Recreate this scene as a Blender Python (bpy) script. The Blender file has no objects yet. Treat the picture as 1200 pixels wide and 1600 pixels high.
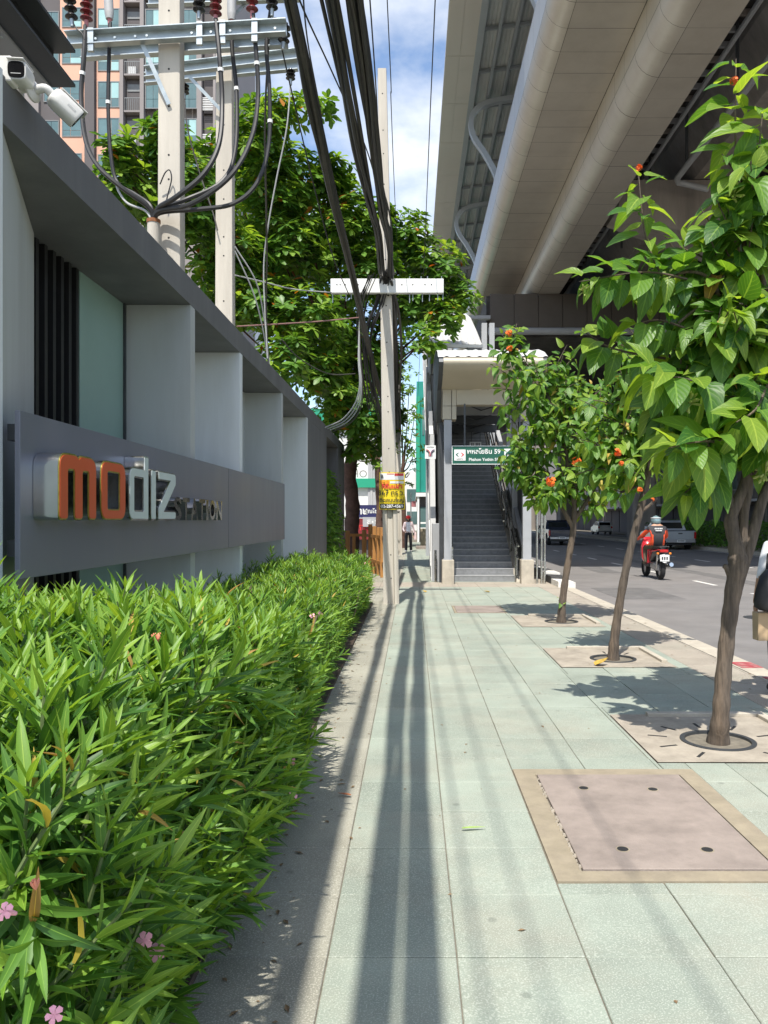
import bpy, bmesh, math, random
import numpy as np
from mathutils import Vector, Matrix

random.seed(7)
rng = np.random.default_rng(11)
scene = bpy.context.scene
col = scene.collection

# ------------------------------------------------------------------ camera
EYE = 1.65                 # camera height
F = 1230.0                 # focal length in pixels of the 1200x1600 photograph
VX, VY = 645.0, 812.0      # where the street vanishes
cam_d = bpy.data.cameras.new('camera')
cam = bpy.data.objects.new('camera', cam_d)
col.objects.link(cam)
cam.location = (0, 0, EYE)
cam.rotation_euler = (math.radians(90), 0, 0)
cam_d.sensor_fit = 'VERTICAL'
cam_d.sensor_height = 36.0
cam_d.lens = 36.0 * F / 1600.0
cam_d.shift_x = (600.0 - VX) / 1600.0
cam_d.shift_y = (VY - 800.0) / 1600.0
cam_d.clip_start = 0.05
cam_d.clip_end = 3000
scene.camera = cam

# ------------------------------------------------------------------ light
SUN = Vector((0.09, 0.55, -1.0)).normalized()      # direction the light travels
sun_d = bpy.data.lights.new('sun', 'SUN')
sun_d.energy = 3.7
sun_d.angle = math.radians(0.53)
sun_d.color = (1.0, 0.955, 0.88)
sun = bpy.data.objects.new('sun', sun_d)
sun.rotation_euler = SUN.to_track_quat('-Z', 'Y').to_euler()
sun.location = (-3, -10, 30)
col.objects.link(sun)

world = bpy.data.worlds.new('World')
scene.world = world
world.use_nodes = True
wn, wl = world.node_tree.nodes, world.node_tree.links
wn.clear()
w_out = wn.new('ShaderNodeOutputWorld')
w_bg = wn.new('ShaderNodeBackground')
w_bg.inputs['Strength'].default_value = 0.15
sky = wn.new('ShaderNodeTexSky')
sky.sky_type = 'NISHITA'
sky.sun_disc = False
sky.sun_elevation = math.asin(-SUN.z)
sky.sun_rotation = math.atan2(-SUN.x, -SUN.y)
sky.air_density = 1.0
sky.dust_density = 1.3
sky.ozone_density = 1.6
tc = wn.new('ShaderNodeTexCoord')
sep = wn.new('ShaderNodeSeparateXYZ')
wl.new(tc.outputs['Generated'], sep.inputs[0])
zz = wn.new('ShaderNodeMath'); zz.operation = 'MAXIMUM'; zz.inputs[1].default_value = 0.0
wl.new(sep.outputs['Z'], zz.inputs[0])
za = wn.new('ShaderNodeMath'); za.operation = 'ADD'; za.inputs[1].default_value = 0.22
wl.new(zz.outputs[0], za.inputs[0])
dv = wn.new('ShaderNodeVectorMath'); dv.operation = 'DIVIDE'
cmb = wn.new('ShaderNodeCombineXYZ')
for i in range(3): wl.new(za.outputs[0], cmb.inputs[i])
wl.new(tc.outputs['Generated'], dv.inputs[0]); wl.new(cmb.outputs[0], dv.inputs[1])
cn = wn.new('ShaderNodeTexNoise')
cn.inputs['Scale'].default_value = 2.3; cn.inputs['Detail'].default_value = 9; cn.inputs['Roughness'].default_value = 0.56
wl.new(dv.outputs[0], cn.inputs['Vector'])
cr = wn.new('ShaderNodeValToRGB')
cr.color_ramp.elements[0].position = 0.50; cr.color_ramp.elements[0].color = (0, 0, 0, 1)
cr.color_ramp.elements[1].position = 0.74; cr.color_ramp.elements[1].color = (1, 1, 1, 1)
wl.new(cn.outputs['Fac'], cr.inputs[0])
cm = wn.new('ShaderNodeMixRGB')
cm.inputs['Color2'].default_value = (5.0, 5.1, 5.2, 1)
wl.new(cr.outputs[0], cm.inputs['Fac']); wl.new(sky.outputs[0], cm.inputs['Color1'])
wl.new(cm.outputs[0], w_bg.inputs['Color']); wl.new(w_bg.outputs[0], w_out.inputs[0])

vs = scene.view_settings
vs.view_transform = 'Standard'; vs.look = 'None'; vs.exposure = 0.78; vs.gamma = 1.0; vs.use_curve_mapping = False
scene.cycles.max_bounces = 7
scene.cycles.diffuse_bounces = 4
scene.cycles.transparent_max_bounces = 12

# ------------------------------------------------------------------ helpers
def P(px, py, Y):
    """world point at distance Y that the photograph shows at pixel px, py"""
    return Vector(((px - VX) * Y / F, Y, EYE - (py - VY) * Y / F))

ORG = {}
def tag(o, label=None, cat=None, group=None, kind=None):
    if label: o['label'] = label
    if cat: o['category'] = cat
    if group: o['group'] = group
    if kind: o['kind'] = kind
    return o

def thing(name, label, cat, loc=(0, 0, 0), group=None):
    o = bpy.data.objects.new(name, None)
    o.empty_display_size = 0.2
    col.objects.link(o)
    o.location = loc
    ORG[o] = Vector(loc)
    return tag(o, label, cat, group)

def link(name, me, parent=None, loc=None):
    o = bpy.data.objects.new(name, me)
    col.objects.link(o)
    if parent is not None: o.parent = parent
    if loc is not None: o.location = loc
    return o

class MB:
    """collects shapes in world coordinates and links them as one mesh"""
    def __init__(s): s.v = []; s.f = []; s.m = []
    def add(s, vs_, fs_, mi=0):
        b = len(s.v)
        s.v += [tuple(p) for p in vs_]
        s.f += [tuple(b + i for i in f) for f in fs_]
        s.m += [mi] * len(fs_)
        return s
    def box(s, x0, x1, y0, y1, z0, z1, mi=0):
        vs_ = [(x0, y0, z0), (x1, y0, z0), (x1, y1, z0), (x0, y1, z0), (x0, y0, z1), (x1, y0, z1), (x1, y1, z1), (x0, y1, z1)]
        return s.add(vs_, [(3, 2, 1, 0), (4, 5, 6, 7), (0, 1, 5, 4), (1, 2, 6, 5), (2, 3, 7, 6), (3, 0, 4, 7)], mi)
    def tbox(s, c, h, b, t, z0, z1, mi=0):
        """tapered box: centre (x,y); b, t = half sizes at bottom and top"""
        vs_ = []
        for (hx, hy), z in ((b, z0), (t, z1)):
            vs_ += [(c[0] - hx, c[1] - hy, z), (c[0] + hx, c[1] - hy, z), (c[0] + hx, c[1] + hy, z), (c[0] - hx, c[1] + hy, z)]
        return s.add(vs_, [(3, 2, 1, 0), (4, 5, 6, 7), (0, 1, 5, 4), (1, 2, 6, 5), (2, 3, 7, 6), (3, 0, 4, 7)], mi)
    def bar(s, a, b, w, h, up=(0, 0, 1), mi=0):
        """rectangular bar from a to b"""
        a = Vector(a); b = Vector(b); d = (b - a).normalized(); up = Vector(up)
        if abs(d.dot(up)) > .98: up = Vector((0, 1, 0))
        x = d.cross(up).normalized(); z = x.cross(d)
        vs_ = []
        for p in (a, b):
            vs_ += [p - x * w / 2 - z * h / 2, p + x * w / 2 - z * h / 2, p + x * w / 2 + z * h / 2, p - x * w / 2 + z * h / 2]
        return s.add(vs_, [(3, 2, 1, 0), (4, 5, 6, 7), (0, 1, 5, 4), (1, 2, 6, 5), (2, 3, 7, 6), (3, 0, 4, 7)], mi)
    def tube(s, pts, r, n=8, cap=True, mi=0):
        pts = [Vector(p) for p in pts]
        rs = r if isinstance(r, (list, tuple)) else [r] * len(pts)
        t0 = (pts[1] - pts[0]).normalized()
        ref = Vector((0, 0, 1)) if abs(t0.z) < .9 else Vector((1, 0, 0))
        x = t0.cross(ref).normalized()
        vs_ = []; fs_ = []
        for i, p in enumerate(pts):
            if i == 0: t = t0
            elif i == len(pts) - 1: t = (pts[i] - pts[i - 1]).normalized()
            else: t = ((pts[i + 1] - pts[i]).normalized() + (pts[i] - pts[i - 1]).normalized()).normalized()
            x = (x - t * x.dot(t)).normalized(); y = t.cross(x)
            for k in range(n):
                a = 2 * math.pi * k / n
                vs_.append(p + (x * math.cos(a) + y * math.sin(a)) * rs[i])
        for i in range(len(pts) - 1):
            for k in range(n):
                fs_.append((i * n + k, i * n + (k + 1) % n, (i + 1) * n + (k + 1) % n, (i + 1) * n + k))
        if cap:
            fs_.append(tuple(reversed(range(n)))); fs_.append(tuple(range((len(pts) - 1) * n, len(pts) * n)))
        return s.add(vs_, fs_, mi)
    def lathe(s, base, axis, prof, n=16, mi=0):
        """prof: list of (distance along axis, radius)"""
        base = Vector(base); ax = Vector(axis).normalized()
        ref = Vector((0, 0, 1)) if abs(ax.z) < .9 else Vector((1, 0, 0))
        x = ax.cross(ref).normalized(); y = ax.cross(x)
        vs_ = []; fs_ = []
        for d, r in prof:
            for k in range(n):
                a = 2 * math.pi * k / n
                vs_.append(base + ax * d + (x * math.cos(a) + y * math.sin(a)) * max(r, 1e-4))
        for i in range(len(prof) - 1):
            for k in range(n):
                fs_.append((i * n + k, i * n + (k + 1) % n, (i + 1) * n + (k + 1) % n, (i + 1) * n + k))
        fs_.append(tuple(reversed(range(n)))); fs_.append(tuple(range((len(prof) - 1) * n, len(prof) * n)))
        return s.add(vs_, fs_, mi)
    def prism(s, poly, axis, a, b, mi=0):
        """extrude a 2-D polygon; axis 'x': poly is (y,z); 'y': (x,z); 'z': (x,y)"""
        n = len(poly)
        def mk(p, t):
            return {'x': (t, p[0], p[1]), 'y': (p[0], t, p[1]), 'z': (p[0], p[1], t)}[axis]
        vs_ = [mk(p, a) for p in poly] + [mk(p, b) for p in poly]
        fs_ = [tuple(range(n)), tuple(reversed(range(n, 2 * n)))] + [(i, i + n, (i + 1) % n + n, (i + 1) % n) for i in range(n)]
        return s.add(vs_, fs_, mi)
    def strip(s, poly, axis, a, b, mi=0):
        """extrude an open polyline"""
        n = len(poly)
        def mk(p, t):
            return {'x': (t, p[0], p[1]), 'y': (p[0], t, p[1]), 'z': (p[0], p[1], t)}[axis]
        vs_ = [mk(p, a) for p in poly] + [mk(p, b) for p in poly]
        return s.add(vs_, [(i, i + 1, i + 1 + n, i + n) for i in range(n - 1)], mi)
    def mesh(s, name, mats, off=(0, 0, 0), smooth=False):
        me = bpy.data.meshes.new(name)
        o = Vector(off)
        me.from_pydata([(p[0] - o[0], p[1] - o[1], p[2] - o[2]) for p in s.v], [], s.f)
        if not isinstance(mats, (list, tuple)): mats = [mats]
        for m_ in mats: me.materials.append(m_)
        if len(mats) > 1: me.polygons.foreach_set('material_index', s.m)
        bm = bmesh.new(); bm.from_mesh(me)
        bmesh.ops.recalc_face_normals(bm, faces=bm.faces)
        bm.to_mesh(me); bm.free()
        if smooth:
            me.polygons.foreach_set('use_smooth', [True] * len(me.polygons))
            try: me.set_sharp_from_angle(angle=math.radians(smooth if smooth is not True else 40))
            except Exception: pass
        me.update()
        return me
    def build(s, name, mats, parent=None, smooth=False, bevel=0, base=None):
        off = ORG[parent] if parent is not None else Vector(base if base is not None else (0, 0, 0))
        me = s.mesh(name, mats, off, smooth)
        o = link(name, me, parent)
        if parent is None: o.location = off
        ORG[o] = Vector(off)
        if bevel:
            b = o.modifiers.new('bevel', 'BEVEL'); b.width = bevel; b.segments = 2; b.limit_method = 'ANGLE'; b.angle_limit = math.radians(40)
        return o

def box(name, mats, parent, *a, bevel=0, smooth=False):
    return MB().box(*a).build(name, mats, parent, bevel=bevel, smooth=smooth)
def struct(name, mb, mats, smooth=False, bevel=0):
    return tag(mb.build(name, mats, None, smooth, bevel), kind='structure')

def copy_tree(o, loc, parent=None):
    c = o.copy(); col.objects.link(c)
    if parent is None: c.location = loc
    else: c.parent = parent
    ORG[c] = Vector(loc)
    for ch in list(o.children): copy_tree(ch, loc, c)
    return c

# ------------------------------------------------------------------ materials
def mat(name, c, rough=.7, metal=0.0, var=.12, scale=3.0, bump=0.0, bscale=60.0, c2=None, c2amt=.5, c2scale=1.2, spec=.5, rvar=0, streak=False, coat=0):
    m = bpy.data.materials.new(name); m.use_nodes = True
    n, l = m.node_tree.nodes, m.node_tree.links
    bs = n['Principled BSDF']
    bs.inputs['Roughness'].default_value = rough
    bs.inputs['Metallic'].default_value = metal
    bs.inputs['Specular IOR Level'].default_value = spec
    if coat: bs.inputs['Coat Weight'].default_value = coat
    g = n.new('ShaderNodeNewGeometry')
    vec = g.outputs['Position']
    if streak:
        mp = n.new('ShaderNodeMapping'); mp.inputs['Scale'].default_value = (1, 1, .12)
        l.new(vec, mp.inputs[0]); vec = mp.outputs[0]
    nz = n.new('ShaderNodeTexNoise'); nz.inputs['Scale'].default_value = scale; nz.inputs['Detail'].default_value = 6; nz.inputs['Roughness'].default_value = .65
    l.new(vec, nz.inputs['Vector'])
    mr = n.new('ShaderNodeMapRange'); mr.inputs[1].default_value = .3; mr.inputs[2].default_value = .7
    mr.inputs[3].default_value = 1 - var; mr.inputs[4].default_value = 1 + var
    l.new(nz.outputs['Fac'], mr.inputs[0])
    mx = n.new('ShaderNodeMixRGB'); mx.blend_type = 'MULTIPLY'; mx.inputs[0].default_value = 1
    src = None
    if c2 is not None:
        n2 = n.new('ShaderNodeTexNoise'); n2.inputs['Scale'].default_value = c2scale; n2.inputs['Detail'].default_value = 7; n2.inputs['Roughness'].default_value = .7
        l.new(vec, n2.inputs['Vector'])
        r2 = n.new('ShaderNodeMapRange'); r2.inputs[1].default_value = .45; r2.inputs[2].default_value = .68; r2.inputs[3].default_value = 0; r2.inputs[4].default_value = c2amt
        l.new(n2.outputs['Fac'], r2.inputs[0])
        m2 = n.new('ShaderNodeMixRGB'); m2.inputs[1].default_value = (*c, 1); m2.inputs[2].default_value = (*c2, 1)
        l.new(r2.outputs[0], m2.inputs[0]); l.new(m2.outputs[0], mx.inputs[1])
    else:
        mx.inputs[1].default_value = (*c, 1)
    l.new(mr.outputs[0], mx.inputs[2]); l.new(mx.outputs[0], bs.inputs['Base Color'])
    if rvar:
        rr = n.new('ShaderNodeMapRange'); rr.inputs[1].default_value = .3; rr.inputs[2].default_value = .7
        rr.inputs[3].default_value = max(.02, rough - rvar); rr.inputs[4].default_value = rough + rvar
        l.new(nz.outputs['Fac'], rr.inputs[0]); l.new(rr.outputs[0], bs.inputs['Roughness'])
    if bump:
        nb = n.new('ShaderNodeTexNoise'); nb.inputs['Scale'].default_value = bscale; nb.inputs['Detail'].default_value = 5
        l.new(vec, nb.inputs['Vector'])
        bp = n.new('ShaderNodeBump'); bp.inputs['Strength'].default_value = bump; bp.inputs['Distance'].default_value = .01
        l.new(nb.outputs['Fac'], bp.inputs['Height']); l.new(bp.outputs[0], bs.inputs['Normal'])
    return m

def leaf_mat(name, c_dark, c_light, trans, rough=.42, vein=0.0, nveins=7, spec=.45):
    m = bpy.data.materials.new(name); m.use_nodes = True
    n, l = m.node_tree.nodes, m.node_tree.links
    bs = n['Principled BSDF']; out = n['Material Output']
    bs.inputs['Roughness'].default_value = rough
    bs.inputs['Specular IOR Level'].default_value = spec
    at = n.new('ShaderNodeAttribute'); at.attribute_name = 'rnd'
    oi = n.new('ShaderNodeObjectInfo')
    ad = n.new('ShaderNodeMath'); ad.operation = 'ADD'
    l.new(at.outputs['Fac'], ad.inputs[0]); l.new(oi.outputs['Random'], ad.inputs[1])
    fr = n.new('ShaderNodeMath'); fr.operation = 'FRACT'; l.new(ad.outputs[0], fr.inputs[0])
    mx = n.new('ShaderNodeMixRGB'); mx.inputs[1].default_value = (*c_dark, 1); mx.inputs[2].default_value = (*c_light, 1)
    l.new(fr.outputs[0], mx.inputs[0])
    colr = mx.outputs[0]
    uv = n.new('ShaderNodeUVMap'); uv.uv_map = 'UVMap'
    sp = n.new('ShaderNodeSeparateXYZ'); l.new(uv.outputs[0], sp.inputs[0])
    ab = n.new('ShaderNodeMath'); ab.operation = 'SUBTRACT'; ab.inputs[1].default_value = .5; l.new(sp.outputs['X'], ab.inputs[0])
    a2 = n.new('ShaderNodeMath'); a2.operation = 'ABSOLUTE'; l.new(ab.outputs[0], a2.inputs[0])
    mid = n.new('ShaderNodeMath'); mid.operation = 'LESS_THAN'; mid.inputs[1].default_value = .035; l.new(a2.outputs[0], mid.inputs[0])
    mv = n.new('ShaderNodeMixRGB'); mv.inputs[2].default_value = (min(1, c_light[0] * 1.9), min(1, c_light[1] * 1.6), min(1, c_light[2] * 1.9), 1)
    mm = n.new('ShaderNodeMath'); mm.operation = 'MULTIPLY'; mm.inputs[1].default_value = .55; l.new(mid.outputs[0], mm.inputs[0])
    l.new(mm.outputs[0], mv.inputs[0]); l.new(colr, mv.inputs[1]); colr = mv.outputs[0]
    if vein:
        # side veins: stripes that sweep forward from the midrib
        k = n.new('ShaderNodeMath'); k.operation = 'MULTIPLY_ADD'; k.inputs[1].default_value = -.75
        l.new(a2.outputs[0], k.inputs[0]); l.new(sp.outputs['Y'], k.inputs[2])
        s = n.new('ShaderNodeMath'); s.operation = 'MULTIPLY'; s.inputs[1].default_value = 6.2832 * nveins; l.new(k.outputs[0], s.inputs[0])
        si = n.new('ShaderNodeMath'); si.operation = 'SINE'; l.new(s.outputs[0], si.inputs[0])
        bp = n.new('ShaderNodeBump'); bp.inputs['Strength'].default_value = vein; bp.inputs['Distance'].default_value = .004
        l.new(si.outputs[0], bp.inputs['Height']); l.new(bp.outputs[0], bs.inputs['Normal'])
        th = n.new('ShaderNodeMath'); th.operation = 'GREATER_THAN'; th.inputs[1].default_value = .93; l.new(si.outputs[0], th.inputs[0])
        t2 = n.new('ShaderNodeMath'); t2.operation = 'MULTIPLY'; t2.inputs[1].default_value = .3; l.new(th.outputs[0], t2.inputs[0])
        v2 = n.new('ShaderNodeMixRGB'); v2.inputs[2].default_value = mv.inputs[2].default_value
        l.new(t2.outputs[0], v2.inputs[0]); l.new(colr, v2.inputs[1]); colr = v2.outputs[0]
    l.new(colr, bs.inputs['Base Color'])
    tr = n.new('ShaderNodeBsdfTranslucent')
    tm = n.new('ShaderNodeMixRGB'); tm.blend_type = 'MULTIPLY'; tm.inputs[0].default_value = 1; tm.inputs[2].default_value = (1.5, 1.35, .5, 1)
    l.new(colr, tm.inputs[1]); l.new(tm.outputs[0], tr.inputs[0])
    ms = n.new('ShaderNodeMixShader'); ms.inputs[0].default_value = trans
    l.new(bs.outputs[0], ms.inputs[1]); l.new(tr.outputs[0], ms.inputs[2]); l.new(ms.outputs[0], out.inputs[0])
    return m

# ------------------------------------------------------------------ leaves
def leaf_tpl(L, W, prof, nseg=4, fold=.25, droop=.15, wave=0):
    """one leaf along +Y, face up +Z: a 3-wide strip folded on the midrib"""
    v = []; uv = []
    for i in range(nseg + 1):
        t = i / nseg
        w = prof(t) * W * .5
        y = L * t; z = -droop * L * t * t
        wz = wave * math.sin(t * 9) * w
        v += [(-w, y, z + fold * w + wz), (0, y, z), (w, y, z + fold * w - wz)]
        uv += [(0, t), (.5, t), (1, t)]
    f = []
    for i in range(nseg):
        a = 3 * i
        f += [(a, a + 1, a + 4, a + 3), (a + 1, a + 2, a + 5, a + 4)]
    return np.array(v), f, np.array(uv)

def p_lance(t): return max(.04, math.sin(math.pi * min(1, .06 + .94 * t) ** .85) ** .8) if t < 1 else 0.02
def p_heart(t): return (max(0, math.sin(math.pi * (t * .93 + .07) ** .62)) ** .8) if t < 1 else .02
def p_obov(t): return (.12 + .88 * math.sin(math.pi * min(1, t * .98) ** 1.7) ** .7) if t < 1 else .3

def frames(d, n):
    """rotation matrices whose y column is d and z column near n; arrays (N,3)"""
    d = d / np.linalg.norm(d, axis=1, keepdims=True)
    z = n - d * np.sum(n * d, axis=1, keepdims=True)
    z = z / (np.linalg.norm(z, axis=1, keepdims=True) + 1e-9)
    x = np.cross(d, z)
    return np.stack([x, d, z], axis=2)

def scatter_mesh(name, tpl, R, T, S, material, rnd):
    tv, tf, tuv = tpl
    N = len(T); nv = len(tv)
    V = np.einsum('nij,vj->nvi', R, tv) * S[:, None, None] + T[:, None, :]
    V = V.reshape(-1, 3)
    tfa = np.array(tf); nf = len(tfa)
    Fc = (tfa[None] + (np.arange(N) * nv)[:, None, None]).reshape(-1, 4)
    me = bpy.data.meshes.new(name)
    me.vertices.add(len(V)); me.vertices.foreach_set('co', V.astype(np.float32).ravel())
    me.loops.add(Fc.size); me.loops.foreach_set('vertex_index', Fc.ravel().astype(np.int32))
    me.polygons.add(len(Fc)); me.polygons.foreach_set('loop_start', (np.arange(len(Fc)) * 4).astype(np.int32))
    try: me.polygons.foreach_set('loop_total', np.full(len(Fc), 4, np.int32))
    except Exception: pass
    me.polygons.foreach_set('use_smooth', np.ones(len(Fc), bool))
    uvl = me.uv_layers.new(name='UVMap')
    tl = tuv[tfa.ravel()]
    uvl.data.foreach_set('uv', np.tile(tl, (N, 1)).astype(np.float32).ravel())
    a = me.attributes.new('rnd', 'FLOAT', 'POINT')
    a.data.foreach_set('value', np.repeat(rnd, nv).astype(np.float32))
    me.materials.append(material)
    me.update(calc_edges=True)
    return me

def place_leaves(tpl, R, T, S, material, parent, n_obj, stuff_name, leaf_name='leaf', rnd=None, key=None):
    """the n_obj nearest leaves become objects of their own, the rest one mesh"""
    N = len(T)
    if rnd is None: rnd = rng.random(N)
    if key is None: key = np.linalg.norm(T - np.array([0, 0, EYE]), axis=1) / S
    order = np.argsort(key)
    big, rest = order[:n_obj], order[n_obj:]
    off = np.array(ORG[parent])
    if n_obj:
        one = scatter_mesh(leaf_name, tpl, np.eye(3)[None], np.zeros((1, 3)), np.ones(1), material, np.zeros(1))
        for i in big:
            o = bpy.data.objects.new(leaf_name, one); col.objects.link(o); o.parent = parent
            M4 = Matrix([[*(R[i][0] * S[i]), T[i][0] - off[0]], [*(R[i][1] * S[i]), T[i][1] - off[1]], [*(R[i][2] * S[i]), T[i][2] - off[2]], [0, 0, 0, 1]])
            o.matrix_local = M4
    if len(rest):
        me = scatter_mesh(stuff_name, tpl, R[rest], T[rest] - off, S[rest], material, rnd[rest])
        o = link(stuff_name, me, parent); o['kind'] = 'stuff'; ORG[o] = Vector(off)
        return o

# ------------------------------------------------------------------ flat print: letters as thin real shapes
def text_mesh(body, size, extrude=.0015, bold=0.0, align='CENTER', sx=1.0):
    cu = bpy.data.curves.new('t', 'FONT'); cu.body = body; cu.size = size; cu.extrude = extrude; cu.offset = bold
    cu.align_x = align; cu.align_y = 'CENTER'; cu.resolution_u = 3
    o = bpy.data.objects.new('t', cu); col.objects.link(o)
    bpy.context.view_layer.update()
    dg = bpy.context.evaluated_depsgraph_get()
    me = bpy.data.meshes.new_from_object(o.evaluated_get(dg))
    bpy.data.objects.remove(o); bpy.data.curves.remove(cu)
    for v in me.vertices: v.co.x *= sx
    return me

def text_on(name, body, size, material, parent, loc, face='-Y', bold=0.0, extrude=.0015, sx=1.0, align='CENTER'):
    """lettering standing on a surface that faces -Y (towards the camera) or +X (towards the street)"""
    me = text_mesh(body, size, extrude, bold, align, sx)
    if face == '-Y': M3 = Matrix(((1, 0, 0), (0, 0, -1), (0, 1, 0)))
    else: M3 = Matrix(((0, 0, 1), (1, 0, 0), (0, 1, 0)))
    off = Vector(loc) - ORG[parent]
    for v in me.vertices: v.co = M3 @ v.co + off
    me.materials.clear(); me.materials.append(material); me.name = name
    o = link(name, me, parent); ORG[o] = ORG[parent]
    return o

def outline_mesh(outlines, depth, offset=0.0, bevel=0.0):
    """filled outlines (holes allowed) in the XY plane, extruded +-depth/2 on Z"""
    cu = bpy.data.curves.new('o', 'CURVE'); cu.dimensions = '2D'; cu.fill_mode = 'BOTH'; cu.extrude = depth / 2; cu.offset = offset
    cu.bevel_depth = bevel; cu.bevel_resolution = 1
    for pts in outlines:
        sp = cu.splines.new('POLY'); sp.points.add(len(pts) - 1); sp.use_cyclic_u = True
        for p, q in zip(sp.points, pts): p.co = (q[0], q[1], 0, 1)
    o = bpy.data.objects.new('o', cu); col.objects.link(o)
    bpy.context.view_layer.update()
    dg = bpy.context.evaluated_depsgraph_get()
    me = bpy.data.meshes.new_from_object(o.evaluated_get(dg))
    bpy.data.objects.remove(o); bpy.data.curves.remove(cu)
    return me

def rounded(pts, r, n=5):
    """round the corners of a polygon; r = one radius or a list"""
    out = []; N = len(pts)
    for i in range(N):
        p0 = Vector(pts[i - 1]); p = Vector(pts[i]); p1 = Vector(pts[(i + 1) % N])
        ri = r[i] if isinstance(r, (list, tuple)) else r
        a = (p0 - p); b = (p1 - p)
        ri = min(ri, a.length * .49, b.length * .49)
        if ri < 1e-5: out.append(tuple(p)); continue
        A = p + a.normalized() * ri; B = p + b.normalized() * ri
        for k in range(n + 1):
            t = k / n
            q = A * (1 - t) ** 2 + p * 2 * t * (1 - t) + B * t * t
            out.append((q.x, q.y))
    return out

def sag(a, b, dip, n=14):
    a = Vector(a); b = Vector(b)
    return [a.lerp(b, t) - Vector((0, 0, 4 * dip * t * (1 - t))) for t in [i / n for i in range(n + 1)]]
def spline(pts, n=6):
    """Catmull-Rom through points"""
    pts = [Vector(p) for p in pts]; q = [pts[0] * 2 - pts[1]] + pts + [pts[-1] * 2 - pts[-2]]
    out = []
    for i in range(1, len(q) - 2):
        for k in range(n):
            t = k / n
            out.append(.5 * ((2 * q[i]) + (-q[i - 1] + q[i + 1]) * t + (2 * q[i - 1] - 5 * q[i] + 4 * q[i + 1] - q[i + 2]) * t * t + (-q[i - 1] + 3 * q[i] - 3 * q[i + 1] + q[i + 2]) * t ** 3))
    out.append(pts[-1]); return out
# ------------------------------------------------------------------ material library
def terrazzo(name, c, speck, sscale=150, amt=.75, stain=(.315, .30, .235), stain_amt=.7):
    m = mat(name, c, .78, var=.17, scale=1.6, c2=stain, c2amt=stain_amt, c2scale=.9, bump=.12, bscale=220)
    n, l = m.node_tree.nodes, m.node_tree.links
    bs = n['Principled BSDF']
    prev = bs.inputs['Base Color'].links[0].from_socket
    oi = n.new('ShaderNodeObjectInfo')
    mr = n.new('ShaderNodeMapRange'); mr.inputs[3].default_value = .90; mr.inputs[4].default_value = 1.08
    l.new(oi.outputs['Random'], mr.inputs[0])
    mo = n.new('ShaderNodeMixRGB'); mo.blend_type = 'MULTIPLY'; mo.inputs[0].default_value = 1
    l.new(prev, mo.inputs[1]); l.new(mr.outputs[0], mo.inputs[2])
    g = n.new('ShaderNodeNewGeometry')
    vo = n.new('ShaderNodeTexNoise'); vo.inputs['Scale'].default_value = sscale; vo.inputs['Detail'].default_value = 2
    l.new(g.outputs['Position'], vo.inputs['Vector'])
    rp = n.new('ShaderNodeMapRange'); rp.inputs[1].default_value = .52; rp.inputs[2].default_value = .64; rp.inputs[3].default_value = 0; rp.inputs[4].default_value = amt
    l.new(vo.outputs['Fac'], rp.inputs[0])
    ms = n.new('ShaderNodeMixRGB'); ms.inputs[2].default_value = (*speck, 1)
    l.new(rp.outputs[0], ms.inputs[0]); l.new(mo.outputs[0], ms.inputs[1])
    # sparse dark grit
    v2 = n.new('ShaderNodeTexNoise'); v2.inputs['Scale'].default_value = 95; v2.inputs['Detail'].default_value = 3
    l.new(g.outputs['Position'], v2.inputs['Vector'])
    r2 = n.new('ShaderNodeMapRange'); r2.inputs[1].default_value = .60; r2.inputs[2].default_value = .72; r2.inputs[3].default_value = 0; r2.inputs[4].default_value = .35
    l.new(v2.outputs['Fac'], r2.inputs[0])
    m3 = n.new('ShaderNodeMixRGB'); m3.inputs[2].default_value = (c[0] * .45, c[1] * .45, c[2] * .45, 1)
    l.new(r2.outputs[0], m3.inputs[0]); l.new(ms.outputs[0], m3.inputs[1])
    # trodden-in spots and old drips
    vg = n.new('ShaderNodeTexVoronoi'); vg.inputs['Scale'].default_value = 3.4; l.new(g.outputs['Position'], vg.inputs['Vector'])
    lt = n.new('ShaderNodeMapRange'); lt.inputs[1].default_value = .045; lt.inputs[2].default_value = .09; lt.inputs[3].default_value = .4; lt.inputs[4].default_value = 0
    l.new(vg.outputs['Distance'], lt.inputs[0])
    m4 = n.new('ShaderNodeMixRGB'); m4.inputs[2].default_value = (c[0] * .38, c[1] * .38, c[2] * .38, 1)
    l.new(lt.outputs[0], m4.inputs[0]); l.new(m3.outputs[0], m4.inputs[1])
    l.new(m4.outputs[0], bs.inputs['Base Color'])
    return m

m_tile = terrazzo('green_terrazzo_tile', (.265, .300, .245), (.47, .495, .42), amt=.6)
m_tile_b = terrazzo('beige_terrazzo_tile', (.29, .28, .225), (.48, .46, .38), stain=(.22, .205, .16))
m_tile_p = terrazzo('pinkish_terrazzo_tile', (.30, .26, .21), (.52, .47, .39))
m_joint = mat('joint_mortar', (.17, .15, .115), .95, var=.3, scale=12)
m_pink = mat('pink_cement', (.285, .235, .20), .9, var=.14, scale=5, bump=.35, bscale=120, c2=(.20, .165, .14), c2amt=.85, c2scale=2.2)
m_sand = mat('sandy_cement', (.29, .245, .17), .92, var=.16, scale=7, bump=.3, bscale=90, c2=(.24, .20, .15), c2amt=.5, c2scale=5)
m_pit = mat('pit_cement', (.36, .315, .25), .92, var=.14, scale=6, bump=.3, bscale=90, c2=(.22, .19, .15), c2amt=.8, c2scale=2.4)
m_asph = mat('asphalt', (.19, .178, .168), .88, var=.13, scale=1.2, bump=.4, bscale=160, c2=(.15, .145, .14), c2amt=.6, c2scale=.35)
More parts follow.
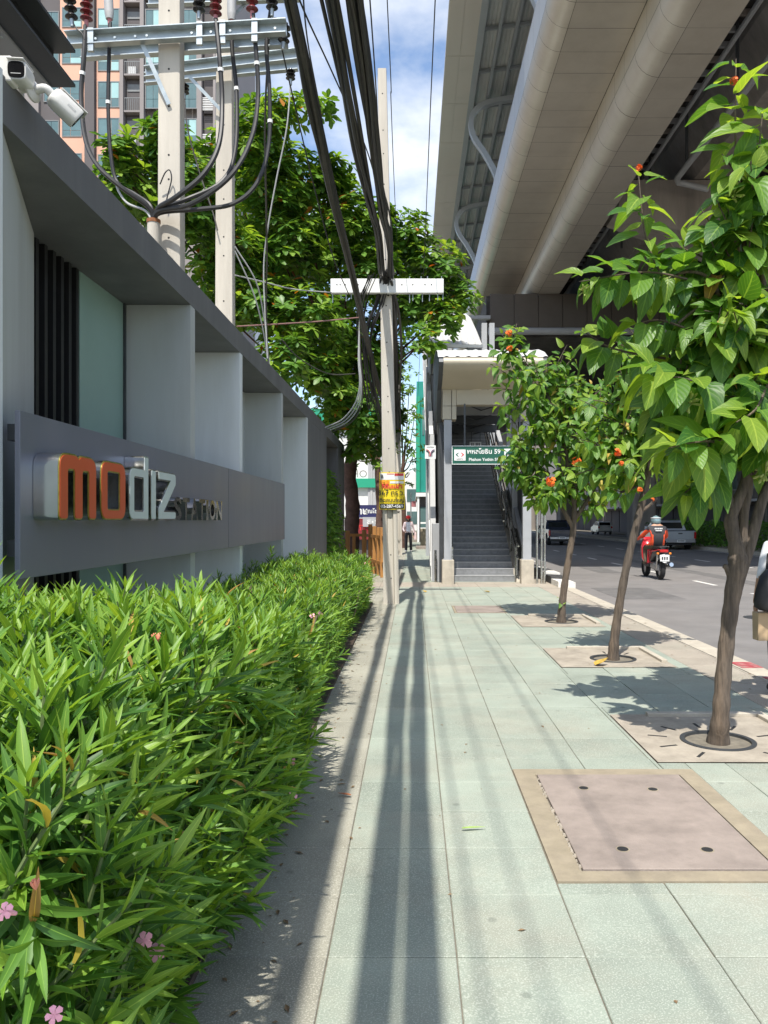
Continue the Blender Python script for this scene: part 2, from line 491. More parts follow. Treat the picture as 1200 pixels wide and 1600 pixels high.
m_white = mat('road_paint_white', (.72, .70, .64), .7, var=.2, scale=9, c2=(.3, .29, .27), c2amt=.6, c2scale=9)
m_black = mat('kerb_paint_black', (.05, .05, .05), .7, var=.3, scale=9)
m_redp = mat('kerb_paint_red', (.33, .05, .06), .8, var=.3, scale=9, c2=(.45, .38, .32), c2amt=.7, c2scale=7)
m_kerb = mat('kerb_concrete', (.43, .385, .31), .9, var=.18, scale=5, bump=.3, bscale=70)
m_soil = mat('soil', (.07, .05, .035), 1, var=.4, scale=14, bump=.8, bscale=40)
m_earth = mat('earth', (.22, .19, .14), 1, var=.2, scale=.5)
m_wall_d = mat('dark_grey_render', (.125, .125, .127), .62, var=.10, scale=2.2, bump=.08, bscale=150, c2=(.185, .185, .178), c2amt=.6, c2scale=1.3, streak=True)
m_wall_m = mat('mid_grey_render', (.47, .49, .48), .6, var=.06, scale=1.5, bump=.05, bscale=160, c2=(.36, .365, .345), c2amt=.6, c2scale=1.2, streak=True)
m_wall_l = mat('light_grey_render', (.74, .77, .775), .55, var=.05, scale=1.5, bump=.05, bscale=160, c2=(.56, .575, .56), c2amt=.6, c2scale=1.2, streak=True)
m_glassg = mat('frosted_green_panel', (.26, .385, .335), .35, var=.06, scale=1.0, c2=(.215, .33, .285), c2amt=.5, c2scale=.6)
m_louv = mat('black_louvre_metal', (.015, .015, .016), .45, var=.2, scale=5)
m_conc = mat('pole_concrete', (.50, .46, .39), .85, var=.12, scale=4, bump=.25, bscale=60, c2=(.38, .345, .29), c2amt=.5, c2scale=2.5, streak=True)
m_concd = mat('viaduct_concrete', (.28, .25, .22), .85, var=.2, scale=1.2, bump=.25, bscale=30, c2=(.14, .12, .11), c2amt=.7, c2scale=.5, streak=True)
m_hole = mat('dark_hole', (.02, .02, .02), .9)
m_galv = mat('galvanised_steel', (.40, .44, .44), .45, .75, var=.14, scale=7, rvar=.1)
m_steel = mat('stainless_steel', (.62, .62, .60), .25, 1.0, var=.08, scale=6, rvar=.08)
m_dsteel = mat('dark_steel', (.07, .075, .08), .5, .4, var=.15, scale=4)
m_gsteel = mat('grey_painted_steel', (.36, .37, .38), .45, var=.10, scale=4, c2=(.27, .27, .27), c2amt=.4, c2scale=2)
m_cable = mat('black_cable', (.022, .021, .02), .5, var=.3, scale=10)
m_cable2 = mat('dusty_cable', (.06, .054, .047), .6, var=.3, scale=10)
m_clad = mat('beige_metal_cladding', (.53, .48, .415), .40, .25, var=.05, scale=.8, c2=(.43, .38, .32), c2amt=.6, c2scale=.5, rvar=.06)
m_clads = mat('grey_metal_cladding', (.50, .51, .52), .4, .35, var=.05, scale=.8, rvar=.06)
m_eave = mat('eave_metal', (.56, .53, .49), .42, .25, var=.07, scale=.7, c2=(.46, .42, .38), c2amt=.5, c2scale=.35)
m_deck = mat('roof_decking', (.50, .51, .51), .5, .3, var=.06, scale=1)
m_bracket = mat('bracket_steel', (.34, .37, .40), .45, .3, var=.06, scale=1)
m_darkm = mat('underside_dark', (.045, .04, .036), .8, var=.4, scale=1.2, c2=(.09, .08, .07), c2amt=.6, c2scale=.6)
m_wroof = mat('white_roof_sheet', (.56, .56, .545), .4, var=.05, scale=1.5, c2=(.47, .46, .43), c2amt=.4, c2scale=.8)
m_soff = mat('cream_soffit_panel', (.46, .405, .30), .45, var=.06, scale=1.2, c2=(.47, .42, .33), c2amt=.4, c2scale=.9)
m_step = mat('granite_step', (.22, .225, .228), .55, var=.2, scale=10, bump=.1, bscale=200)
m_nose = mat('step_nosing', (.36, .365, .365), .5, var=.15, scale=8)
m_greens = mat('sign_green', (.012, .095, .06), .4, var=.05)
m_wsign = mat('sign_white', (.75, .75, .72), .5, var=.04)
m_red = mat('print_red', (.62, .04, .035), .5, var=.05)
m_blk = mat('print_black', (.02, .02, .022), .5, var=.05)
m_yel = mat('poster_yellow', (.80, .60, .015), .55, var=.05, scale=5)
m_orange = mat('print_orange', (.80, .22, .02), .55, var=.05)
m_signp = mat('sign_panel_violet_grey', (.160, .167, .210), .32, .15, var=.05, scale=2.5, rvar=.05, c2=(.20, .20, .225), c2amt=.35, c2scale=2.0, streak=True)
m_chrome = mat('letter_steel', (.66, .65, .62), .14, 1.0, var=.06, scale=9, rvar=.07)
m_lorange = mat('letter_orange', (.60, .10, .035), .35, var=.03)
m_lwhite = mat('letter_white', (.56, .62, .60), .4, var=.03)
m_gold = mat('letter_gold_trim', (.45, .40, .10), .3, .8, var=.3, scale=40)
m_wood = mat('varnished_wood', (.38, .18, .05), .55, var=.25, scale=9, streak=True, bump=.15, bscale=60)
m_bark = mat('street_tree_bark', (.095, .075, .058), .95, var=.45, scale=45, bump=1.0, bscale=75, c2=(.19, .135, .09), c2amt=.6, c2scale=5, streak=True)
m_barkl = mat('worn_bark', (.40, .22, .13), .9, var=.25, scale=20, bump=.7, bscale=50, c2=(.22, .15, .10), c2amt=.6, c2scale=7, streak=True)
m_bark2 = mat('almond_tree_bark', (.10, .055, .04), .95, var=.35, scale=6, bump=1.0, bscale=20)
m_cctv = mat('cctv_white_plastic', (.62, .61, .58), .35, var=.04)
m_lens = mat('cctv_black_glass', (.008, .008, .009), .08, var=.0)
m_porc = mat('brown_porcelain', (.13, .018, .018), .2, var=.15, scale=14)
m_porcb = mat('black_porcelain', (.015, .014, .013), .25, var=.15, scale=14)
m_grey = mat('grey_plastic', (.42, .42, .41), .5, var=.1)
m_rose = mat('rose_plastic', (.45, .17, .18), .5, var=.1)

# ------------------------------------------------------------------ ground, road, pavement
struct('ground', MB().box(-900, 900, -300, 1500, -.6, -.24), m_earth)
road = struct('road', MB().box(3.93, 24.5, -40, 260, -.3, -.12), m_asph)
KX = 3.93
base = struct('pavement', MB().box(-2.35, 3.62, -6, 120, -.26, -.008), m_joint)
TX, TY = .488, .495
X0, Y0 = -.322, 2.971
holes = []      # x0,x1,y0,y1
MAN = (.655, 1.845, 3.58, 5.2); holes.append(MAN)
PITS = [(1.66, 2.96, 5.34, 6.66), (1.66, 2.96, 8.78, 10.1), (1.68, 2.98, 12.1, 13.55)]
holes += PITS
SLAB = (.74, 1.68, 13.9, 15.1); holes.append(SLAB)
def subtract(r, h):
    x0, x1, y0, y1 = r; a0, a1, b0, b1 = h
    if a0 >= x1 or a1 <= x0 or b0 >= y1 or b1 <= y0: return [r]
    out = []
    if x0 < a0: out.append((x0, a0, y0, y1))
    if x1 > a1: out.append((a1, x1, y0, y1))
    xa, xb = max(x0, a0), min(x1, a1)
    if y0 < b0: out.append((xa, xb, y0, b0))
    if y1 > b1: out.append((xa, xb, b1, y1))
    return out
tiles = []
for j in range(-8, 110):
    for i in range(-4, 9):
        x0 = X0 + i * TX; x1 = x0 + TX; y0 = Y0 + j * TY; y1 = y0 + TY
        if x0 > 3.60: continue
        x1 = min(x1, 3.62)
        rs = [(x0, x1, y0, y1)]
        for h in holes: rs = [q for r in rs for q in subtract(r, h)]
        for r in rs:
            if r[1] - r[0] < .03 or r[3] - r[2] < .03: continue
            k = 0
            if i < 0: k = 1
            if (19.0 < r[2] < 20.4) or (i >= 7): k = 2
            if i == 2 and random.random() < .0: k = 2
            tiles.append((r, k))
m_tiles = [m_tile, m_tile_b, m_tile_p]
cache = {}
vis = [t for t in tiles if t[0][3] > 2.3 and t[0][1] > -.85]
vis.sort(key=lambda t: t[0][2])
near = vis[:298]; near_set = set(id(t) for t in near)
rest = {0: MB(), 1: MB(), 2: MB()}
G = .0024
for t in tiles:
    (x0, x1, y0, y1), k = t
    if id(t) in near_set:
        key = (round(x1 - x0, 3), round(y1 - y0, 3), k)
        if key not in cache:
            w, h = (x1 - x0) / 2 - G, (y1 - y0) / 2 - G
            b = MB()
            e = .003
            b.add([(-w, -h, -.03), (w, -h, -.03), (w, h, -.03), (-w, h, -.03), (-w, -h, -e), (w, -h, -e), (w, h, -e), (-w, h, -e), (-w + e, -h + e, 0), (w - e, -h + e, 0), (w - e, h - e, 0), (-w + e, h - e, 0)],
                  [(0, 1, 5, 4), (1, 2, 6, 5), (2, 3, 7, 6), (3, 0, 4, 7), (4, 5, 9, 8), (5, 6, 10, 9), (6, 7, 11, 10), (7, 4, 8, 11), (8, 9, 10, 11)])
            cache[key] = b.mesh('tile', m_tiles[k])
        o = link('tile', cache[key], base, ((x0 + x1) / 2, (y0 + y1) / 2, random.uniform(-.0022, .0018)))
        o.rotation_euler = (random.uniform(-.004, .004), random.uniform(-.004, .004), random.uniform(-.003, .003))
    else:
        rest[k].box(x0 + G, x1 - G, y0 + G, y1 - G, -.03, random.uniform(-.002, .001))
for k in rest:
    o = rest[k].build('far_paving_tiles', m_tiles[k], base); o['kind'] = 'stuff'

# kerb: stones laid end to end
ky = -2.0
while ky < 120:
    L = .98
    if ky < 45 and ky > 1:
        b = MB(); b.prism([(3.63, -.25), (KX + .02, -.25), (KX, -.012), (KX - .03, 0.0), (3.63, 0.0)], 'y', ky + .004, ky + L - .004)
        b.build('kerb_stone', [m_kerb], base)
    else:
        b = MB(); b.prism([(3.63, -.25), (KX + .02, -.25), (KX, -.012), (KX - .03, 0.0), (3.63, 0.0)], 'y', ky, ky + L)
        b.build('kerb_stone', [m_kerb], base) if ky < 1 else None
        if ky >= 45:
            b = MB(); b.box(3.63, KX, 45, 120, -.25, 0); b.build('far_kerb', m_kerb, base); break
    ky += L
# worn red paint on the kerb beside the nearest trees
for (a, b_) in ((7.75, 8.25), (8.75, 9.1), (6.4, 7.2)):
    MB().box(3.66, 3.9, a, b_, .001, .005).build('red_paint_patch', m_redp, base)

# lane markings
def dash(x, y, L=1.6, w=.13):
    MB().box(x - w / 2, x + w / 2, y, y + L, -.119, -.115).build('lane_dash', m_white, road)
for y in (8.5, 13.0, 17.3, 21.2, 25.9, 30.6, 35.0, 39.4, 44.0, 48.8, 54, 60): dash(8.15, y)
for y in (20.0, 24.5, 29, 33.2, 37.6, 42, 46.7, 51.5, 57, 63): dash(12.5, y)
MB().box(16.6, 16.72, -40, 200, -.119, -.115).build('edge_line', m_white, road)
MB().box(4.3, 5.2, 33.2, 33.9, -.119, -.115).build('stop_bar', m_white, road)

# median beyond the lanes, then the far carriageway
med = struct('median', MB().box(17.0, 19.2, -40, 260, -.3, .06), m_kerb)
struct('far_pavement', MB().box(24.5, 60, -40, 260, -.35, -.02), m_joint)

# ---- manhole cover set in a sandy cement frame
mh = thing('manhole_cover', 'large pinkish cement manhole cover with four finger holes in sandy frame', 'manhole cover', (1.255, 4.39, 0))
x0, x1, y0, y1 = MAN
a0, a1, b0, b1 = .80, 1.71, 3.70, 5.07
fb = MB()
fb.box(x0 + .004, a0 - .012, y0 + .004, y1 - .004, -.03, .004); fb.box(a1 + .012, x1 - .004, y0 + .004, y1 - .004, -.03, .004)
fb.box(a0 - .012, a1 + .012, y0 + .004, b0 - .012, -.03, .004); fb.box(a0 - .012, a1 + .012, b1 + .012, y1 - .004, -.03, .004)
fb.build('frame', m_sand, mh)
pl = box('cover_plate', m_pink, mh, a0, a1, b0, b1, -.03, .010, bevel=.004)
for (px, py) in ((912, 1234), (1020, 1236), (973, 1330), (1105, 1331)):
    Y = EYE * F / (py - VY); c = P(px, py, Y)
    q = MB(); q.lathe((c.x, c.y, .004), (0, 0, 1), [(0, .028), (.0085, .028)], 16); q.build('finger_hole', m_hole, pl)
    q = MB(); q.lathe((c.x, c.y, .004), (0, 0, 1), [(0, .036), (.0075, .034)], 16); q.build('hole_rim', m_sand, pl)
# crumbled edge
cb = MB()
for i in range(46):
    yy = random.uniform(b0, b1); xx = a0 - random.uniform(.004, .02); s = random.uniform(.004, .011)
    cb.tbox((xx, yy), 0, (s, s), (s * .5, s * .6), -.002, .004 + s * .8)
o = cb.build('crumbled_edge', m_pit, mh); o['kind'] = 'stuff'

sl = thing('pavement_slab', 'worn pinkish cement access slab in the paving near the stairway', 'slab', (1.21, 14.5, 0))
box('slab', m_pink, sl, SLAB[0] + .05, SLAB[1] - .05, SLAB[2] + .05, SLAB[3] - .05, -.03, .004)
q = MB()
q.box(SLAB[0] + .004, SLAB[0] + .046, SLAB[2], SLAB[3], -.03, .002); q.box(SLAB[1] - .046, SLAB[1] - .004, SLAB[2], SLAB[3], -.03, .002)
q.box(SLAB[0] + .05, SLAB[1] - .05, SLAB[2], SLAB[2] + .046, -.03, .002); q.box(SLAB[0] + .05, SLAB[1] - .05, SLAB[3] - .046, SLAB[3], -.03, .002)
q.build('frame', m_sand, sl)

# ---- tree pits with round grates
TREES = [(2.27, 5.86), (2.37, 9.32), (2.40, 12.72)]
names = ['nearest', 'middle', 'farthest']
for (x0, x1, y0, y1), (tx, ty), nm in zip(PITS, TREES, names):
    g = thing('tree_grate', 'cracked cement tree pit with dark round grate around the %s street tree' % nm, 'tree grate', ((x0 + x1) / 2, (y0 + y1) / 2, 0), 'tree pits along the kerb')
    # slab with a round opening
    N = 40; R = .27
    b = MB(); vs_ = []
    for k in range(N):
        a = 2 * math.pi * k / N; c, s = math.cos(a), math.sin(a)
        vs_.append((tx + R * c, ty + R * s, .004))
        # square edge
        t = min((x1 - .005 - tx) / c if c > 1e-6 else 1e9, (x0 + .005 - tx) / c if c < -1e-6 else 1e9, (y1 - .005 - ty) / s if s > 1e-6 else 1e9, (y0 + .005 - ty) / s if s < -1e-6 else 1e9)
        vs_.append((tx + t * c, ty + t * s, .004))
        vs_.append((tx + R * c, ty + R * s, -.08))
    fs_ = []
    for k in range(N):
        n_ = (k + 1) % N
        fs_ += [(3 * k, 3 * k + 1, 3 * n_ + 1, 3 * n_), (3 * k, 3 * n_, 3 * n_ + 2, 3 * k + 2)]
    for (cx, cy) in ((x0 + .005, y0 + .005), (x1 - .005, y0 + .005), (x1 - .005, y1 - .005), (x0 + .005, y1 - .005)):
        a = math.atan2(cy - ty, cx - tx) % (2 * math.pi); k = int(a / (2 * math.pi / N)); n_ = (k + 1) % N
        vs_.append((cx, cy, .004)); fs_.append((3 * k + 1, len(vs_) - 1, 3 * n_ + 1))
    b.add(vs_, fs_); b.build('slab', m_pit, g)
    q = MB()
    pr = []
    for k in range(N + 1):
        a = 2 * math.pi * k / N
        pr.append((tx + (R - .03) * math.cos(a), ty + (R - .03) * math.sin(a), .012))
    for k in range(N):
        a = 2 * math.pi * k / N; b_ = 2 * math.pi * (k + 1) / N
        ring = []
        for ang in (a, b_):
            c, s = math.cos(ang), math.sin(ang)
            ring += [(tx + (R + .0) * c, ty + (R + .0) * s, .012), (tx + (R - .035) * c, ty + (R - .035) * s, .012), (tx + (R - .035) * c, ty + (R - .035) * s, -.06), (tx + R * c, ty + R * s, -.06)]
        q.add(ring, [(0, 1, 5, 4), (1, 2, 6, 5), (3, 0, 4, 7)])
    q.build('grate_ring', m_dsteel, g)
    q = MB().lathe((tx, ty, -.09), (0, 0, 1), [(0, R - .03), (.03, R - .03)], 24); q.build('soil', m_soil, g)
    # raised edging of the pit, radial slots in the slab
    q = MB(); q.box(x0 + .3, x1 - .02, y1 - .09, y1 - .02, 0, .035); q.box(x1 - .09, x1 - .02, y0 + .3, y1 - .1, 0, .034); q.build('edging', m_kerb, g, bevel=.006)
    for k in range(10 if nm == 'nearest' else 3):
        a = 2 * math.pi * (k + .5) / 10
        c, s = math.cos(a), math.sin(a)
        if ty + .55 * s < y0 + .05 or tx + .55 * c > x1 - .1: continue
        MB().bar((tx + .36 * c, ty + .36 * s, .004), (tx + .50 * c, ty + .50 * s, .004), .022, .004).build('slot', m_hole, g)

# fallen leaves on the paving
m_dead = mat('dead_leaf', (.42, .27, .04), .7, var=.3, scale=30)
m_dead2 = mat('dry_brown_leaf', (.36, .13, .05), .7, var=.3, scale=30)
m_gleaf = mat('fallen_green_leaf', (.26, .38, .08), .6, var=.2, scale=30)
def fallen(px, py, L, W, rz, m_, lab, curl=.3):
    Y = EYE * F / (py - VY); c = P(px, py, Y)
    tv, tf, tuv = leaf_tpl(L, W, p_heart, 5, fold=.5, droop=-curl)
    b = MB(); R_ = Matrix.Rotation(rz, 3, 'Z')
    b.add([R_ @ Vector(p) + Vector((c.x, c.y, .012)) for p in tv], tf)
    o = b.build('fallen_leaf', m_, None, True, base=(c.x, c.y, 0)); tag(o, lab, 'leaf')
fallen(930, 1041, .16, .13, -1.3, m_dead, 'curled yellow fallen leaf below the middle tree grate', .5)
fallen(437, 1282, .10, .06, -1.4, m_dead2, 'rust brown fallen leaf at the foot of the near hedge', .4)
fallen(548, 1246, .09, .025, 1.2, m_dead2, 'thin pale brown fallen leaf on the joint beside the hedge shadow', .05)
fallen(722, 1298, .13, .02, -1.45, m_gleaf, 'narrow green fallen leaf left of the manhole cover', .02)
fallen(665, 926, .14, .09, .4, m_dead, 'yellow fallen leaf just beyond the concrete pole', .2)
fallen(765, 926, .14, .09, 1.4, m_dead, 'yellow fallen leaf in front of the stairway', .2)

# dry bits and petals swept against the hedge and in the gutter
m_lit = mat('leaf_litter', (.20, .13, .065), .9, var=.5, scale=60)
q = MB(); rl = random.Random(77)
for k in range(420):
    if rl.random() < .72: x = -.80 + abs(rl.gauss(0, .22)); y = rl.uniform(2.2, 14)
    elif rl.random() < .5: x = 3.6 + rl.gauss(0, .12); y = rl.uniform(5, 18)
    else: x = rl.uniform(-.4, 3.6); y = rl.uniform(2.4, 15)
    s_ = rl.uniform(.003, .011); a = rl.random() * 6.28; c_, n_ = math.cos(a), math.sin(a); e = rl.uniform(1.2, 3.2)
    z = .003 if x < KX - .02 else -.113
    q.add([(x + s_ * e * c_, y + s_ * e * n_, z), (x - s_ * n_, y + s_ * c_, z + s_ * .5), (x - s_ * e * c_, y - s_ * e * n_, z), (x + s_ * n_, y - s_ * c_, z + s_ * .3)], [(0, 1, 2, 3)])
o = q.build('leaf_litter', m_lit); tag(o, 'scattered dry leaf bits lying on the paving', 'leaf litter', kind='stuff')

# repaired strips and worn patches in the asphalt
m_asph2 = mat('asphalt_patch', (.125, .12, .115), .9, var=.2, scale=2.5, bump=.4, bscale=160, c2=(.17, .16, .15), c2amt=.6, c2scale=1.5)
for (x0, x1, y0, y1) in ((4.6, 6.1, 17.5, 20.4), (9.2, 9.75, 12, 40), (6.2, 7.0, 26, 29.5), (11.0, 12.2, 24, 27)):
    MB().prism(rounded([(x0, y0), (x1, y0), (x1, y1), (x0, y1)], .06, 2), 'z', -.1195, -.1165).build('asphalt_patch', m_asph2, road)
b = MB(); b.lathe((6.3, 14.2, -.119), (0, 0, 1), [(0, .32), (.006, .32)], 24); b.build('drain_cover', m_dsteel, road)
# ------------------------------------------------------------------ grey sign wall on the left
WX = -2.2          # street face
WB = -2.82         # back of the recesses
ZT, ZS = 4.04, 3.78
wall = thing('sign_wall', 'long grey rendered entrance wall with deep bays and overhanging top', 'wall', (WX, 14, 0))
q = MB()
q.prism([(WX, ZS), (WX, ZT), (WB - .35, ZT), (WB - .35, ZS)], 'y', 4.22, 25.3)
q.build('top_beam', m_wall_d, wall)
# near pier (lighter face) and its slanted return
q = MB(); q.prism([(WX + .004, 3.3), (WX + .004, 4.215), (WB - .3, 4.215), (WB - .3, 3.3)], 'z', 0, ZT + .02); q.build('end_pier', m_wall_l, wall)
q = MB(); q.prism([(WX - .01, 4.219), (WB, 5.86), (WB - .3, 5.86), (WB - .3, 4.219)], 'z', 0, ZS - .002); q.build('slanted_return', m_wall_m, wall)
# first bay: black louvre and frosted panel
q = MB(); q.box(WB - .3, WB - .12, 5.862, 6.73, 0, ZS - .002); lb = q.build('louvre_recess', m_louv, wall)
for i in range(6):
    y = 5.93 + i * .143
    MB().box(WB - .118, WB - .02, y, y + .05, 0, ZS - .003).build('louvre_slat', m_louv, lb)
q = MB(); q.box(WB - .3, WB - .03, 6.735, 7.79, 0, ZS - .002); q.build('frosted_panel', m_glassg, wall)
box('panel_joint', m_dsteel, wall, WB - .028, WB - .005, 7.74, 7.765, 0, ZS - .002)
# cross fins, alternately mid and light grey
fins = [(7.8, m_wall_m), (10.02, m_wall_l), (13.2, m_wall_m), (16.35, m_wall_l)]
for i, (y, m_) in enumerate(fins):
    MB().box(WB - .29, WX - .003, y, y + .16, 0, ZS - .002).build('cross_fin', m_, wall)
    y2 = fins[i + 1][0] if i < 3 else None
    if y2: MB().box(WB - .3, WB + .001, y + .161, y2 - .001, 0, ZS - .002).build('bay_back', m_wall_m, wall)
q = MB(); q.box(WB - .3, WX - .002, 16.511, 20.1, 0, ZS - .002); q.build('solid_wall', m_wall_d, wall)
q = MB(); q.box(WB - .3, WB, 20.101, 23.2, 0, ZS - .002); q.build('doorway_back', m_louv, wall)
q = MB(); q.box(WB - .3, WX - .002, 23.201, 25.29, 0, ZS - .002); q.build('far_pier', m_wall_d, wall)

# ------------------------------------------------------------------ name board with letters
SX = -2.10
sg = thing('name_board', 'violet grey metal name board with raised orange and white letters on the grey wall', 'sign', (SX, 8.5, 1.34))
pan = box('board', m_signp, sg, SX - .03, SX, 4.21, 12.9, 1.33, 2.235, bevel=.003)
for y in (4.3, 6.0, 9.4, 12.6):
    for z in (1.45, 2.08):
        if y == 4.3: MB().box(WX - .0, SX - .03, y - .03, y + .05, z, z + .09).build('bracket', m_dsteel, sg)
box('panel_seam', m_dsteel, sg, SX - .001, SX + .0015, 8.97, 8.976, 1.335, 2.23)
DEP = .14
def letter(nm, outlines, y0, width, z0, height, face_m, inset=.012):
    """outlines in a unit square; stands off the board towards the street"""
    oo = [[(p[0] * width, p[1] * height) for p in o] for o in outlines]
    def put(me, nm2, m_, x, par):
        M3 = Matrix(((0, 0, 1), (1, 0, 0), (0, 1, 0)))
        off = Vector((x, y0, z0)) - ORG[sg]
        for v in me.vertices: v.co = M3 @ v.co + off
        me.materials.clear(); me.materials.append(m_); me.name = nm2
        o = link(nm2, me, par); ORG[o] = ORG[sg]; return o
    body = put(outline_mesh(oo, DEP - .004), nm, m_chrome, SX + DEP / 2, sg)
    put(outline_mesh(oo, .004, -.004), 'letter_trim', m_gold if face_m is m_lorange else m_chrome, SX + DEP + .001, body)
    put(outline_mesh(oo, .006, -inset), 'letter_face', face_m, SX + DEP + .003, body)
# m
a = .235
m_out = rounded([(0, 0), (a, 0), (a, .74), (.5 - a / 2, .74), (.5 - a / 2, 0), (.5 + a / 2, 0), (.5 + a / 2, .74), (1 - a, .74), (1 - a, 0), (1, 0), (1, 1), (.56, 1), (.5, .955), (.44, 1), (0, 1)],
                [.08, .08, .03, .03, .08, .08, .03, .03, .08, .08, .24, .05, .0, .05, .24])
letter('letter_m', [m_out], 4.35, .52, 1.645, .385, m_lorange)
o_out = rounded([(0, 0), (1, 0), (1, 1), (0, 1)], .24); o_in = rounded([(.27, .20), (.73, .20), (.73, .80), (.27, .80)], .03)
letter('letter_o', [o_out, o_in], 4.935, .43, 1.645, .385, m_lorange)
d_out = rounded([(0, 0), (1, 0), (1, 1.22), (.74, 1.22), (.74, .98), (0, .98)], [.2, .05, .05, .05, .0, .22])
d_in = rounded([(.26, .19), (.72, .19), (.72, .78), (.26, .78)], .02)
letter('letter_d', [d_out, d_in], 5.43, .40, 1.645, .385, m_lwhite)
letter('letter_i', [rounded([(0, 0), (1, 0), (1, 1), (0, 1)], .12)], 5.885, .115, 1.645, .385, m_lwhite)
z_out = rounded([(0, 0), (1, 0), (1, .2), (.36, .2), (1, .74), (1, 1), (0, 1), (0, .80), (.62, .80), (0, .26)], [.04, .12, .08, .0, .05, .14, .04, .04, .0, .05])
letter('letter_z', [z_out], 6.05, .45, 1.645, .385, m_lwhite)
# STATION, plain steel letters
yy = 6.62
for ch, w in zip('STATION', (.25, .25, .28, .25, .12, .28, .27)):
    me = text_mesh(ch, .30, extrude=.045, bold=.008, align='LEFT')
    xs = [v.co.x for v in me.vertices]; zs = [v.co.y for v in me.vertices]
    for v in me.vertices:
        u = (v.co.x - min(xs)) / (max(xs) - min(xs)) * (w - .035)
        h = (v.co.y - min(zs)) / (max(zs) - min(zs)) * .20
        v.co = Vector((SX + .047 + v.co.z, yy + u, 1.645 + h)) - ORG[sg]
    me.materials.clear(); me.materials.append(m_chrome); me.name = 'letter_' + ch.lower()
    o = link('letter_' + ch.lower(), me, sg); ORG[o] = ORG[sg]
    yy += w

# ------------------------------------------------------------------ steel eave of the gatehouse above the wall
ev = thing('gatehouse_eave', 'dark steel channel eave with grey soffit jutting in at upper left', 'roof', (-3.2, 4, 0))
E1 = 5.5
MB().prism([(-2.357, 4.67), (-2.357, 4.69), (-2.52, 4.69), (-2.52, 4.67)], 'y', 1.2, E1).build('bottom_flange', m_dsteel, ev)
MB().prism([(-2.357, 4.91), (-2.357, 4.93), (-2.52, 4.93), (-2.52, 4.91)], 'y', 1.2, E1).build('top_flange', m_dsteel, ev)
MB().prism([(-2.50, 4.69), (-2.50, 4.91), (-2.52, 4.91), (-2.52, 4.69)], 'y', 1.2, E1 - .02).build('web', m_louv, ev)
MB().box(-5.5, -2.525, 1.2, E1, 4.655, 4.68).build('soffit', m_gsteel, ev)
MB().box(-5.5, -2.45, 1.2, E1 + .05, 4.935, 4.97).build('roof_sheet', m_dsteel, ev)
for i in range(12):
    b = MB(); b.lathe((-2.56, 2.0 + i * .29, 4.655), (0, 0, -1), [(0, .012), (.008, .010)], 8); b.build('bolt', m_galv, ev)
for (x, y) in ((-3.6, 5.0), (-5.2, 1.6), (-5.2, 5.0)): box('post', m_dsteel, ev, x - .07, x + .07, y - .07, y + .07, 0, 4.654)
MB().box(-5.5, -3.25, 1.2, 5.4, 0, 3.4).build('gatehouse_wall', m_wall_m, ev)

# ------------------------------------------------------------------ two security cameras on the wall corner
def superbox(c, R_, sx, sy, sz, n=14, e=.45):
    vs_ = []; fs_ = []
    return vs_
def cctv(label, at_, aim, plate_dir, L=.20, r=.062, bullet=True):
    at_ = Vector(at_); aim = Vector(aim).normalized()
    t = thing('security_camera', label, 'camera', at_)
    pd = Vector(plate_dir).normalized()
    b = MB(); b.lathe(at_, pd, [(0, .062), (.012, .062), (.022, .05), (.03, .03)], 20); b.build('base_plate', m_cctv, t, True)
    j = at_ + pd * .085
    b = MB(); b.tube(spline([at_ + pd * .02, j, j + aim * .05], 4), .024, 12); b.build('arm', m_cctv, t, True)
    s0 = j + aim * .035
    up = Vector((0, 0, 1)); x = aim.cross(up).normalized(); z = x.cross(aim)
    # rounded square body
    def ring(d, k, e=4.0, n=24):
        out = []
        for i in range(n):
            a = 2 * math.pi * i / n; c, s = math.cos(a), math.sin(a)
            m_ = (abs(c) ** e + abs(s) ** e) ** (-1 / e)
            out.append(s0 + aim * d + (x * c * m_ + z * s * m_) * r * k)
        return out
    b = MB(); secs = [(0, .35), (.004, .72), (.02, .93), (.05, 1.0), (L - .01, 1.0), (L, .97), (L + .004, .93)]
    vs_ = []; fs_ = []
    for d, k in secs: vs_ += ring(d, k)
    n = 24
    for i in range(len(secs) - 1):
        for k in range(n): fs_.append((i * n + k, i * n + (k + 1) % n, (i + 1) * n + (k + 1) % n, (i + 1) * n + k))
    fs_ += [tuple(reversed(range(n))), tuple(range((len(secs) - 1) * n, len(secs) * n))]
    b.add(vs_, fs_); body = b.build('body', m_cctv, t, 50)
    b = MB(); vs_ = ring(L + .003, .84) + ring(L + .009, .80); b.add(vs_, [(k, (k + 1) % n, n + (k + 1) % n, n + k) for k in range(n)] + [tuple(range(n, 2 * n))])
    b.build('lens_glass', m_lens, body, 50)
    # sun shield on top and print strip
    b = MB(); p0 = s0 + z * r * 1.03
    b.bar(p0 + aim * .02, p0 + aim * (L + .02), r * 1.7, .006, up=z); b.build('sun_shield', m_cctv, body, bevel=.002)
    c = s0 + aim * (L + .0095) - z * r * .42
    b = MB(); b.bar(c - x * r * .5, c + x * r * .5, .004, .002, up=aim); b.build('lens_line', m_grey, body)
    p1 = s0 + x * r * 1.002 + aim * L * .55
    b = MB(); b.bar(p1, p1 + aim * .05, .002, .012, up=z); b.build('print_mark', m_grey, body)
    return t
cctv('white security camera facing the street with its black glass front', P(10, 126, 4.35) + Vector((0, .1, 0)), (.10, -1, -.05), (1, -.1, .2), L=.15, r=.053)
cctv('white security camera on a swivel arm tilted down along the wall', P(50, 142, 4.42), (.55, .45, -.50), (1, -.2, .05), L=.17, r=.053)
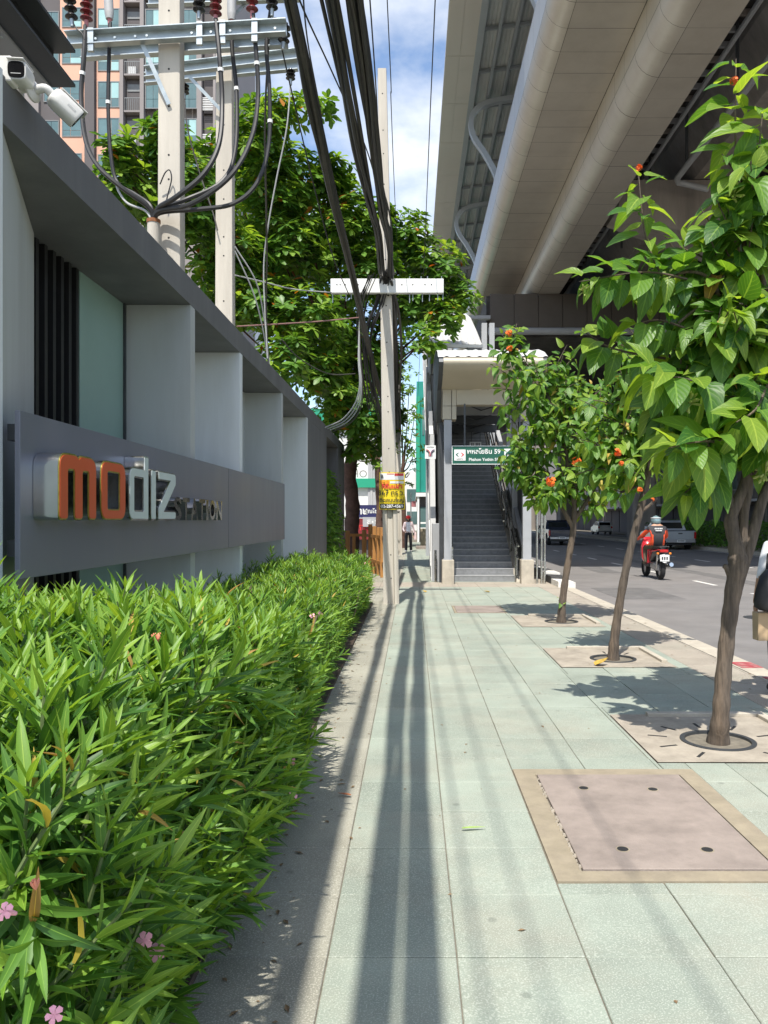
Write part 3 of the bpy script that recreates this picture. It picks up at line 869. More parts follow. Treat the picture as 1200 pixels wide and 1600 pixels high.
box('junction_box', m_cctv, bpy.data.objects['security_camera'], WX - .05, WX + .03, 4.25, 4.34, 4.02, 4.16, bevel=.01)
# ------------------------------------------------------------------ elevated railway station
ZB = EYE
st = thing('elevated_station', 'huge elevated railway station with beige clad edge beams over the road', 'station', (8, 30, 0))
Z1 = ZB + 15.0      # soffit of outer beam
Z2 = ZB + 13.5      # soffit of inner beam
SY0, SY1, PITCH = 20.4, 98.0, 1.21
def arc(cx, cz, r, a0, a1, n=6):
    return [(cx + r * math.cos(math.radians(a0 + (a1 - a0) * k / n)), cz + r * math.sin(math.radians(a0 + (a1 - a0) * k / n))) for k in range(n + 1)]
prof_side = [(4.05, ZB + 16.95), (4.05, Z1 + .68)]
prof_c1 = [(4.05, Z1 + .68)] + arc(4.73, Z1 + .68, .68, 180, 270)[1:]
prof_s1 = [(4.73, Z1), (6.77, Z1)]
prof_s2 = [(6.78, Z1 - .0), (6.78, Z2 + .72)]
prof_c2 = [(6.78, Z2 + .72)] + arc(7.50, Z2 + .72, .72, 180, 270)[1:]
prof_u2 = [(7.50, Z2), (8.76, Z2)]
def panel_mesh(nm, pr, g=.012, mtl=None):
    # trim the open profile a little at both ends, give it thickness inward
    pr = [Vector((p[0], p[1])) for p in pr]
    pr[0] = pr[0].lerp(pr[1], min(.4, g * .5 / max((pr[1] - pr[0]).length, 1e-6)))
    pr[-1] = pr[-1].lerp(pr[-2], min(.4, g * .5 / max((pr[-1] - pr[-2]).length, 1e-6)))
    b = MB(); b.strip([(p.x, p.y) for p in pr], 'y', g / 2, PITCH - g / 2)
    return b.mesh(nm, mtl or m_clad, (0, 0, 0), 60)
pm = [('side_panel', panel_mesh('side_panel', prof_side, mtl=m_clads)), ('rounded_edge_panel', panel_mesh('rounded_edge_panel', prof_c1)), ('soffit_panel', panel_mesh('soffit_panel', prof_s1)),
      ('inner_side_panel', panel_mesh('inner_side_panel', prof_s2)), ('inner_rounded_panel', panel_mesh('inner_rounded_panel', prof_c2)), ('inner_soffit_panel', panel_mesh('inner_soffit_panel', prof_u2))]
npan = int((SY1 - SY0) / PITCH)
for k in range(npan):
    y = SY0 + k * PITCH
    for nm, me in pm:
        if y > 68 and nm in ('inner_side_panel',): pass
        o = link(nm, me, st, Vector((0, y + random.uniform(-.002, .002), random.uniform(-.004, .004))) - ORG[st])
# the structural core just behind the panels
core = MB()
core.prism([(4.09, ZB + 16.9), (4.09, Z1 + .7)] + [(p[0] + .03, p[1] + .04) for p in arc(4.75, Z1 + .7, .66, 180, 270)[1:]] + [(6.82, Z1 + .045), (6.82, Z2 + .74)] + [(p[0] + .03, p[1] + .04) for p in arc(7.50, Z2 + .72, .70, 180, 270)[1:]] + [(8.74, Z2 + .04), (8.74, Z2 + 1.4), (9.2, ZB + 16.9)], 'y', SY0 + .01, SY1)
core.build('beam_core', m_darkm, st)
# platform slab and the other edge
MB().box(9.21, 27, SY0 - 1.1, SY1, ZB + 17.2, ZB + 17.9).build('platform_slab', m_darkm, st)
MB().prism([(24.5, Z2), (27.2, Z2), (29.5, Z1), (29.5, ZB + 17), (24.5, ZB + 17)], 'y', SY0, SY1).build('far_edge_beam', m_clad, st)
# concrete track girders with cross slats between
for x0, x1 in ((11.4, 15.6), (19.0, 23.2)):
    MB().prism([(x0 + .9, ZB + 14.9), (x1 - .9, ZB + 14.9), (x1, ZB + 16.6), (x1, ZB + 17.1), (x0, ZB + 17.1), (x0, ZB + 16.6)], 'y', SY0 - 30, 200).build('track_girder', m_concd, st)
for k in range(40):
    y = SY0 + .6 + k * .9
    MB().box(8.8, 11.35, y, y + .12, ZB + 16.95, ZB + 17.15).build('cross_slat', m_gsteel if k % 3 else m_concd, st)
# pipe hung under the slot, with its elbow
b = MB(); b.tube([(11.15, SY0, ZB + 14.4), (11.15, 33.2, ZB + 14.4), (11.3, 33.5, ZB + 14.35), (12.6, 33.6, ZB + 14.1)], .13, 10); b.build('pipe', m_gsteel, st, True)
b = MB(); b.tube([(10.3, SY0, ZB + 15.4), (10.3, 46, ZB + 15.4)], .09, 8); b.build('pipe', m_gsteel, st, True)
for k in range(5):
    y = 22 + k * 5; MB().box(11.1, 11.2, y, y + .08, ZB + 14.5, ZB + 17.1).build('pipe_hanger', m_dsteel, st)
# hammerhead piers
for y in (35.5, 62, 92, 122, 152):
    MB().prism([(9.0, ZB + 13.6), (14.5, ZB + 11.6), (21.5, ZB + 11.6), (27, ZB + 13.6), (27, ZB + 14.85), (9.0, ZB + 14.85)], 'y', y - 1.1, y + 1.1).build('pier_head', m_concd, st)
    b = MB(); b.prism(rounded([(17.05, y - .95), (18.95, y - .95), (18.95, y + .95), (17.05, y + .95)], .3), 'z', -.3, ZB + 11.6); b.build('pier_column', m_concd, st, 50)
m_endw = mat('dark_end_wall_panel', (.10, .085, .072), .5, .2, var=.12, scale=.8)
# concourse level farther on: end wall of dark panels, pipe along its foot
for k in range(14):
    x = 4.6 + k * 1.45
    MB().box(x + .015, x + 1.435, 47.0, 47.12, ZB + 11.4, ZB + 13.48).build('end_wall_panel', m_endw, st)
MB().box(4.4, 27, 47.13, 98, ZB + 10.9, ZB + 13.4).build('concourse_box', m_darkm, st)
b = MB(); b.tube([(4.5, 46.8, ZB + 11.2), (15.8, 46.8, ZB + 11.2)], .22, 12); b.build('pipe', m_gsteel, st, True)
MB().box(2.2, 4.6, 46.6, 47.0, ZB + 11.9, ZB + 12.1).build('drain_beam', m_gsteel, st)
# side passage of the concourse towards the stairway
MB().box(2.1, 2.35, 46.9, 47.2, 4.5, ZB + 11.9).build('passage_post', m_gsteel, st)

# platform roof: eave plate, ribbed decking, purlins and S-shaped brackets
ZR = ZB + 22.5
RY0, RY1 = 25.0, 112.0
rp = MB().box(1.6, 3.0, RY0, RY1, ZR + .02, ZR + .5).build('roof_eave_core', m_eave, st)
for k in range(20):
    y = RY0 + k * 4.4
    for x0, x1 in ((1.585, 2.27), (2.285, 3.0)):
        MB().box(x0, x1, y + .01, y + 4.38, ZR - .005, ZR + .015).build('eave_panel', m_eave, rp)
MB().box(3.0, 3.3, RY0, RY1, ZR - .03, ZR + .55).build('gutter_beam', m_bracket, st)
def rz_(x): return ZR + .35 + (x - 3.3) * .13
# ribbed decking
pts = []
for k in range(0, 60):
    x = 3.3 + k * .2
    z = rz_(x)
    pts += [(x, z), (x + .10, z), (x + .12, z + .05), (x + .18, z + .05)]
dk = MB(); dk.strip([(p[0], p[1]) for p in pts], 'y', RY0, RY1)
dk.build('roof_decking', m_deck, st)
MB().prism([(3.3, rz_(3.3) + .12), (15.3, rz_(15.3) + .12), (15.3, rz_(15.3) + .3), (3.3, rz_(3.3) + .3)], 'y', RY0, RY1).build('roof_top', m_eave, st)
for x in (3.95, 4.75, 5.8, 7.2, 8.8):
    MB().box(x, x + .14, RY0, RY1, rz_(x) - .28, rz_(x) - .03).build('purlin', m_bracket, st)
for k in range(24):
    y = RY0 + 1 + k * 3.5
    MB().box(3.3, 14, y, y + .1, 0, .16)
    b = MB(); b.bar((3.3, y, rz_(3.3) - .12), (14, y, rz_(14) - .12), .1, .16); b.build('cross_rafter', m_bracket, st)
for y in (28.2, 42.3, 56.4, 70.5, 84.6, 98.7):
    c = spline([(9.5, y, ZB + 23.1), (6.5, y, ZB + 22.75), (4.3, y, ZB + 22.45), (3.4, y, ZB + 22.0), (3.12, y, ZB + 21.3), (3.3, y, ZB + 20.5), (3.9, y, ZB + 19.6), (4.5, y, ZB + 18.4), (4.75, y, ZB + 17.2), (4.78, y, ZB + 16.0)], 5)
    b = MB(); vs_ = []; fs_ = []
    for i, p in enumerate(c):
        t = (c[min(i + 1, len(c) - 1)] - c[max(i - 1, 0)]).normalized(); nrm = Vector((0, 1, 0)).cross(t)
        for sx, sy in ((-1, -1), (1, -1), (1, 1), (-1, 1)): vs_.append(p + nrm * .13 * sx + Vector((0, .17 * sy, 0)))
    for i in range(len(c) - 1):
        for k in range(4): fs_.append((4 * i + k, 4 * i + (k + 1) % 4, 4 * i + 4 + (k + 1) % 4, 4 * i + 4 + k))
    b.add(vs_, fs_); b.build('roof_bracket', m_bracket, st, 50)

# ------------------------------------------------------------------ stairway entrance
en = thing('stair_entrance', 'covered station stairway with white ribbed canopy and cream portal', 'stairway', (1.9, 21, 0))
XL, XR = .98, 2.72
nst = 31; RISE, TREAD, YS = .165, .302, 20.95
for k in range(nst):
    y = YS + k * TREAD; z = k * RISE
    s = box('step', m_step, en, XL, XR, y, y + TREAD + .04, max(-.02, z - .02), z + RISE, bevel=0)
    MB().box(XL, XR, y - .008, y + .05, z + RISE - .02, z + RISE + .004).build('nosing', m_nose, s)
box('landing', m_step, en, .7, 3.0, YS + nst * TREAD + .04, 36, nst * RISE - .25, nst * RISE)
MB().prism([(YS - .1, -.02), (YS + nst * TREAD, nst * RISE), (YS + nst * TREAD, nst * RISE - .5), (YS + .9, -.02)], 'x', XR + .002, XR + .14).build('stringer', m_kerb, en)
MB().prism([(YS - .1, -.02), (YS + nst * TREAD, nst * RISE + .05), (YS + nst * TREAD, nst * RISE - .5), (YS + .9, -.02)], 'x', XL - .14, XL - .002).build('stringer', m_kerb, en)
box('landing_back_wall', m_gsteel, en, .7, 3.0, 35.5, 35.7, nst * RISE, 9.0)
# handrails
def rail(x, yo, zo, n0=0, n1=nst, r=.025):
    b = MB(); b.tube([(x, YS + n0 * TREAD - .25, n0 * RISE + zo), (x, YS + n0 * TREAD, n0 * RISE + zo + .05), (x, YS + n1 * TREAD, n1 * RISE + zo + .05)], r, 8); b.build('handrail', m_steel, en, True)
for z in (.95, .62): rail(XR + .06, 0, z)
for z in (.95, .62): rail(XR - .12, 0, z, 6)
rail(XL + .06, 0, .9)
for k in range(0, nst, 4):
    y = YS + k * TREAD + .1
    b = MB(); b.tube([(XR + .06, y, k * RISE + .1), (XR + .06, y, k * RISE + 1.0)], .02, 8); b.build('rail_post', m_steel, en, True)
for y in (YS - .22, ):
    for x in (XL + .06, XR - .02, XR + .16):
        b = MB(); b.tube([(x, y, 0), (x, y, .92), (x, y + .12, .97)], .022, 8); b.build('rail_post', m_steel, en, True)
# portal columns on cement feet
for x0, x1, yc in ((.80, 1.0, 20.3), (2.84, 3.06, 20.4)):
    box('column', m_gsteel, en, x0, x1, yc - .1, yc + .1, .6, 4.22, bevel=.01)
    box('column_foot', m_kerb, en, x0 - .05, x1 + .06, yc - .16, yc + .16, -.02, .62, bevel=.02)
    b_ = box('base_plate', m_gsteel, en, x0 - .02, x1 + .02, yc - .12, yc + .12, .62, .64)
for yc in (25.2, 30.5):
    for x in (.72, 3.0): box('column', m_gsteel, en, x, x + .18, yc, yc + .18, 0, 7.3)
# portal header: jamb boxes and lintel of cream panels
PX0, PX1 = .76, 3.12
HY = 20.18
for x0, x1 in ((PX0, .99), (.998, 1.12), (2.76, 3.12)):
    for z0, z1 in ((4.225, 4.56), (4.57, 4.98)):
        box('portal_panel', m_soff, en, x0 + .004, x1 - .004, HY, HY + .5, z0, z1)
box('lintel_panel', m_soff, en, 1.124, 2.756, HY, HY + .35, 4.60, 4.98)
# overhang: soffit sweeping out to a rolled lip, ribbed roof above
lip = [(HY, 4.985), (19.6, 5.10), (19.15, 5.26), (18.96, 5.36), (18.90, 5.44), (18.93, 5.52), (19.02, 5.57)]
MB().strip(lip, 'x', PX0 - .02, PX1 + .02).build('overhang_soffit', m_soff, en, 60)
MB().prism([(HY + .5, 4.20), (HY + .0, 4.98)] + [(p[0], p[1]) for p in lip[1:]] + [(20.4, 6.0), (22.0, 6.3), (24, 6.3), (24, 4.9)], 'x', PX0 - .13, PX0 - .025).build('side_cheek', m_dsteel, en)
MB().prism([(HY + .5, 4.20), (HY + .0, 4.98)] + [(p[0], p[1]) for p in lip[1:]] + [(20.4, 6.0), (22.0, 6.3), (24, 6.3), (24, 4.9)], 'x', PX1 + .025, PX1 + .13).build('side_cheek', m_dsteel, en)
def ribroof(nm, prof, x0, x1, n, depth=.05):
    """sheet over a (y,z) profile with round standing ribs along it"""
    xs = []; w = (x1 - x0) / n
    for k in range(n):
        for t, h in ((0, 0), (.55, 0), (.66, .7), (.78, 1), (.9, .7)): xs.append((x0 + (k + t) * w, h * depth))
    xs.append((x1, 0))
    vs_ = []; fs_ = []
    for (y, z) in prof:
        for x, h in xs: vs_.append((x, y, z + h))
    n_ = len(xs)
    for i in range(len(prof) - 1):
        for k in range(n_ - 1): fs_.append((i * n_ + k, i * n_ + k + 1, (i + 1) * n_ + k + 1, (i + 1) * n_ + k))
    b = MB(); b.add(vs_, fs_); return b.build(nm, m_wroof, en, 60)
ribroof('canopy_roof', [(19.0, 5.58), (19.5, 5.80), (20.2, 6.0), (21.2, 6.19), (22.6, 6.32), (25.5, 6.36)], PX0 - .15, PX1 + .15, 10, .022)
ribroof('upper_roof', [(25.6, 7.33), (25.9, 7.42), (28, 8.35), (31.0, 9.6), (36, 11.2)], .42, 2.28, 9, .03)
box('upper_eave', m_wroof, en, .42, 2.28, 25.55, 25.65, 7.24, 7.34)
MB().prism([(25.7, 7.2), (36, 10.9), (36, 6.4), (25.7, 6.4)], 'x', .55, .6).build('upper_side_wall', m_gsteel, en)
box('upper_back_wall', m_dsteel, en, .6, 2.2, 25.8, 25.9, 6.4, 7.2)
for x in (2.3, 2.55): box('upper_post', m_gsteel, en, x, x + .17, 26.2, 26.4, 4.9, 8.2)
# decking and trusses seen under the canopy
pts = []
for k in range(16):
    x = 1.1 + k * .11; pts += [(x, 5.02), (x + .07, 5.02), (x + .08, 5.06), (x + .10, 5.06)]
MB().strip(pts, 'y', 21.0, 33).build('canopy_decking', m_wroof, en)
for y in (23.0, 25.2, 27.6, 30.2):
    box('cross_beam', m_gsteel if y < 24 else m_dsteel, en, 1.0, 2.95, y, y + .14, 4.72, 4.98)
    for a, b_ in (((1.05, y - 1.5, 4.96), (2.0, y, 4.84)), ((2.9, y - 1.5, 4.96), (2.0, y, 4.84))):
        MB().bar(a, b_, .025, .025).build('brace_rod', m_dsteel, en)
box('rear_lintel', m_soff, en, .95, 3.0, 33.2, 33.4, 4.6, 8.2)
box('side_screen', m_dsteel, en, 3.02, 3.06, 21.0, 33.0, 0.2, 2.6)
# diagonal struts right of the stairs
MB().bar((3.0, 20.5, .65), (2.95, 27.5, 4.7), .16, .16).build('diagonal_strut', m_gsteel, en)
MB().bar((2.95, 22.8, 1.4), (2.95, 22.8, 5.0), .16, .16).build('side_post', m_gsteel, en)

# left flank: leaning steel mullions with dark glass between
m_dglass = mat('dark_side_glass', (.05, .055, .06), .15, var=.1)
def sz(Y): return (Y - 20.95) * .546
fk0, fk1 = 21.6, 44.0
MB().prism([(fk0, sz(fk0) + .05), (fk1, sz(fk1) + .05), (fk1, sz(fk1) + 3.3), (fk0 + 1.2, sz(fk0) + 3.6)], 'x', .60, .64).build('side_cladding', m_dglass, en)
MB().bar((.52, fk0 - .3, sz(fk0) - .1), (.52, fk1, sz(fk1) - .1), .10, .34).build('white_stringer', m_wroof, en)
MB().bar((.54, fk0 + 1.4, sz(fk0) + 3.7), (.54, fk1, sz(fk1) + 3.4), .12, .2).build('top_rail', m_wroof, en)
for k in range(14):
    Y = fk0 + .3 + k * 1.6
    MB().box(.48, .59, Y, Y + .12, sz(Y), sz(Y) + 3.5).build('mullion', m_wroof if k % 2 == 0 else m_gsteel, en)
MB().bar((.56, 21.2, 0), (.54, 21.9, 3.6), .14, .14).build('leaning_post', m_wroof, en)
for Y in (28.5, 36): MB().box(.6, .9, Y, Y + .3, 0, sz(Y)).build('stair_support', m_gsteel, en)
MB().box(.70, .80, 20.7, 25, 0, 4.3).build('flank_panel', m_dsteel, en)
box('service_cabinet', m_gsteel, en, .52, .74, 20.9, 21.3, 0.0, 1.55, bevel=.01)
b = MB(); b.tube([(.60, 20.75, 0), (.60, 20.75, .85)], .03, 8); b.build('drain_pipe', m_steel, en, True)
# stainless posts beside the right column
for (x, h) in ((3.20, 2.1), (3.32, 1.9), (3.40, 2.3)):
    b = MB(); b.tube([(x, 20.3, 0), (x, 20.3, h)], .03, 10); b.build('steel_post', m_steel, en, True)
# raised kerb in black and white beside the entrance
kb = thing('painted_kerb', 'black and white painted ramp kerb beside the stairway right column', 'kerb', (3.6, 22, 0))
for k in range(6):
    y = 19.2 + k * 1.0
    MB().prism([(3.55, .0), (KX + .04, -.1), (KX + .04, .12 + .05 * min(k, 2)), (3.55, .14 + .05 * min(k, 2))], 'y', y, y + .99).build('kerb_block', m_white if k % 2 == 0 else m_black, kb)

# green station sign
gs = thing('station_sign', 'dark green sign with Thai and English station name above the stairs', 'sign', (2.0, 20.0, 3.0))
SYG = 19.98
bd = box('board', m_greens, gs, .99, 3.05, SYG, SYG + .07, 3.05, 3.53, bevel=.004)
for z in (3.052, 3.512): box('border', m_wsign, gs, .99, 3.05, SYG - .004, SYG - .001, z, z + .016)
for x in (.99, 3.034): box('border', m_wsign, gs, x, x + .016, SYG - .004, SYG - .001, 3.069, 3.511)
box('logo_plate', m_wsign, gs, 1.05, 1.34, SYG - .005, SYG - .001, 3.15, 3.43)
for sx, m_ in ((-1, m_greens), (1, m_red)):
    c = 1.195 + sx * .035
    MB().prism([(c, 3.36), (c + sx * .075, 3.30), (c, 3.24), (c, 3.265), (c + sx * .04, 3.30), (c, 3.335)], 'y', SYG - .009, SYG - .006).build('logo_chevron', m_, gs)
text_on('logo_lettering', 'NORTH', .05, m_blk, gs, (1.195, SYG - .007, 3.185))
text_on('thai_name', 'พหลโยธิน 59', .165, m_wsign, gs, (1.80, SYG - .004, 3.375), bold=.003, sx=1.0)
text_on('english_name', 'Phahon Yothin 59', .105, m_wsign, gs, (1.80, SYG - .004, 3.175), bold=.002, sx=1.0)
box('exit_plate', m_wsign, gs, 2.32, 2.58, SYG - .005, SYG - .001, 3.17, 3.45)
MB().prism([(x_ - .30, z_) for x_, z_ in ((2.66, 3.20), (2.70, 3.20), (2.70, 3.30), (2.78, 3.30), (2.78, 3.20), (2.85, 3.20), (2.85, 3.38), (2.76, 3.42), (2.66, 3.34))], 'y', SYG - .009, SYG - .006).build('exit_pictogram', m_greens, gs)
for x in (1.3, 2.7): box('hanger', m_dsteel, gs, x, x + .04, SYG + .03, SYG + .06, 3.53, 4.6)
# number board hanging farther up the stairs
nb = thing('hanging_board', 'small pale board with dark marks hanging inside the stairway', 'sign', (2.1, 27, 4.2))
box('board', m_wsign, nb, 1.95, 2.35, 27, 27.04, 4.08, 4.32); text_on('marks', '|| |||', .2, m_blk, nb, (2.15, 26.995, 4.2), bold=.006)
for x in (2.0, 2.3): box('hanger', m_dsteel, nb, x, x + .02, 27.0, 27.02, 4.32, 4.74)

# small square sign with forked emblem on the left mullion
em = thing('emblem_sign', 'small square white sign with red and purple forked emblem', 'sign', (.45, 20.6, 3.2))
YE = 20.6
box('plate', m_wsign, em, P(664, 0, YE).x, P(681, 0, YE).x, YE, YE + .05, P(0, 717, YE).z, P(0, 696, YE).z, bevel=.004)
m_purple = mat('print_purple', (.16, .03, .14), .5)
cx, cz = P(672.5, 0, YE).x, P(0, 707, YE).z
for sx, m_ in ((-1, m_red), (1, m_purple)):
    for k in range(2):
        w = .03 + k * .045
        b = MB(); pts = spline([(cx + sx * (.012 + k * .028), YE - .006, cz - .10), (cx + sx * (.014 + k * .028), YE - .006, cz - .02), (cx + sx * (.05 + k * .02), YE - .006, cz + .05 - k * .03), (cx + sx * .11, YE - .006, cz + .075 - k * .035)], 4)
        b.tube(pts, .011, 6); b.build('emblem_stroke', m_ if k == 0 else m_blk, em)
text_on('emblem_lettering', 'STATION', .045, m_blk, em, (cx, YE - .004, cz + .135))
# ------------------------------------------------------------------ concrete poles
def conc_pole(name, label, x, y, h, wb, wt, db, dt, groove=2.5, group=None, lean=(0, 0), holes_=True, z0=0):
    t = thing(name, label, 'utility pole', (x, y, 0), group)
    b = MB()
    def wat(z): k = z / h; return wb + (wt - wb) * k, db + (dt - db) * k
    secs = [-.3, groove, groove + .35, h * .5, h]
    # upper solid shaft (tapered) and lower I-shaped foot
    vs_ = []; fs_ = []
    zs = [groove, h]
    for z in zs:
        w, d = wat(z); c = min(w, d) * .12
        ox, oy = lean[0] * z, lean[1] * z
        for p in rounded([(-w / 2, -d / 2), (w / 2, -d / 2), (w / 2, d / 2), (-w / 2, d / 2)], c, 2): vs_.append((x + p[0] + ox, y + p[1] + oy, z))
    n = len(vs_) // 2
    fs_ = [(k, (k + 1) % n, n + (k + 1) % n, n + k) for k in range(n)] + [tuple(range(n, 2 * n))]
    b.add(vs_, fs_)
    w0, d0 = wat(0); w1, d1 = wat(groove)
    if groove > 0:
        def Ish(w, d):
            e = w * .27; r = d * .22
            return [(-w / 2, -d / 2), (-w / 2 + e, -d / 2), (-w / 2 + e + .02, -d / 2 + r), (w / 2 - e - .02, -d / 2 + r), (w / 2 - e, -d / 2), (w / 2, -d / 2), (w / 2, d / 2), (-w / 2, d / 2)]
        lo = [(x + p[0], y + p[1], -.3) for p in Ish(w0, d0)]; hi = [(x + p[0] + lean[0] * groove, y + p[1] + lean[1] * groove, groove + .002) for p in Ish(w1, d1)]
        n = len(lo); b.add(lo + hi, [(k, (k + 1) % n, n + (k + 1) % n, n + k) for k in range(n)] + [tuple(range(n, 2 * n))])
        # sloping throat at the top of the groove
    sh = b.build('shaft', m_conc, t, 30)
    if holes_:
        q = MB(); z = .5
        seq = [.46, .72, .30, .6]
        k = 0
        while z < h - .2:
            w, d = wat(z)
            r = d * .22 if z < groove else 0
            q.lathe((x + lean[0] * z, y - d / 2 + r + lean[1] * z + .004, z), (0, -1, 0), [(0, .013), (.006, .013)], 8)
            z += seq[k % 4]; k += 1
        o = q.build('bolt_holes', m_hole, t); o['kind'] = 'stuff'
    return t, wat

main_pole, mp_w = conc_pole('utility_pole', 'tall concrete utility pole on the pavement with yellow poster', -.415, 15.5, 10.5, .31, .17, .24, .15, groove=2.05, lean=(-.018, 0))
pole2, _ = conc_pole('utility_pole', 'second pavement utility pole mostly hidden behind the nearer one', -.66, 37, 10, .33, .18, .25, .16, groove=2.05, lean=(-.008, 0), holes_=False)
hp1, h1w = conc_pole('utility_pole', 'nearer concrete pole behind the grey wall carrying steel crossarms', P(268, 0, 9.8).x, 9.8, 10.2, .31, .26, .25, .2, groove=0, group='poles behind the grey wall')
hp2, h2w = conc_pole('utility_pole', 'farther concrete pole behind the grey wall carrying steel crossarms', P(352, 0, 12.6).x, 12.6, 11.5, .31, .24, .24, .18, groove=0, group='poles behind the grey wall')

# white crossarm on the pavement pole with pins
ca = thing('pole_crossarm', 'white concrete crossarm with steel pins on the pavement pole', 'crossarm', P(606, 448, 15.3))
ya = 15.32
zt, zb = P(0, 437, ya).z, P(0, 459, ya).z
x0, x1 = P(517, 0, ya).x, P(693, 0, ya).x
MB().box(x0, x1, ya - .07, ya + .05, zb, zt).build('arm', m_wsign, ca, bevel=.008)
for px in (520, 533, 541, 549, 560, 640, 645, 660, 671, 684, 692):
    x = P(px, 0, ya).x; b = MB(); b.tube([(x, ya - .01, zb), (x, ya - .01, zb - random.uniform(.10, .2))], .009, 6); b.build('pin', m_galv, ca)
for px in (640, 658, 668, 690):
    x = P(px, 0, ya).x; b = MB(); b.tube([(x, ya - .01, zt), (x, ya - .01, zt + .06)], .009, 6); b.build('pin', m_galv, ca)
for px in (527, 532, 540, 560, 578, 628, 645, 664, 674):
    x = P(px, 0, ya).x; b = MB(); b.lathe((x, ya - .071, (zt + zb) / 2 + .02), (0, -1, 0), [(0, .012), (.004, .012)], 8); b.build('bolt_hole', m_hole, ca)

# ---- steel crossarms on the two wall poles
def channel(nm, a, b_, par, w=.10, h=.16):
    a = Vector(a); b_ = Vector(b_)
    q = MB(); q.bar(a, b_, .012, h); q.bar(a + Vector((0, -.05, h / 2)), b_ + Vector((0, -.05, h / 2)), .10, .012); q.bar(a + Vector((0, -.05, -h / 2)), b_ + Vector((0, -.05, -h / 2)), .10, .012)
    return q.build(nm, m_galv, par)
arm1 = thing('steel_crossarm', 'pair of galvanised steel crossarms bolted to the nearer wall pole', 'crossarm', P(270, 60, 9.7))
channel('arm', P(105, 66, 9.62), P(448, 46, 9.62), arm1)
channel('arm', P(130, 86, 10.02), P(450, 66, 10.02), arm1)
q = MB(); q.bar(P(222, 68, 9.6), P(264, 163, 9.66), .05, .01, up=(0, 1, 0)); q.build('brace', m_galv, arm1)
for px in (150, 180, 212, 230, 300, 330, 360, 400, 430):
    b = MB(); b.lathe(P(px, 64 - (px - 105) * .058, 9.56), (0, -1, 0), [(0, .016), (.02, .016)], 6); b.build('bolt', m_galv, arm1)
for px in (142, 312, 348, 398):
    c = P(px, 62 - (px - 105) * .058, 9.55); MB().box(c.x - .035, c.x + .035, c.y - .02, c.y + .02, c.z - .16, c.z + .12).build('clamp', m_galv, arm1)
arm2 = thing('steel_crossarm', 'pair of galvanised steel crossarms bolted to the farther wall pole', 'crossarm', P(350, 110, 12.4))
channel('arm', P(228, 116, 12.36), P(466, 88, 12.36), arm2)
channel('arm', P(228, 126, 12.8), P(466, 104, 12.8), arm2)
channel('upper_arm', P(232, 4, 12.9), P(470, -4, 12.9), arm2)
q = MB(); q.bar(P(296, 120, 12.34), P(345, 172, 12.42), .05, .01, up=(0, 1, 0)); q.bar(P(330, 60, 12.9), P(385, 4, 12.9), .05, .01, up=(0, 1, 0)); q.build('brace', m_galv, arm2)

def insulator(label, px, py0, py1, Y, kind, tilt=(0, 0), group=None):
    """stack of porcelain discs between two pixel heights"""
    a = P(px, py1, Y); h = (py1 - py0) * Y / F
    t = thing('insulator', label, 'insulator', a, group)
    ax = Vector((tilt[0], tilt[1], 1)).normalized()
    m_ = {'red': m_porc, 'black': m_porcb, 'grey': m_grey}[kind]
    prof = []; n = max(3, int(h / .075))
    R0, R1 = (.030, .075) if kind != 'grey' else (.045, .055)
    for k in range(n):
        d = h * k / n; s = h / n
        if kind == 'grey': prof += [(d, R1 * (.8 + .2 * (k > 0))), (d + s * .95, R1)]
        else: prof += [(d, R0), (d + s * .25, R1), (d + s * .35, R1 * .96), (d + s * .7, R0 * 1.15)]
    prof += [(h, R0)]
    b = MB(); b.lathe(a, ax, prof, 16); b.build('discs', m_, t, 40)
    b = MB(); b.lathe(a - ax * .09, ax, [(0, .022), (.09, .026)], 10); b.build('ferrule', m_rose if kind != 'black' else m_galv, t, 40)
    return t
insulator('black insulator at the left end of the nearer crossarm', 112, -8, 30, 9.5, 'black', (-.1, 0))
insulator('dark red disc insulator left of the nearer crossarm', 135, -20, 32, 9.55, 'red')
insulator('grey capped cable terminal near the left of the nearer crossarm', 171, -10, 30, 9.75, 'grey', (-.05, 0))
insulator('black insulator right of the nearer wall pole', 311, -8, 18, 9.6, 'black')
insulator('dark red disc insulator between the two wall poles', 337, -18, 24, 9.55, 'red')
insulator('grey capped cable terminal in front of the farther wall pole', 362, -8, 32, 9.8, 'grey')
insulator('dark red disc insulator at the right of the nearer crossarm', 394, -20, 18, 9.6, 'red')
insulator('black insulator at the right end of the crossarms', 425, -12, 14, 9.7, 'black')
insulator('hanging black ribbed insulator beside the thick left cable bundle', 443, 36, 66, 9.9, 'black', (.12, 0))
insulator('small black insulator under the farther crossarm left end', 288, 130, 146, 12.3, 'black')
insulator('small black insulator under the farther crossarm right end', 454, 108, 124, 12.3, 'black')

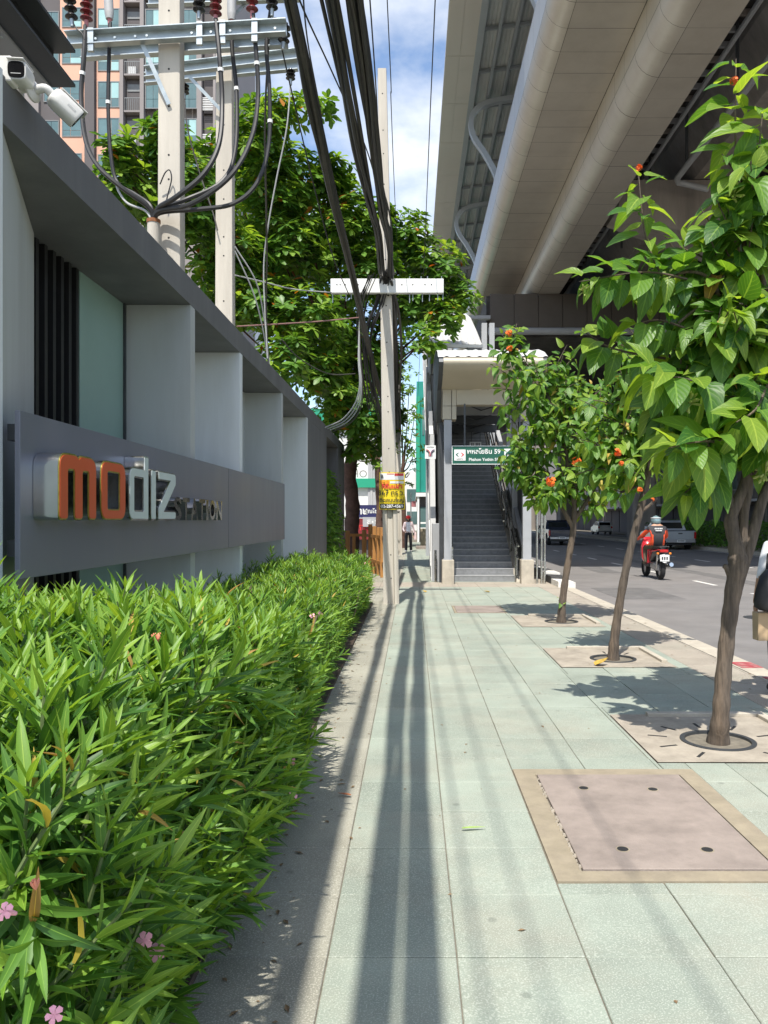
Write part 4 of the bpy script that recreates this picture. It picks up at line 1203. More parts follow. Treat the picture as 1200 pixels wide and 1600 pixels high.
# ---- conduit and the thick cables that rise from it
cd = thing('cable_conduit', 'rusty capped concrete conduit standing beside the nearer wall pole', 'conduit', P(240, 340, 9.5))
b = MB(); c = P(240, 345, 9.5); b.tube([(c.x, c.y, 2.0), (c.x, c.y, c.z)], .075, 14); b.build('pipe', m_conc, cd, True)
m_rust = mat('rust', (.24, .09, .03), .8, var=.3, scale=30)
b = MB(); b.tube([(c.x, c.y, c.z - .03), (c.x, c.y, c.z + .012)], .082, 14); b.build('collar', m_rust, cd, True)
def cable(label, pts, r, m_=m_cable, name='power_cable', group=None, n=8, bands=()):
    pts = [Vector(p) for p in pts]
    t = thing(name, label, 'cable', pts[0], group)
    b = MB(); s = spline(pts, 7); b.tube(s, r, n); b.build('sheath', m_, t, True)
    for k in bands:
        i = int(k * (len(s) - 2)); d = (s[i + 1] - s[i]).normalized()
        q = MB(); q.tube([s[i] - d * .02, s[i] + d * .02], r * 1.25, 8); q.build('band', m_wsign, t)
    return t
cpt = c + Vector((0, 0, -.05))
GC = 'thick cables rising from the conduit'
cable('leftmost thick black cable curving up from the conduit', [cpt, P(233, 325, 9.45), P(190, 293, 9.3), P(152, 258, 9.3), P(133, 215, 9.4), P(127, 150, 9.5), P(131, 90, 9.5), P(134, 40, 9.55)], .028, group=GC, bands=(.82,))
cable('second thick black cable from the left curving up from the conduit', [cpt, P(235, 322, 9.5), P(210, 303, 9.6), P(183, 285, 9.7), P(173, 240, 9.7), P(169, 170, 9.7), P(170, 100, 9.7), P(172, 35, 9.75)], .024, group=GC, bands=(.75,))
cable('pale grey cable hugging the second thick cable at the conduit', [cpt, P(228, 330, 9.6), P(200, 318, 9.7), P(186, 300, 9.75), P(181, 285, 9.75)], .014, m_grey, group=GC)
cable('thick black cable swinging up to the middle insulator', [cpt, P(247, 326, 9.4), P(275, 308, 9.2), P(318, 272, 9.2), P(342, 225, 9.3), P(347, 160, 9.5), P(343, 90, 9.5), P(337, 30, 9.55)], .030, group=GC, bands=(.85,))
cable('thick black cable swinging up behind the farther wall pole', [cpt, P(248, 328, 9.5), P(290, 312, 9.4), P(345, 285, 9.6), P(367, 240, 9.7), P(370, 150, 9.8), P(363, 80, 9.8), P(362, 35, 9.8)], .026, group=GC, bands=(.75,))
cable('thick black cable making the wide sweep to the right insulator', [cpt, P(248, 330, 9.4), P(300, 318, 9.2), P(360, 275, 9.2), P(393, 215, 9.4), P(403, 150, 9.6), P(400, 80, 9.6), P(395, 22, 9.6)], .028, group=GC, bands=(.85,))
cable('outermost thick black cable sweeping lowest before it rises', [cpt, P(250, 333, 9.6), P(310, 327, 9.5), P(365, 318, 9.6), P(402, 285, 9.7), P(420, 225, 9.8), P(421, 140, 9.8), P(416, 70, 9.8), P(423, 15, 9.8)], .026, group=GC, bands=(.7,))
GT = 'thin service wires beside the wall poles'
cable('thin wire hanging from the right end of the farther crossarm', [P(454, 128, 12.3), P(448, 200, 12.4), P(432, 280, 12.6), P(418, 360, 12.8), P(412, 430, 13), P(418, 560, 13.2)], .012, m_grey, 'service_wire', GT)
cable('thin wire falling from the crossarm past the tree to the wall', [P(420, 60, 9.9), P(414, 200, 10.6), P(417, 380, 12), P(416, 480, 13), P(419, 570, 13.3)], .013, m_cable2, 'service_wire', GT)
cable('thin wire fanning from the farther wall pole towards the wall', [P(367, 385, 12.5), P(400, 440, 12.8), P(413, 500, 13.1), P(421, 570, 13.4)], .011, m_grey, 'service_wire', GT)
cable('thin wire drooping below the one that fans from the farther pole', [P(367, 392, 12.5), P(395, 455, 12.8), P(410, 510, 13.1), P(420, 572, 13.45)], .011, m_grey, 'service_wire', GT)
cable('thin wire drawn down the left of the farther wall pole', [P(288, 148, 12.3), P(293, 200, 12.3), P(312, 270, 12.4), P(332, 330, 12.4), P(340, 360, 12.4)], .011, m_cable2, 'service_wire', GT)
cable('pale wire sagging from the farther wall pole to the white crossarm', [P(367, 430, 12.6), P(410, 440, 13.3), P(460, 452, 14.2), P(518, 457, 15.2)], .011, m_grey, 'service_wire', GT)
m_pinkw = mat('faded_pink_wire', (.28, .15, .13), .6)
cable('faded pink wire strung level below the white crossarm', [P(370, 510, 12.6), P(440, 506, 13.6), P(500, 502, 14.6), P(562, 496, 15.4)], .012, m_pinkw, 'service_wire', GT)
cable('dark wire drooping in front of the tree foliage', [P(440, 530, 14.3), P(462, 555, 14.6), P(492, 575, 15), P(520, 585, 15.4), P(555, 584, 16)], .011, m_cable2, 'service_wire', GT)
for k in range(4):
    cable(['outer grey loop of cable hanging left of the pavement pole', 'middle grey loop of cable hanging left of the pavement pole', 'inner grey loop of cable hanging left of the pavement pole', 'dark innermost loop of cable hanging left of the pavement pole'][k],
          [P(562, 495, 15.4), P(560 + k, 560, 15.5), P(562 + k * 1.5, 600, 15.6), P(555 + k * 3, 630 + k * 2, 15.8), P(535 + k * 4, 655 + k * 2, 16.2), P(508 + k * 4, 668 + k * 2, 16.5)], .013, m_grey if k < 3 else m_cable2, 'cable_loop', 'cable loops left of the pavement pole')
for lab, pts in (('small tie wire looped at the foot of the nearer wall pole', [P(250, 288, 9.62), P(258, 270, 9.58), P(265, 266, 9.6), P(268, 280, 9.6), P(262, 305, 9.62), P(259, 318, 9.62)]),
                 ('jumper wire looping above the nearer crossarm', [P(112, 32, 9.5), P(120, 45, 9.5), P(128, 52, 9.5), P(132, 62, 9.5)]),
                 ('jumper wire looping to the hanging ribbed insulator', [P(421, 30, 9.7), P(430, 28, 9.8), P(440, 32, 9.9)])):
    cable(lab, pts, .008, m_cable, 'tie_wire')

# ---- big bundles of communication cables along the pavement
def bundle(label, ctrl, n, spread, rr, seed, name='cable_bundle', extra=0):
    r_ = random.Random(seed)
    t = thing(name, label, 'cables', ctrl[0])
    for k in range(n):
        ox, oz = r_.gauss(0, spread[0] * .45), r_.gauss(0, spread[1] * .45)
        if extra: ox = ox * .45 + (extra if k % 2 else -extra)
        ox = max(-spread[0], min(spread[0], ox)); oz = max(-spread[1], min(spread[1], oz))
        pts = []
        for i, p in enumerate(ctrl):
            j = .35 if i in (0, len(ctrl) - 1) else 1
            pts.append(Vector(p) + Vector((ox * (1 + r_.uniform(-.25, .25)) + r_.uniform(-.035, .035), 0, oz * (1 + r_.uniform(-.3, .3)) - r_.random() * .05 * j)))
        b = MB(); b.tube(spline(pts, 5), r_.choice(rr), 6); b.build('cable', m_cable if r_.random() < .6 else m_cable2, t, True)
    # ties
    return t
def bl(Y): return ZB + 3.25 + .0042 * (Y + 6) ** 2
main = [Vector((-.52, Y, bl(Y))) for Y in (-14, -8, -3, 1, 4, 6.5, 9, 11.5, 13.5)] + [P(604, 430, 15.2)]
bundle('thick bundle of black cables running overhead to the pavement pole', main, 22, (.19, .15), (.012, .016, .02, .026), 3, extra=.095)
left = [Vector((-.95, Y, ZB + 4.0 + (6 - Y) * .012)) for Y in (-14, -8, -2, 3)] + [P(457, 0, 6.06), P(490, 160, 7.4), P(520, 300, 9.06), P(548, 420, 11.8), P(572, 520, 15.0), P(590, 600, 17.5), P(605, 640, 22)]
bundle('slimmer bundle of black cables left of the main overhead bundle', left, 7, (.045, .045), (.014, .02, .026), 5)
far = [P(604, 430, 15.2), P(612, 480, 15.75), P(616, 540, 17.5), P(618, 600, 21), P(620, 660, 27), P(622, 690, 33), P(622, 690, 37)]
bundle('dark cable bundle dropping behind the pavement pole to the next pole', far, 16, (.12, .16), (.02, .026, .03), 8)
sidec = [P(604, 430, 15.2), P(590, 470, 15.4), P(575, 520, 15.6), P(577, 580, 16.5), P(590, 640, 20), P(606, 690, 30)]
bundle('tangled cables splaying left under the white crossarm', sidec, 10, (.10, .12), (.01, .014, .018), 12)
b2 = [P(582, 430, 15.0), P(565, 480, 15.3), P(568, 560, 15.8), P(580, 640, 18)]
bundle('loose strands hanging down beside the pavement pole', b2, 6, (.09, .05), (.009, .012), 14)
GW = 'single wires strung overhead along the street'
def line(label, u_pts, r=.012):
    cable(label, u_pts, r, m_cable, 'overhead_wire', GW, 6)
line('single overhead wire just right of the pavement pole top', [Vector((-.36, -10, ZB + 7.6)), P(605, 0, 11.2), P(611, 160, 14.4), P(617, 310, 19.4), P(626, 500, 32)], .008)
line('single overhead wire nearest the station eave', [Vector((.30, -10, ZB + 6.4)), P(680, 0, 9.8), P(670, 230, 13.8), P(660, 470, 23.4), P(652, 640, 46)], .008)
line('single overhead wire close against the main bundle', [Vector((-.40, -10, ZB + 6)), P(578, 0, 9), P(592, 240, 12.4), P(606, 400, 16)], .009)
line('slanting wire crossing left of the main bundle', [P(440, -90, 8.0), P(470, 5, 8.6), P(520, 115, 10.4), P(575, 240, 13), P(598, 330, 15.3)], .011)
line('steep slanting wire next to the slim bundle', [P(470, -60, 8), P(480, 60, 9), P(500, 170, 10.6), P(515, 260, 12), P(548, 420, 14), P(566, 520, 15.2)], .009)
line('long wire falling across the tree to the crossarm', [P(430, 30, 9.9), P(455, 140, 10.9), P(488, 280, 12.4), P(520, 400, 14), P(545, 460, 15.2)], .010)

# ---- yellow poster tied to the pavement pole
ps = thing('sale_poster', 'yellow land sale poster with red and black writing on the pavement pole', 'poster', P(612, 767, 15.3))
YP = 15.33
x0, x1 = P(592.5, 0, YP).x, P(632.5, 0, YP).x; z0, z1 = P(0, 796, YP).z, P(0, 738, YP).z
W, H = x1 - x0, z1 - z0
b = MB()
N = 8
vs_ = []
for i in range(N + 1):
    t = i / N; bow = .012 * math.sin(math.pi * t)
    for z in (z0, z1): vs_.append((x0 + t * W, YP - bow + .02, z))
    for z in (z0, z1): vs_.append((x0 + t * W, YP - bow + .026, z))
fs_ = []
for i in range(N):
    a = 4 * i
    fs_ += [(a, a + 4, a + 5, a + 1), (a + 2, a + 3, a + 7, a + 6), (a, a + 2, a + 6, a + 4), (a + 1, a + 5, a + 7, a + 3)]
b.add(vs_, fs_); b.build('sheet', m_yel, ps, 60)
def pp(u, v): return x0 + u * W, z0 + v * H
def pstrip(nm, m_, u0, u1, v0, v1, lift=.004):
    n = 6; vs_ = []
    for i in range(n + 1):
        u = u0 + (u1 - u0) * i / n; bow = .012 * math.sin(math.pi * u)
        for v in (v0, v1): vs_.append((x0 + u * W, YP - bow + .02 - lift, z0 + v * H))
    b = MB(); b.add(vs_, [(2 * i, 2 * i + 2, 2 * i + 3, 2 * i + 1) for i in range(n)]); b.build(nm, m_, ps)
pstrip('white_header', m_wsign, .03, .97, .80, .975)
pstrip('red_band', m_red, .60, .95, .905, .97, .007)
pstrip('red_rule', m_red, .30, .58, .945, .965, .007)
pstrip('number_band', m_blk, .03, .97, .02, .15)
def ptext(nm, s, u, v, size, m_, bold=.0, sx=1.0):
    x, z = pp(u, v); bow = .012 * math.sin(math.pi * u)
    text_on(nm, s, size, m_, ps, (x, YP - bow + .004, z), bold=bold, sx=sx)
ptext('header_mark', 'B', .11, .885, .10, m_blk, .002)
ptext('orange_writing', 'ขาย', .22, .735, .12, m_orange, .004)
pstrip('white_line', m_wsign, .42, .95, .70, .76, .006)
ptext('red_writing', 'ที่ดินเปล่า', .5, .615, .11, m_red, .005)
ptext('handwritten_area', '367 ตร.ว.', .48, .44, .135, m_blk, .001)
ptext('handwritten_note', 'ติดถนนใหญ่', .5, .245, .10, m_blk, .002)
ptext('phone_number', '02-287-4569', .5, .083, .085, m_wsign, .002)
for v in (.9, .1):
    x, z = pp(.5, v); b = MB(); w, d = mp_w(z)
    b.tube([(-.415 - w / 2 - .01, 15.5 - d / 2 - .01, z), (-.415 + w / 2 + .0, 15.5 - d / 2 - .01, z)], .005, 6); b.build('tie_wire', m_cable, ps)
# ------------------------------------------------------------------ oleander hedges
m_olea = leaf_mat('oleander_leaf', (.036, .115, .018), (.145, .30, .042), .34, .47)
m_olea_y = leaf_mat('oleander_tip_leaf', (.13, .28, .03), (.26, .42, .06), .42, .44)
m_odry = leaf_mat('oleander_dry_leaf', (.30, .17, .05), (.50, .40, .06), .25, .6)
m_ostem = mat('oleander_stem', (.10, .14, .045), .8, var=.2, scale=20)
m_ostem2 = mat('oleander_wood', (.20, .15, .10), .9, var=.2, scale=20)
m_petal = mat('pink_petal', (.80, .36, .42), .55, var=.1, scale=30)
m_bud = mat('salmon_bud', (.62, .22, .13), .6, var=.2, scale=30)
m_yleaf = mat('yellowed_leaf', (.62, .40, .03), .6, var=.1)

def shoot_leaves(base, d, L, n_nodes, leaf_len, r_, out, tip, nper=3):
    """whorls of leaves along a shoot; out gets (pos, dir, normal, size, tipness)"""
    d = d.normalized()
    ref = Vector((1, 0, 0)) if abs(d.x) < .8 else Vector((0, 1, 0))
    x = d.cross(ref).normalized(); y = d.cross(x)
    a0 = r_.random() * 6.28
    for k in range(n_nodes):
        t = (k + .5) / n_nodes
        p = base + d * L * t
        spread = 1.12 - .68 * t
        for j in range(nper):
            a = a0 + k * 1.05 + j * 2 * math.pi / nper + r_.uniform(-.25, .25)
            side = x * math.cos(a) + y * math.sin(a)
            sp = spread + r_.uniform(-.2, .2)
            ld = (d * math.cos(sp) + side * math.sin(sp))
            ld.z -= .12 * (1 - t)
            nn = (d * math.sin(sp) - side * math.cos(sp)) * 1.0 + Vector((r_.uniform(-.25, .25), r_.uniform(-.25, .25), r_.uniform(-.1, .25)))
            s = leaf_len * r_.uniform(.72, 1.15) * (.65 if t > .9 else 1) * (.85 + .15 * math.sin(math.pi * t))
            out.append((p, ld, nn, s, t * tip))
def to_arrays(L):
    return (np.array([tuple(a[0]) for a in L]), np.array([tuple(a[1]) for a in L]), np.array([tuple(a[2]) for a in L]), np.array([a[3] for a in L]), np.array([a[4] for a in L]))

def hedge(label, ya, yb, surf, dens, leaf_len, n_nodes, seed, n_obj, inner, nseg, flowers, shL):
    r_ = random.Random(seed)
    h = thing('oleander_hedge', label, 'hedge', (-1.3, (ya + yb) / 2, 0), 'oleander hedges below the wall')
    # soil strip first
    MB().box(-2.19, -.78, ya - .1, yb + .1, -.02, .03).build('soil_bed', m_soil, h)
    leaves = []; stems = MB()
    n_sh = int(dens * (yb - ya))
    shoots = []
    for i in range(n_sh):
        Y = r_.uniform(ya, yb); s = r_.random()
        p, nrm = surf(Y, s, r_)
        p = p - nrm * r_.random() ** 1.7 * .22
        up = Vector((0, 0, 1))
        d = (nrm * .75 + up * (1.0 if s > .45 else .55) + Vector((r_.uniform(-.45, .45), r_.uniform(-.45, .45), r_.uniform(-.2, .3)))).normalized()
        L = shL * r_.uniform(.7, 1.2)
        if i % 11 == 3: p = p + d * r_.uniform(.06, .2)   # stray shoots
        if i % 12 == 0 and ya < 3:   # near end of the hedge
            p = Vector((r_.uniform(-1.9, -.72), ya + r_.uniform(-.05, .1), r_.uniform(.1, 1.15))); d = Vector((r_.uniform(-.3, .3), -.7, r_.uniform(.3, 1))).normalized()
        if (p + d * L * .3 - Vector((0, 0, EYE))).length < 1.5: continue
        b = p - d * L * .8
        if b.z < .02: b.z = .02 + r_.random() * .05
        shoots.append((b, d, L))
        shoot_leaves(b, d, L, n_nodes, leaf_len, r_, leaves, 1.0)
        stems.tube([b - d * .12 - Vector((0, 0, .05)), b + d * L * .5, b + d * L], [.006, .0045, .003], 4, False)
    # inner foliage and woody stems
    for i in range(int(inner * (yb - ya))):
        Y = r_.uniform(ya, yb); s = r_.random()
        p, nrm = surf(Y, s, r_)
        p = p - nrm * r_.uniform(.18, .42)
        p.z = max(.05, p.z)
        d = Vector((r_.uniform(-.8, .8), r_.uniform(-.8, .8), r_.uniform(.0, 1))).normalized()
        shoot_leaves(p, d, shL * .9, max(3, n_nodes - 2), leaf_len, r_, leaves, .25)
    st_o = stems.build('shoot_stems', m_ostem, h); st_o['kind'] = 'stuff'
    wood = MB()
    for i in range(int(9 * (yb - ya))):
        Y = r_.uniform(ya, yb); x = r_.uniform(-1.9, -.95)
        q = Vector((x + r_.uniform(-.05, .25), Y + r_.uniform(-.25, .25), r_.uniform(.6, .95)))
        wood.tube([(x, Y, 0), ((x + q.x) / 2 + r_.uniform(-.05, .05), (Y + q.y) / 2, q.z * .5), q], [.014, .011, .007], 5, False)
    w_o = wood.build('woody_stems', m_ostem2, h); w_o['kind'] = 'stuff'
    T, D, Nn, S, tip = to_arrays(leaves)
    tips = (tip > .68)
    dry = rng.random(len(T)) < .014
    R = frames(D, Nn)
    tpl = leaf_tpl(1.0, .150, p_lance, nseg, fold=.4, droop=.12)
    # tips are younger and brighter
    a_ = ~tips & ~dry; b_ = tips & ~dry
    place_leaves(tpl, R[a_], T[a_], S[a_], m_olea, h, n_obj // 2, 'foliage')
    place_leaves(tpl, R[b_], T[b_], S[b_], m_olea_y, h, n_obj - n_obj // 2, 'young_foliage')
    place_leaves(leaf_tpl(1.0, .13, p_lance, nseg, fold=.7, droop=.35), R[dry], T[dry], S[dry], m_odry, h, 0, 'dry_foliage')
    # flowers
    def inside(c):
        Yc = min(max(c.y, ya), yb)
        class Z:
            uniform = staticmethod(lambda a, b: 0)
        top, _n = surf(Yc, .62, Z); edge, _n = surf(Yc, .3, Z)
        return c.x < edge.x and c.z < top.z and (c.x < top.x or (c.z - top.z) < -.9 * (c.x - top.x))
    for (px, py, Y, kind) in flowers:
        c = P(px, py, Y)
        for q_ in range(400):
            Yq = .9 + q_ * .03; cq = P(px, py, Yq)
            if Yq > ya - .2 and inside(cq): c = P(px, py, Yq - .13); break
        if kind == 'f':
            b = MB(); ax = Vector((r_.uniform(-.3, .5), -1, r_.uniform(.2, .8))).normalized()
            x = ax.cross(Vector((0, 0, 1))).normalized(); y = ax.cross(x)
            for k in range(5):
                a = 2 * math.pi * k / 5 + r_.random() * .2
                e = x * math.cos(a) + y * math.sin(a); f = x * math.cos(a + 1.57) + y * math.sin(a + 1.57)
                R0 = min(.022, 12.5 * c.y / F)
                b.add([c, c + e * R0 * .5 + f * R0 * .35 + ax * .004, c + e * R0 + f * R0 * .42 + ax * .002, c + e * R0 * 1.15 - f * .1 * R0, c + e * R0 * .85 - f * R0 * .42, c + e * R0 * .4 - f * R0 * .2 + ax * .004], [(0, 1, 2, 3, 4, 5)])
            b.tube([c - ax * .025, c], [.003, .006], 6); fo = b.build('flower', m_petal, h, 60)
        else:
            b = MB()
            for k in range(6):
                d = Vector((r_.uniform(-.5, .5), r_.uniform(-.5, .5), 1)).normalized()
                k_ = min(1.2, c.y / 2.6); b.lathe(c, d, [(0, .003 * k_), (.012 * k_, .005 * k_), (.025 * k_, .006 * k_), (.036 * k_, .002 * k_)], 6)
            b.build('bud_cluster', m_bud, h, 60)
    return h

def surf_near(Y, s, r_):
    k = max(0, min(1, (Y - 1.6) / 4.2))
    top = 1.30 - .30 * k + .05 * math.sin(Y * 2.3) + .03 * math.sin(Y * 5.1)
    bulge = .07 * math.sin(Y * 1.9 + .6) + .03 * math.sin(Y * 4.7)
    xr = -.62 + bulge * .7 - .10 * k
    if Y > 5.2: xr -= (Y - 5.2) * .35; top -= (Y - 5.2) * .15
    # s 0 at foot of street face, .5 at shoulder, 1 at wall
    if s < .42:
        t = s / .42
        z = .06 + t * (top - .30); x = xr - .10 * (1 - t) ** 2 + .05 * math.sin(t * 3.1)
        n = Vector((1, -.25, .25))
    elif s < .62:
        t = (s - .42) / .20; a = t * 1.45
        x = xr + .05 * math.sin(3.1) - .30 * (1 - math.cos(a)); z = top - .24 + .24 * math.sin(a)
        n = Vector((math.cos(a), -.2, math.sin(a) + .2))
    else:
        t = (s - .62) / .38
        x = xr - .28 - t * (1.16 + (xr + .6)); z = top + .06 * t
        n = Vector((.1, -.25, 1))
    return Vector((x, Y, z + r_.uniform(-.04, .04))), n.normalized()
def near_in(c): return False
def surf_far(Y, s, r_):
    top = .90 + .04 * math.sin(Y * 1.3) + .05 * (Y > 11) + .06 * math.sin(Y * 3.7)
    xr = -.82 + .05 * math.sin(Y * 1.1) + .04 * math.sin(Y * 2.9)
    if Y < 6.4: xr -= .05
    if s < .45:
        t = s / .45; z = .05 + t * (top - .25); x = xr - .08 * (1 - t) ** 2; n = Vector((1, -.3, .25))
    elif s < .62:
        a = (s - .45) / .17 * 1.45; x = xr - .25 * (1 - math.cos(a)); z = top - .2 + .2 * math.sin(a); n = Vector((math.cos(a), -.25, math.sin(a) + .2))
    else:
        t = (s - .62) / .38; x = xr - .25 - t * 1.15; z = top + .02 * t; n = Vector((.1, -.35, 1))
    return Vector((x, Y, z + r_.uniform(-.04, .04))), n.normalized()
fl_near = [(8, 1424, 1.75, 'f'), (226, 1470, 2.25, 'f'), (245, 1488, 2.2, 'f'), (85, 1586, 1.8, 'f'), (390, 1302, 3.2, 'f'), (457, 1243, 4.1, 'f'), (116, 958, 3.9, 'f'), (398, 963, 5.3, 'f'), (388, 968, 5.3, 'f'), (454, 1190, 4.4, 'f'), (434, 1176, 4.5, 'f'),
           (178, 970, 3.8, 'b'), (300, 975, 4.4, 'b'), (245, 1005, 3.6, 'b'), (72, 1068, 2.9, 'b'), (56, 1390, 2.0, 'b'), (96, 948, 4.2, 'b'), (415, 1000, 5.0, 'b')]
nh = hedge('bushy near oleander hedge with pink flowers, closest to the camera', 1.45, 6.0, surf_near, 265, .168, 7, 21, 300, 60, 5, fl_near, .36)
MB().add([P(86, 1282, 2.3), P(92, 1295, 2.29), P(103, 1326, 2.29), P(96, 1322, 2.3)], [(0, 1, 2, 3)]).build('yellow_leaf', m_yleaf, nh)
fl_far = [(500, 958, 8.6, 'f'), (488, 962, 8.4, 'f'), (540, 1106, 6.9, 'f'), (396, 961, 6.6, 'f'), (412, 998, 6.2, 'b'), (452, 985, 7.2, 'b'), (570, 880, 14, 'f')]
hedge('lower dark oleander hedge running on to the pavement pole', 6.0, 15.3, surf_far, 170, .135, 6, 33, 300, 45, 3, fl_far, .28)

# ------------------------------------------------------------------ street trees with large leaves
m_cord = leaf_mat('street_tree_leaf', (.045, .14, .022), (.15, .295, .042), .48, .42, vein=.2, nveins=6)
m_cordy = leaf_mat('street_tree_young_leaf', (.16, .295, .035), (.27, .40, .055), .54, .42, vein=.18, nveins=6)
m_oflower = mat('orange_flower', (.85, .16, .02), .55, var=.15, scale=30)
m_greenbud = mat('green_bud', (.32, .36, .10), .6, var=.2, scale=30)
def p_cord(t): return (max(0, math.sin(math.pi * (t * .95 + .05) ** .66)) ** .75) if t < 1 else .02

def grow_tree(idx, label, Y0_, trunk, limbs, shoots, blobs, leaf, n_blob, seed, flowers, n_obj=300, young=.5, group='young street trees along the kerb', zspread=.5):
    r_ = random.Random(seed)
    tx, ty = TREES[idx]
    t = thing('street_tree', label, 'tree', (tx, ty, 0), group)
    b = MB(); pts = [P(p[0], p[1], Y0_ + (p[3] if len(p) > 3 else 0)) for p in trunk]; rr = [p[2] * Y0_ / F * (.72 if idx == 0 else .72) for p in trunk]
    pts[0] = Vector((tx, ty, -.03))
    s = spline(pts, 6); rs = []
    for i in range(len(s)):
        f = i / (len(s) - 1) * (len(rr) - 1); k = min(int(f), len(rr) - 2); rs.append((rr[k] + (rr[k + 1] - rr[k]) * (f - k)) * (1 + .06 * math.sin(i * 1.7)))
    b.tube(s, rs, 14, True)
    b.build('trunk', m_bark, t, 70)
    # worn lower bark patch
    for L in limbs:
        q = MB(); pp_ = [P(p[0], p[1], Y0_ + (p[3] if len(p) > 3 else 0)) for p in L]; q.tube(spline(pp_, 5), [x for x in np.interp(np.linspace(0, len(L) - 1, (len(L) - 1) * 5 + 1), range(len(L)), [p[2] * Y0_ / F * .78 for p in L])], 10); q.build('limb', m_bark, t, 70)
    leaves = []
    twigs = MB()
    def do_shoot(pts, nl, size, tipy):
        """pts: base..tip; leaves spiral round it and droop"""
        sp = spline(pts, 6); n = len(sp)
        twigs.tube(sp, list(np.linspace(.011, .004, n)) if Y0_ < 8 else list(np.linspace(.009, .004, n)), 5, False)
        a = r_.random() * 6.28
        for k in range(nl):
            u = .12 + .88 * (k + r_.random() * .6) / nl
            i = min(n - 2, int(u * (n - 1))); p = sp[i].lerp(sp[i + 1], u * (n - 1) - i); d = (sp[i + 1] - sp[i]).normalized()
            a += 2.4 + r_.uniform(-.3, .3)
            ref = Vector((0, 0, 1)) if abs(d.z) < .9 else Vector((1, 0, 0))
            x = d.cross(ref).normalized(); y = d.cross(x)
            side = x * math.cos(a) + y * math.sin(a)
            droop = r_.uniform(.35, 1.45) * (1 - .5 * u)
            ld = (side * .95 + d * (.15 + .55 * u) + Vector((0, 0, -droop)))
            ld = ld.normalized()
            nn = Vector((side.x * .5 + r_.uniform(-.35, .35), side.y * .5 - .62 + r_.uniform(-.35, .35), .78))
            sz = size * r_.uniform(.7, 1.2) * (1.0 if u < .82 else .62)
            leaves.append((p + side * .02 + ld * .03, ld, nn, sz, 1.0 if (u > .8 and r_.random() < tipy) or r_.random() < young * .5 else 0.0))
    for S_ in shoots:
        pts = [P(p[0], p[1], Y0_ + (p[2] if len(p) > 2 else 0)) for p in S_['p']]
        do_shoot(pts, S_['n'], S_.get('s', leaf), .8)
    for (px, py, rx, ry, dY, cnt) in blobs:
        for k in range(cnt):
            u = Vector((r_.gauss(0, 1), r_.gauss(0, 1), r_.gauss(0, 1))).normalized() * r_.random() ** .45
            c = P(px, py, Y0_ + dY) + Vector((u.x * rx * Y0_ / F, u.y * zspread * rx * Y0_ / F * 1.3, u.z * ry * Y0_ / F))
            out = Vector((u.x, u.y, u.z * .6 + .35 + r_.uniform(-.2, .3))).normalized()
            L = leaf * r_.uniform(1.1, 2.0)
            do_shoot([c - out * L * .7, c, c + out * L * .7 + Vector((0, 0, -.03))], n_blob, leaf, .7)
    o = twigs.build('twigs', m_bark, t); o['kind'] = 'stuff'
    T, D, Nn, S, yg = to_arrays(leaves); R = frames(D, Nn)
    tpl = leaf_tpl(1.0, .62, p_cord, 6, fold=.22, droop=.22, wave=.06)
    yb_ = yg > .5
    nyo = min(int(n_obj * .3), int(yb_.sum()))
    tplB = leaf_tpl(1.0, .52, p_heart, 6, fold=.45, droop=.48, wave=.16)
    alt = rng.random(len(T)) < .45; dry = rng.random(len(T)) < .012
    for msk, tp_, frac in ((~alt, tpl, .55), (alt, tplB, .45)):
        a_ = msk & ~yb_ & ~dry; b_ = msk & yb_ & ~dry
        ka = int((n_obj - nyo) * frac); kb = min(int(nyo * frac), int(b_.sum()))
        place_leaves(tp_, R[a_], T[a_], S[a_], m_cord, t, ka, 'foliage')
        if b_.any(): place_leaves(tp_, R[b_], T[b_], S[b_], m_cordy, t, kb, 'young_foliage')
    if dry.any(): place_leaves(tplB, R[dry], T[dry], S[dry], m_odry, t, 0, 'yellowed_foliage')
    for (px, py, dY, kind, s) in flowers:
        c = P(px, py, Y0_ + dY); b = MB()
        for k in range(11 if kind == 'o' else 12):
            d = Vector((r_.gauss(0, 1), r_.gauss(0, 1) - .3, r_.gauss(0, 1) + .4)).normalized()
            if kind == 'o':
                x = d.cross(Vector((0, 0, 1))).normalized(); y = d.cross(x); e = c + d * s * r_.uniform(.5, 1)
                pr = s * .6
                for j in range(5):
                    a = j * 1.2566; u = x * math.cos(a) + y * math.sin(a); w = x * math.cos(a + .6) + y * math.sin(a + .6); w2 = x * math.cos(a - .6) + y * math.sin(a - .6)
                    b.add([e, e + w * pr * .7 + d * .004, e + u * pr + d * .002, e + w2 * pr * .7 + d * .004], [(0, 1, 2, 3)])
            else: b.lathe(c + d * s * .3, d, [(0, s * .06), (s * .4, s * .12), (s * .8, s * .14), (s, s * .04)], 6)
            b.tube([c - Vector((0, 0, s * .5)), c + d * s * .4], s * .035, 4, False)
        b.build('flower_cluster' if kind == 'o' else 'bud_cluster', m_oflower if kind == 'o' else m_greenbud, t)
    return t

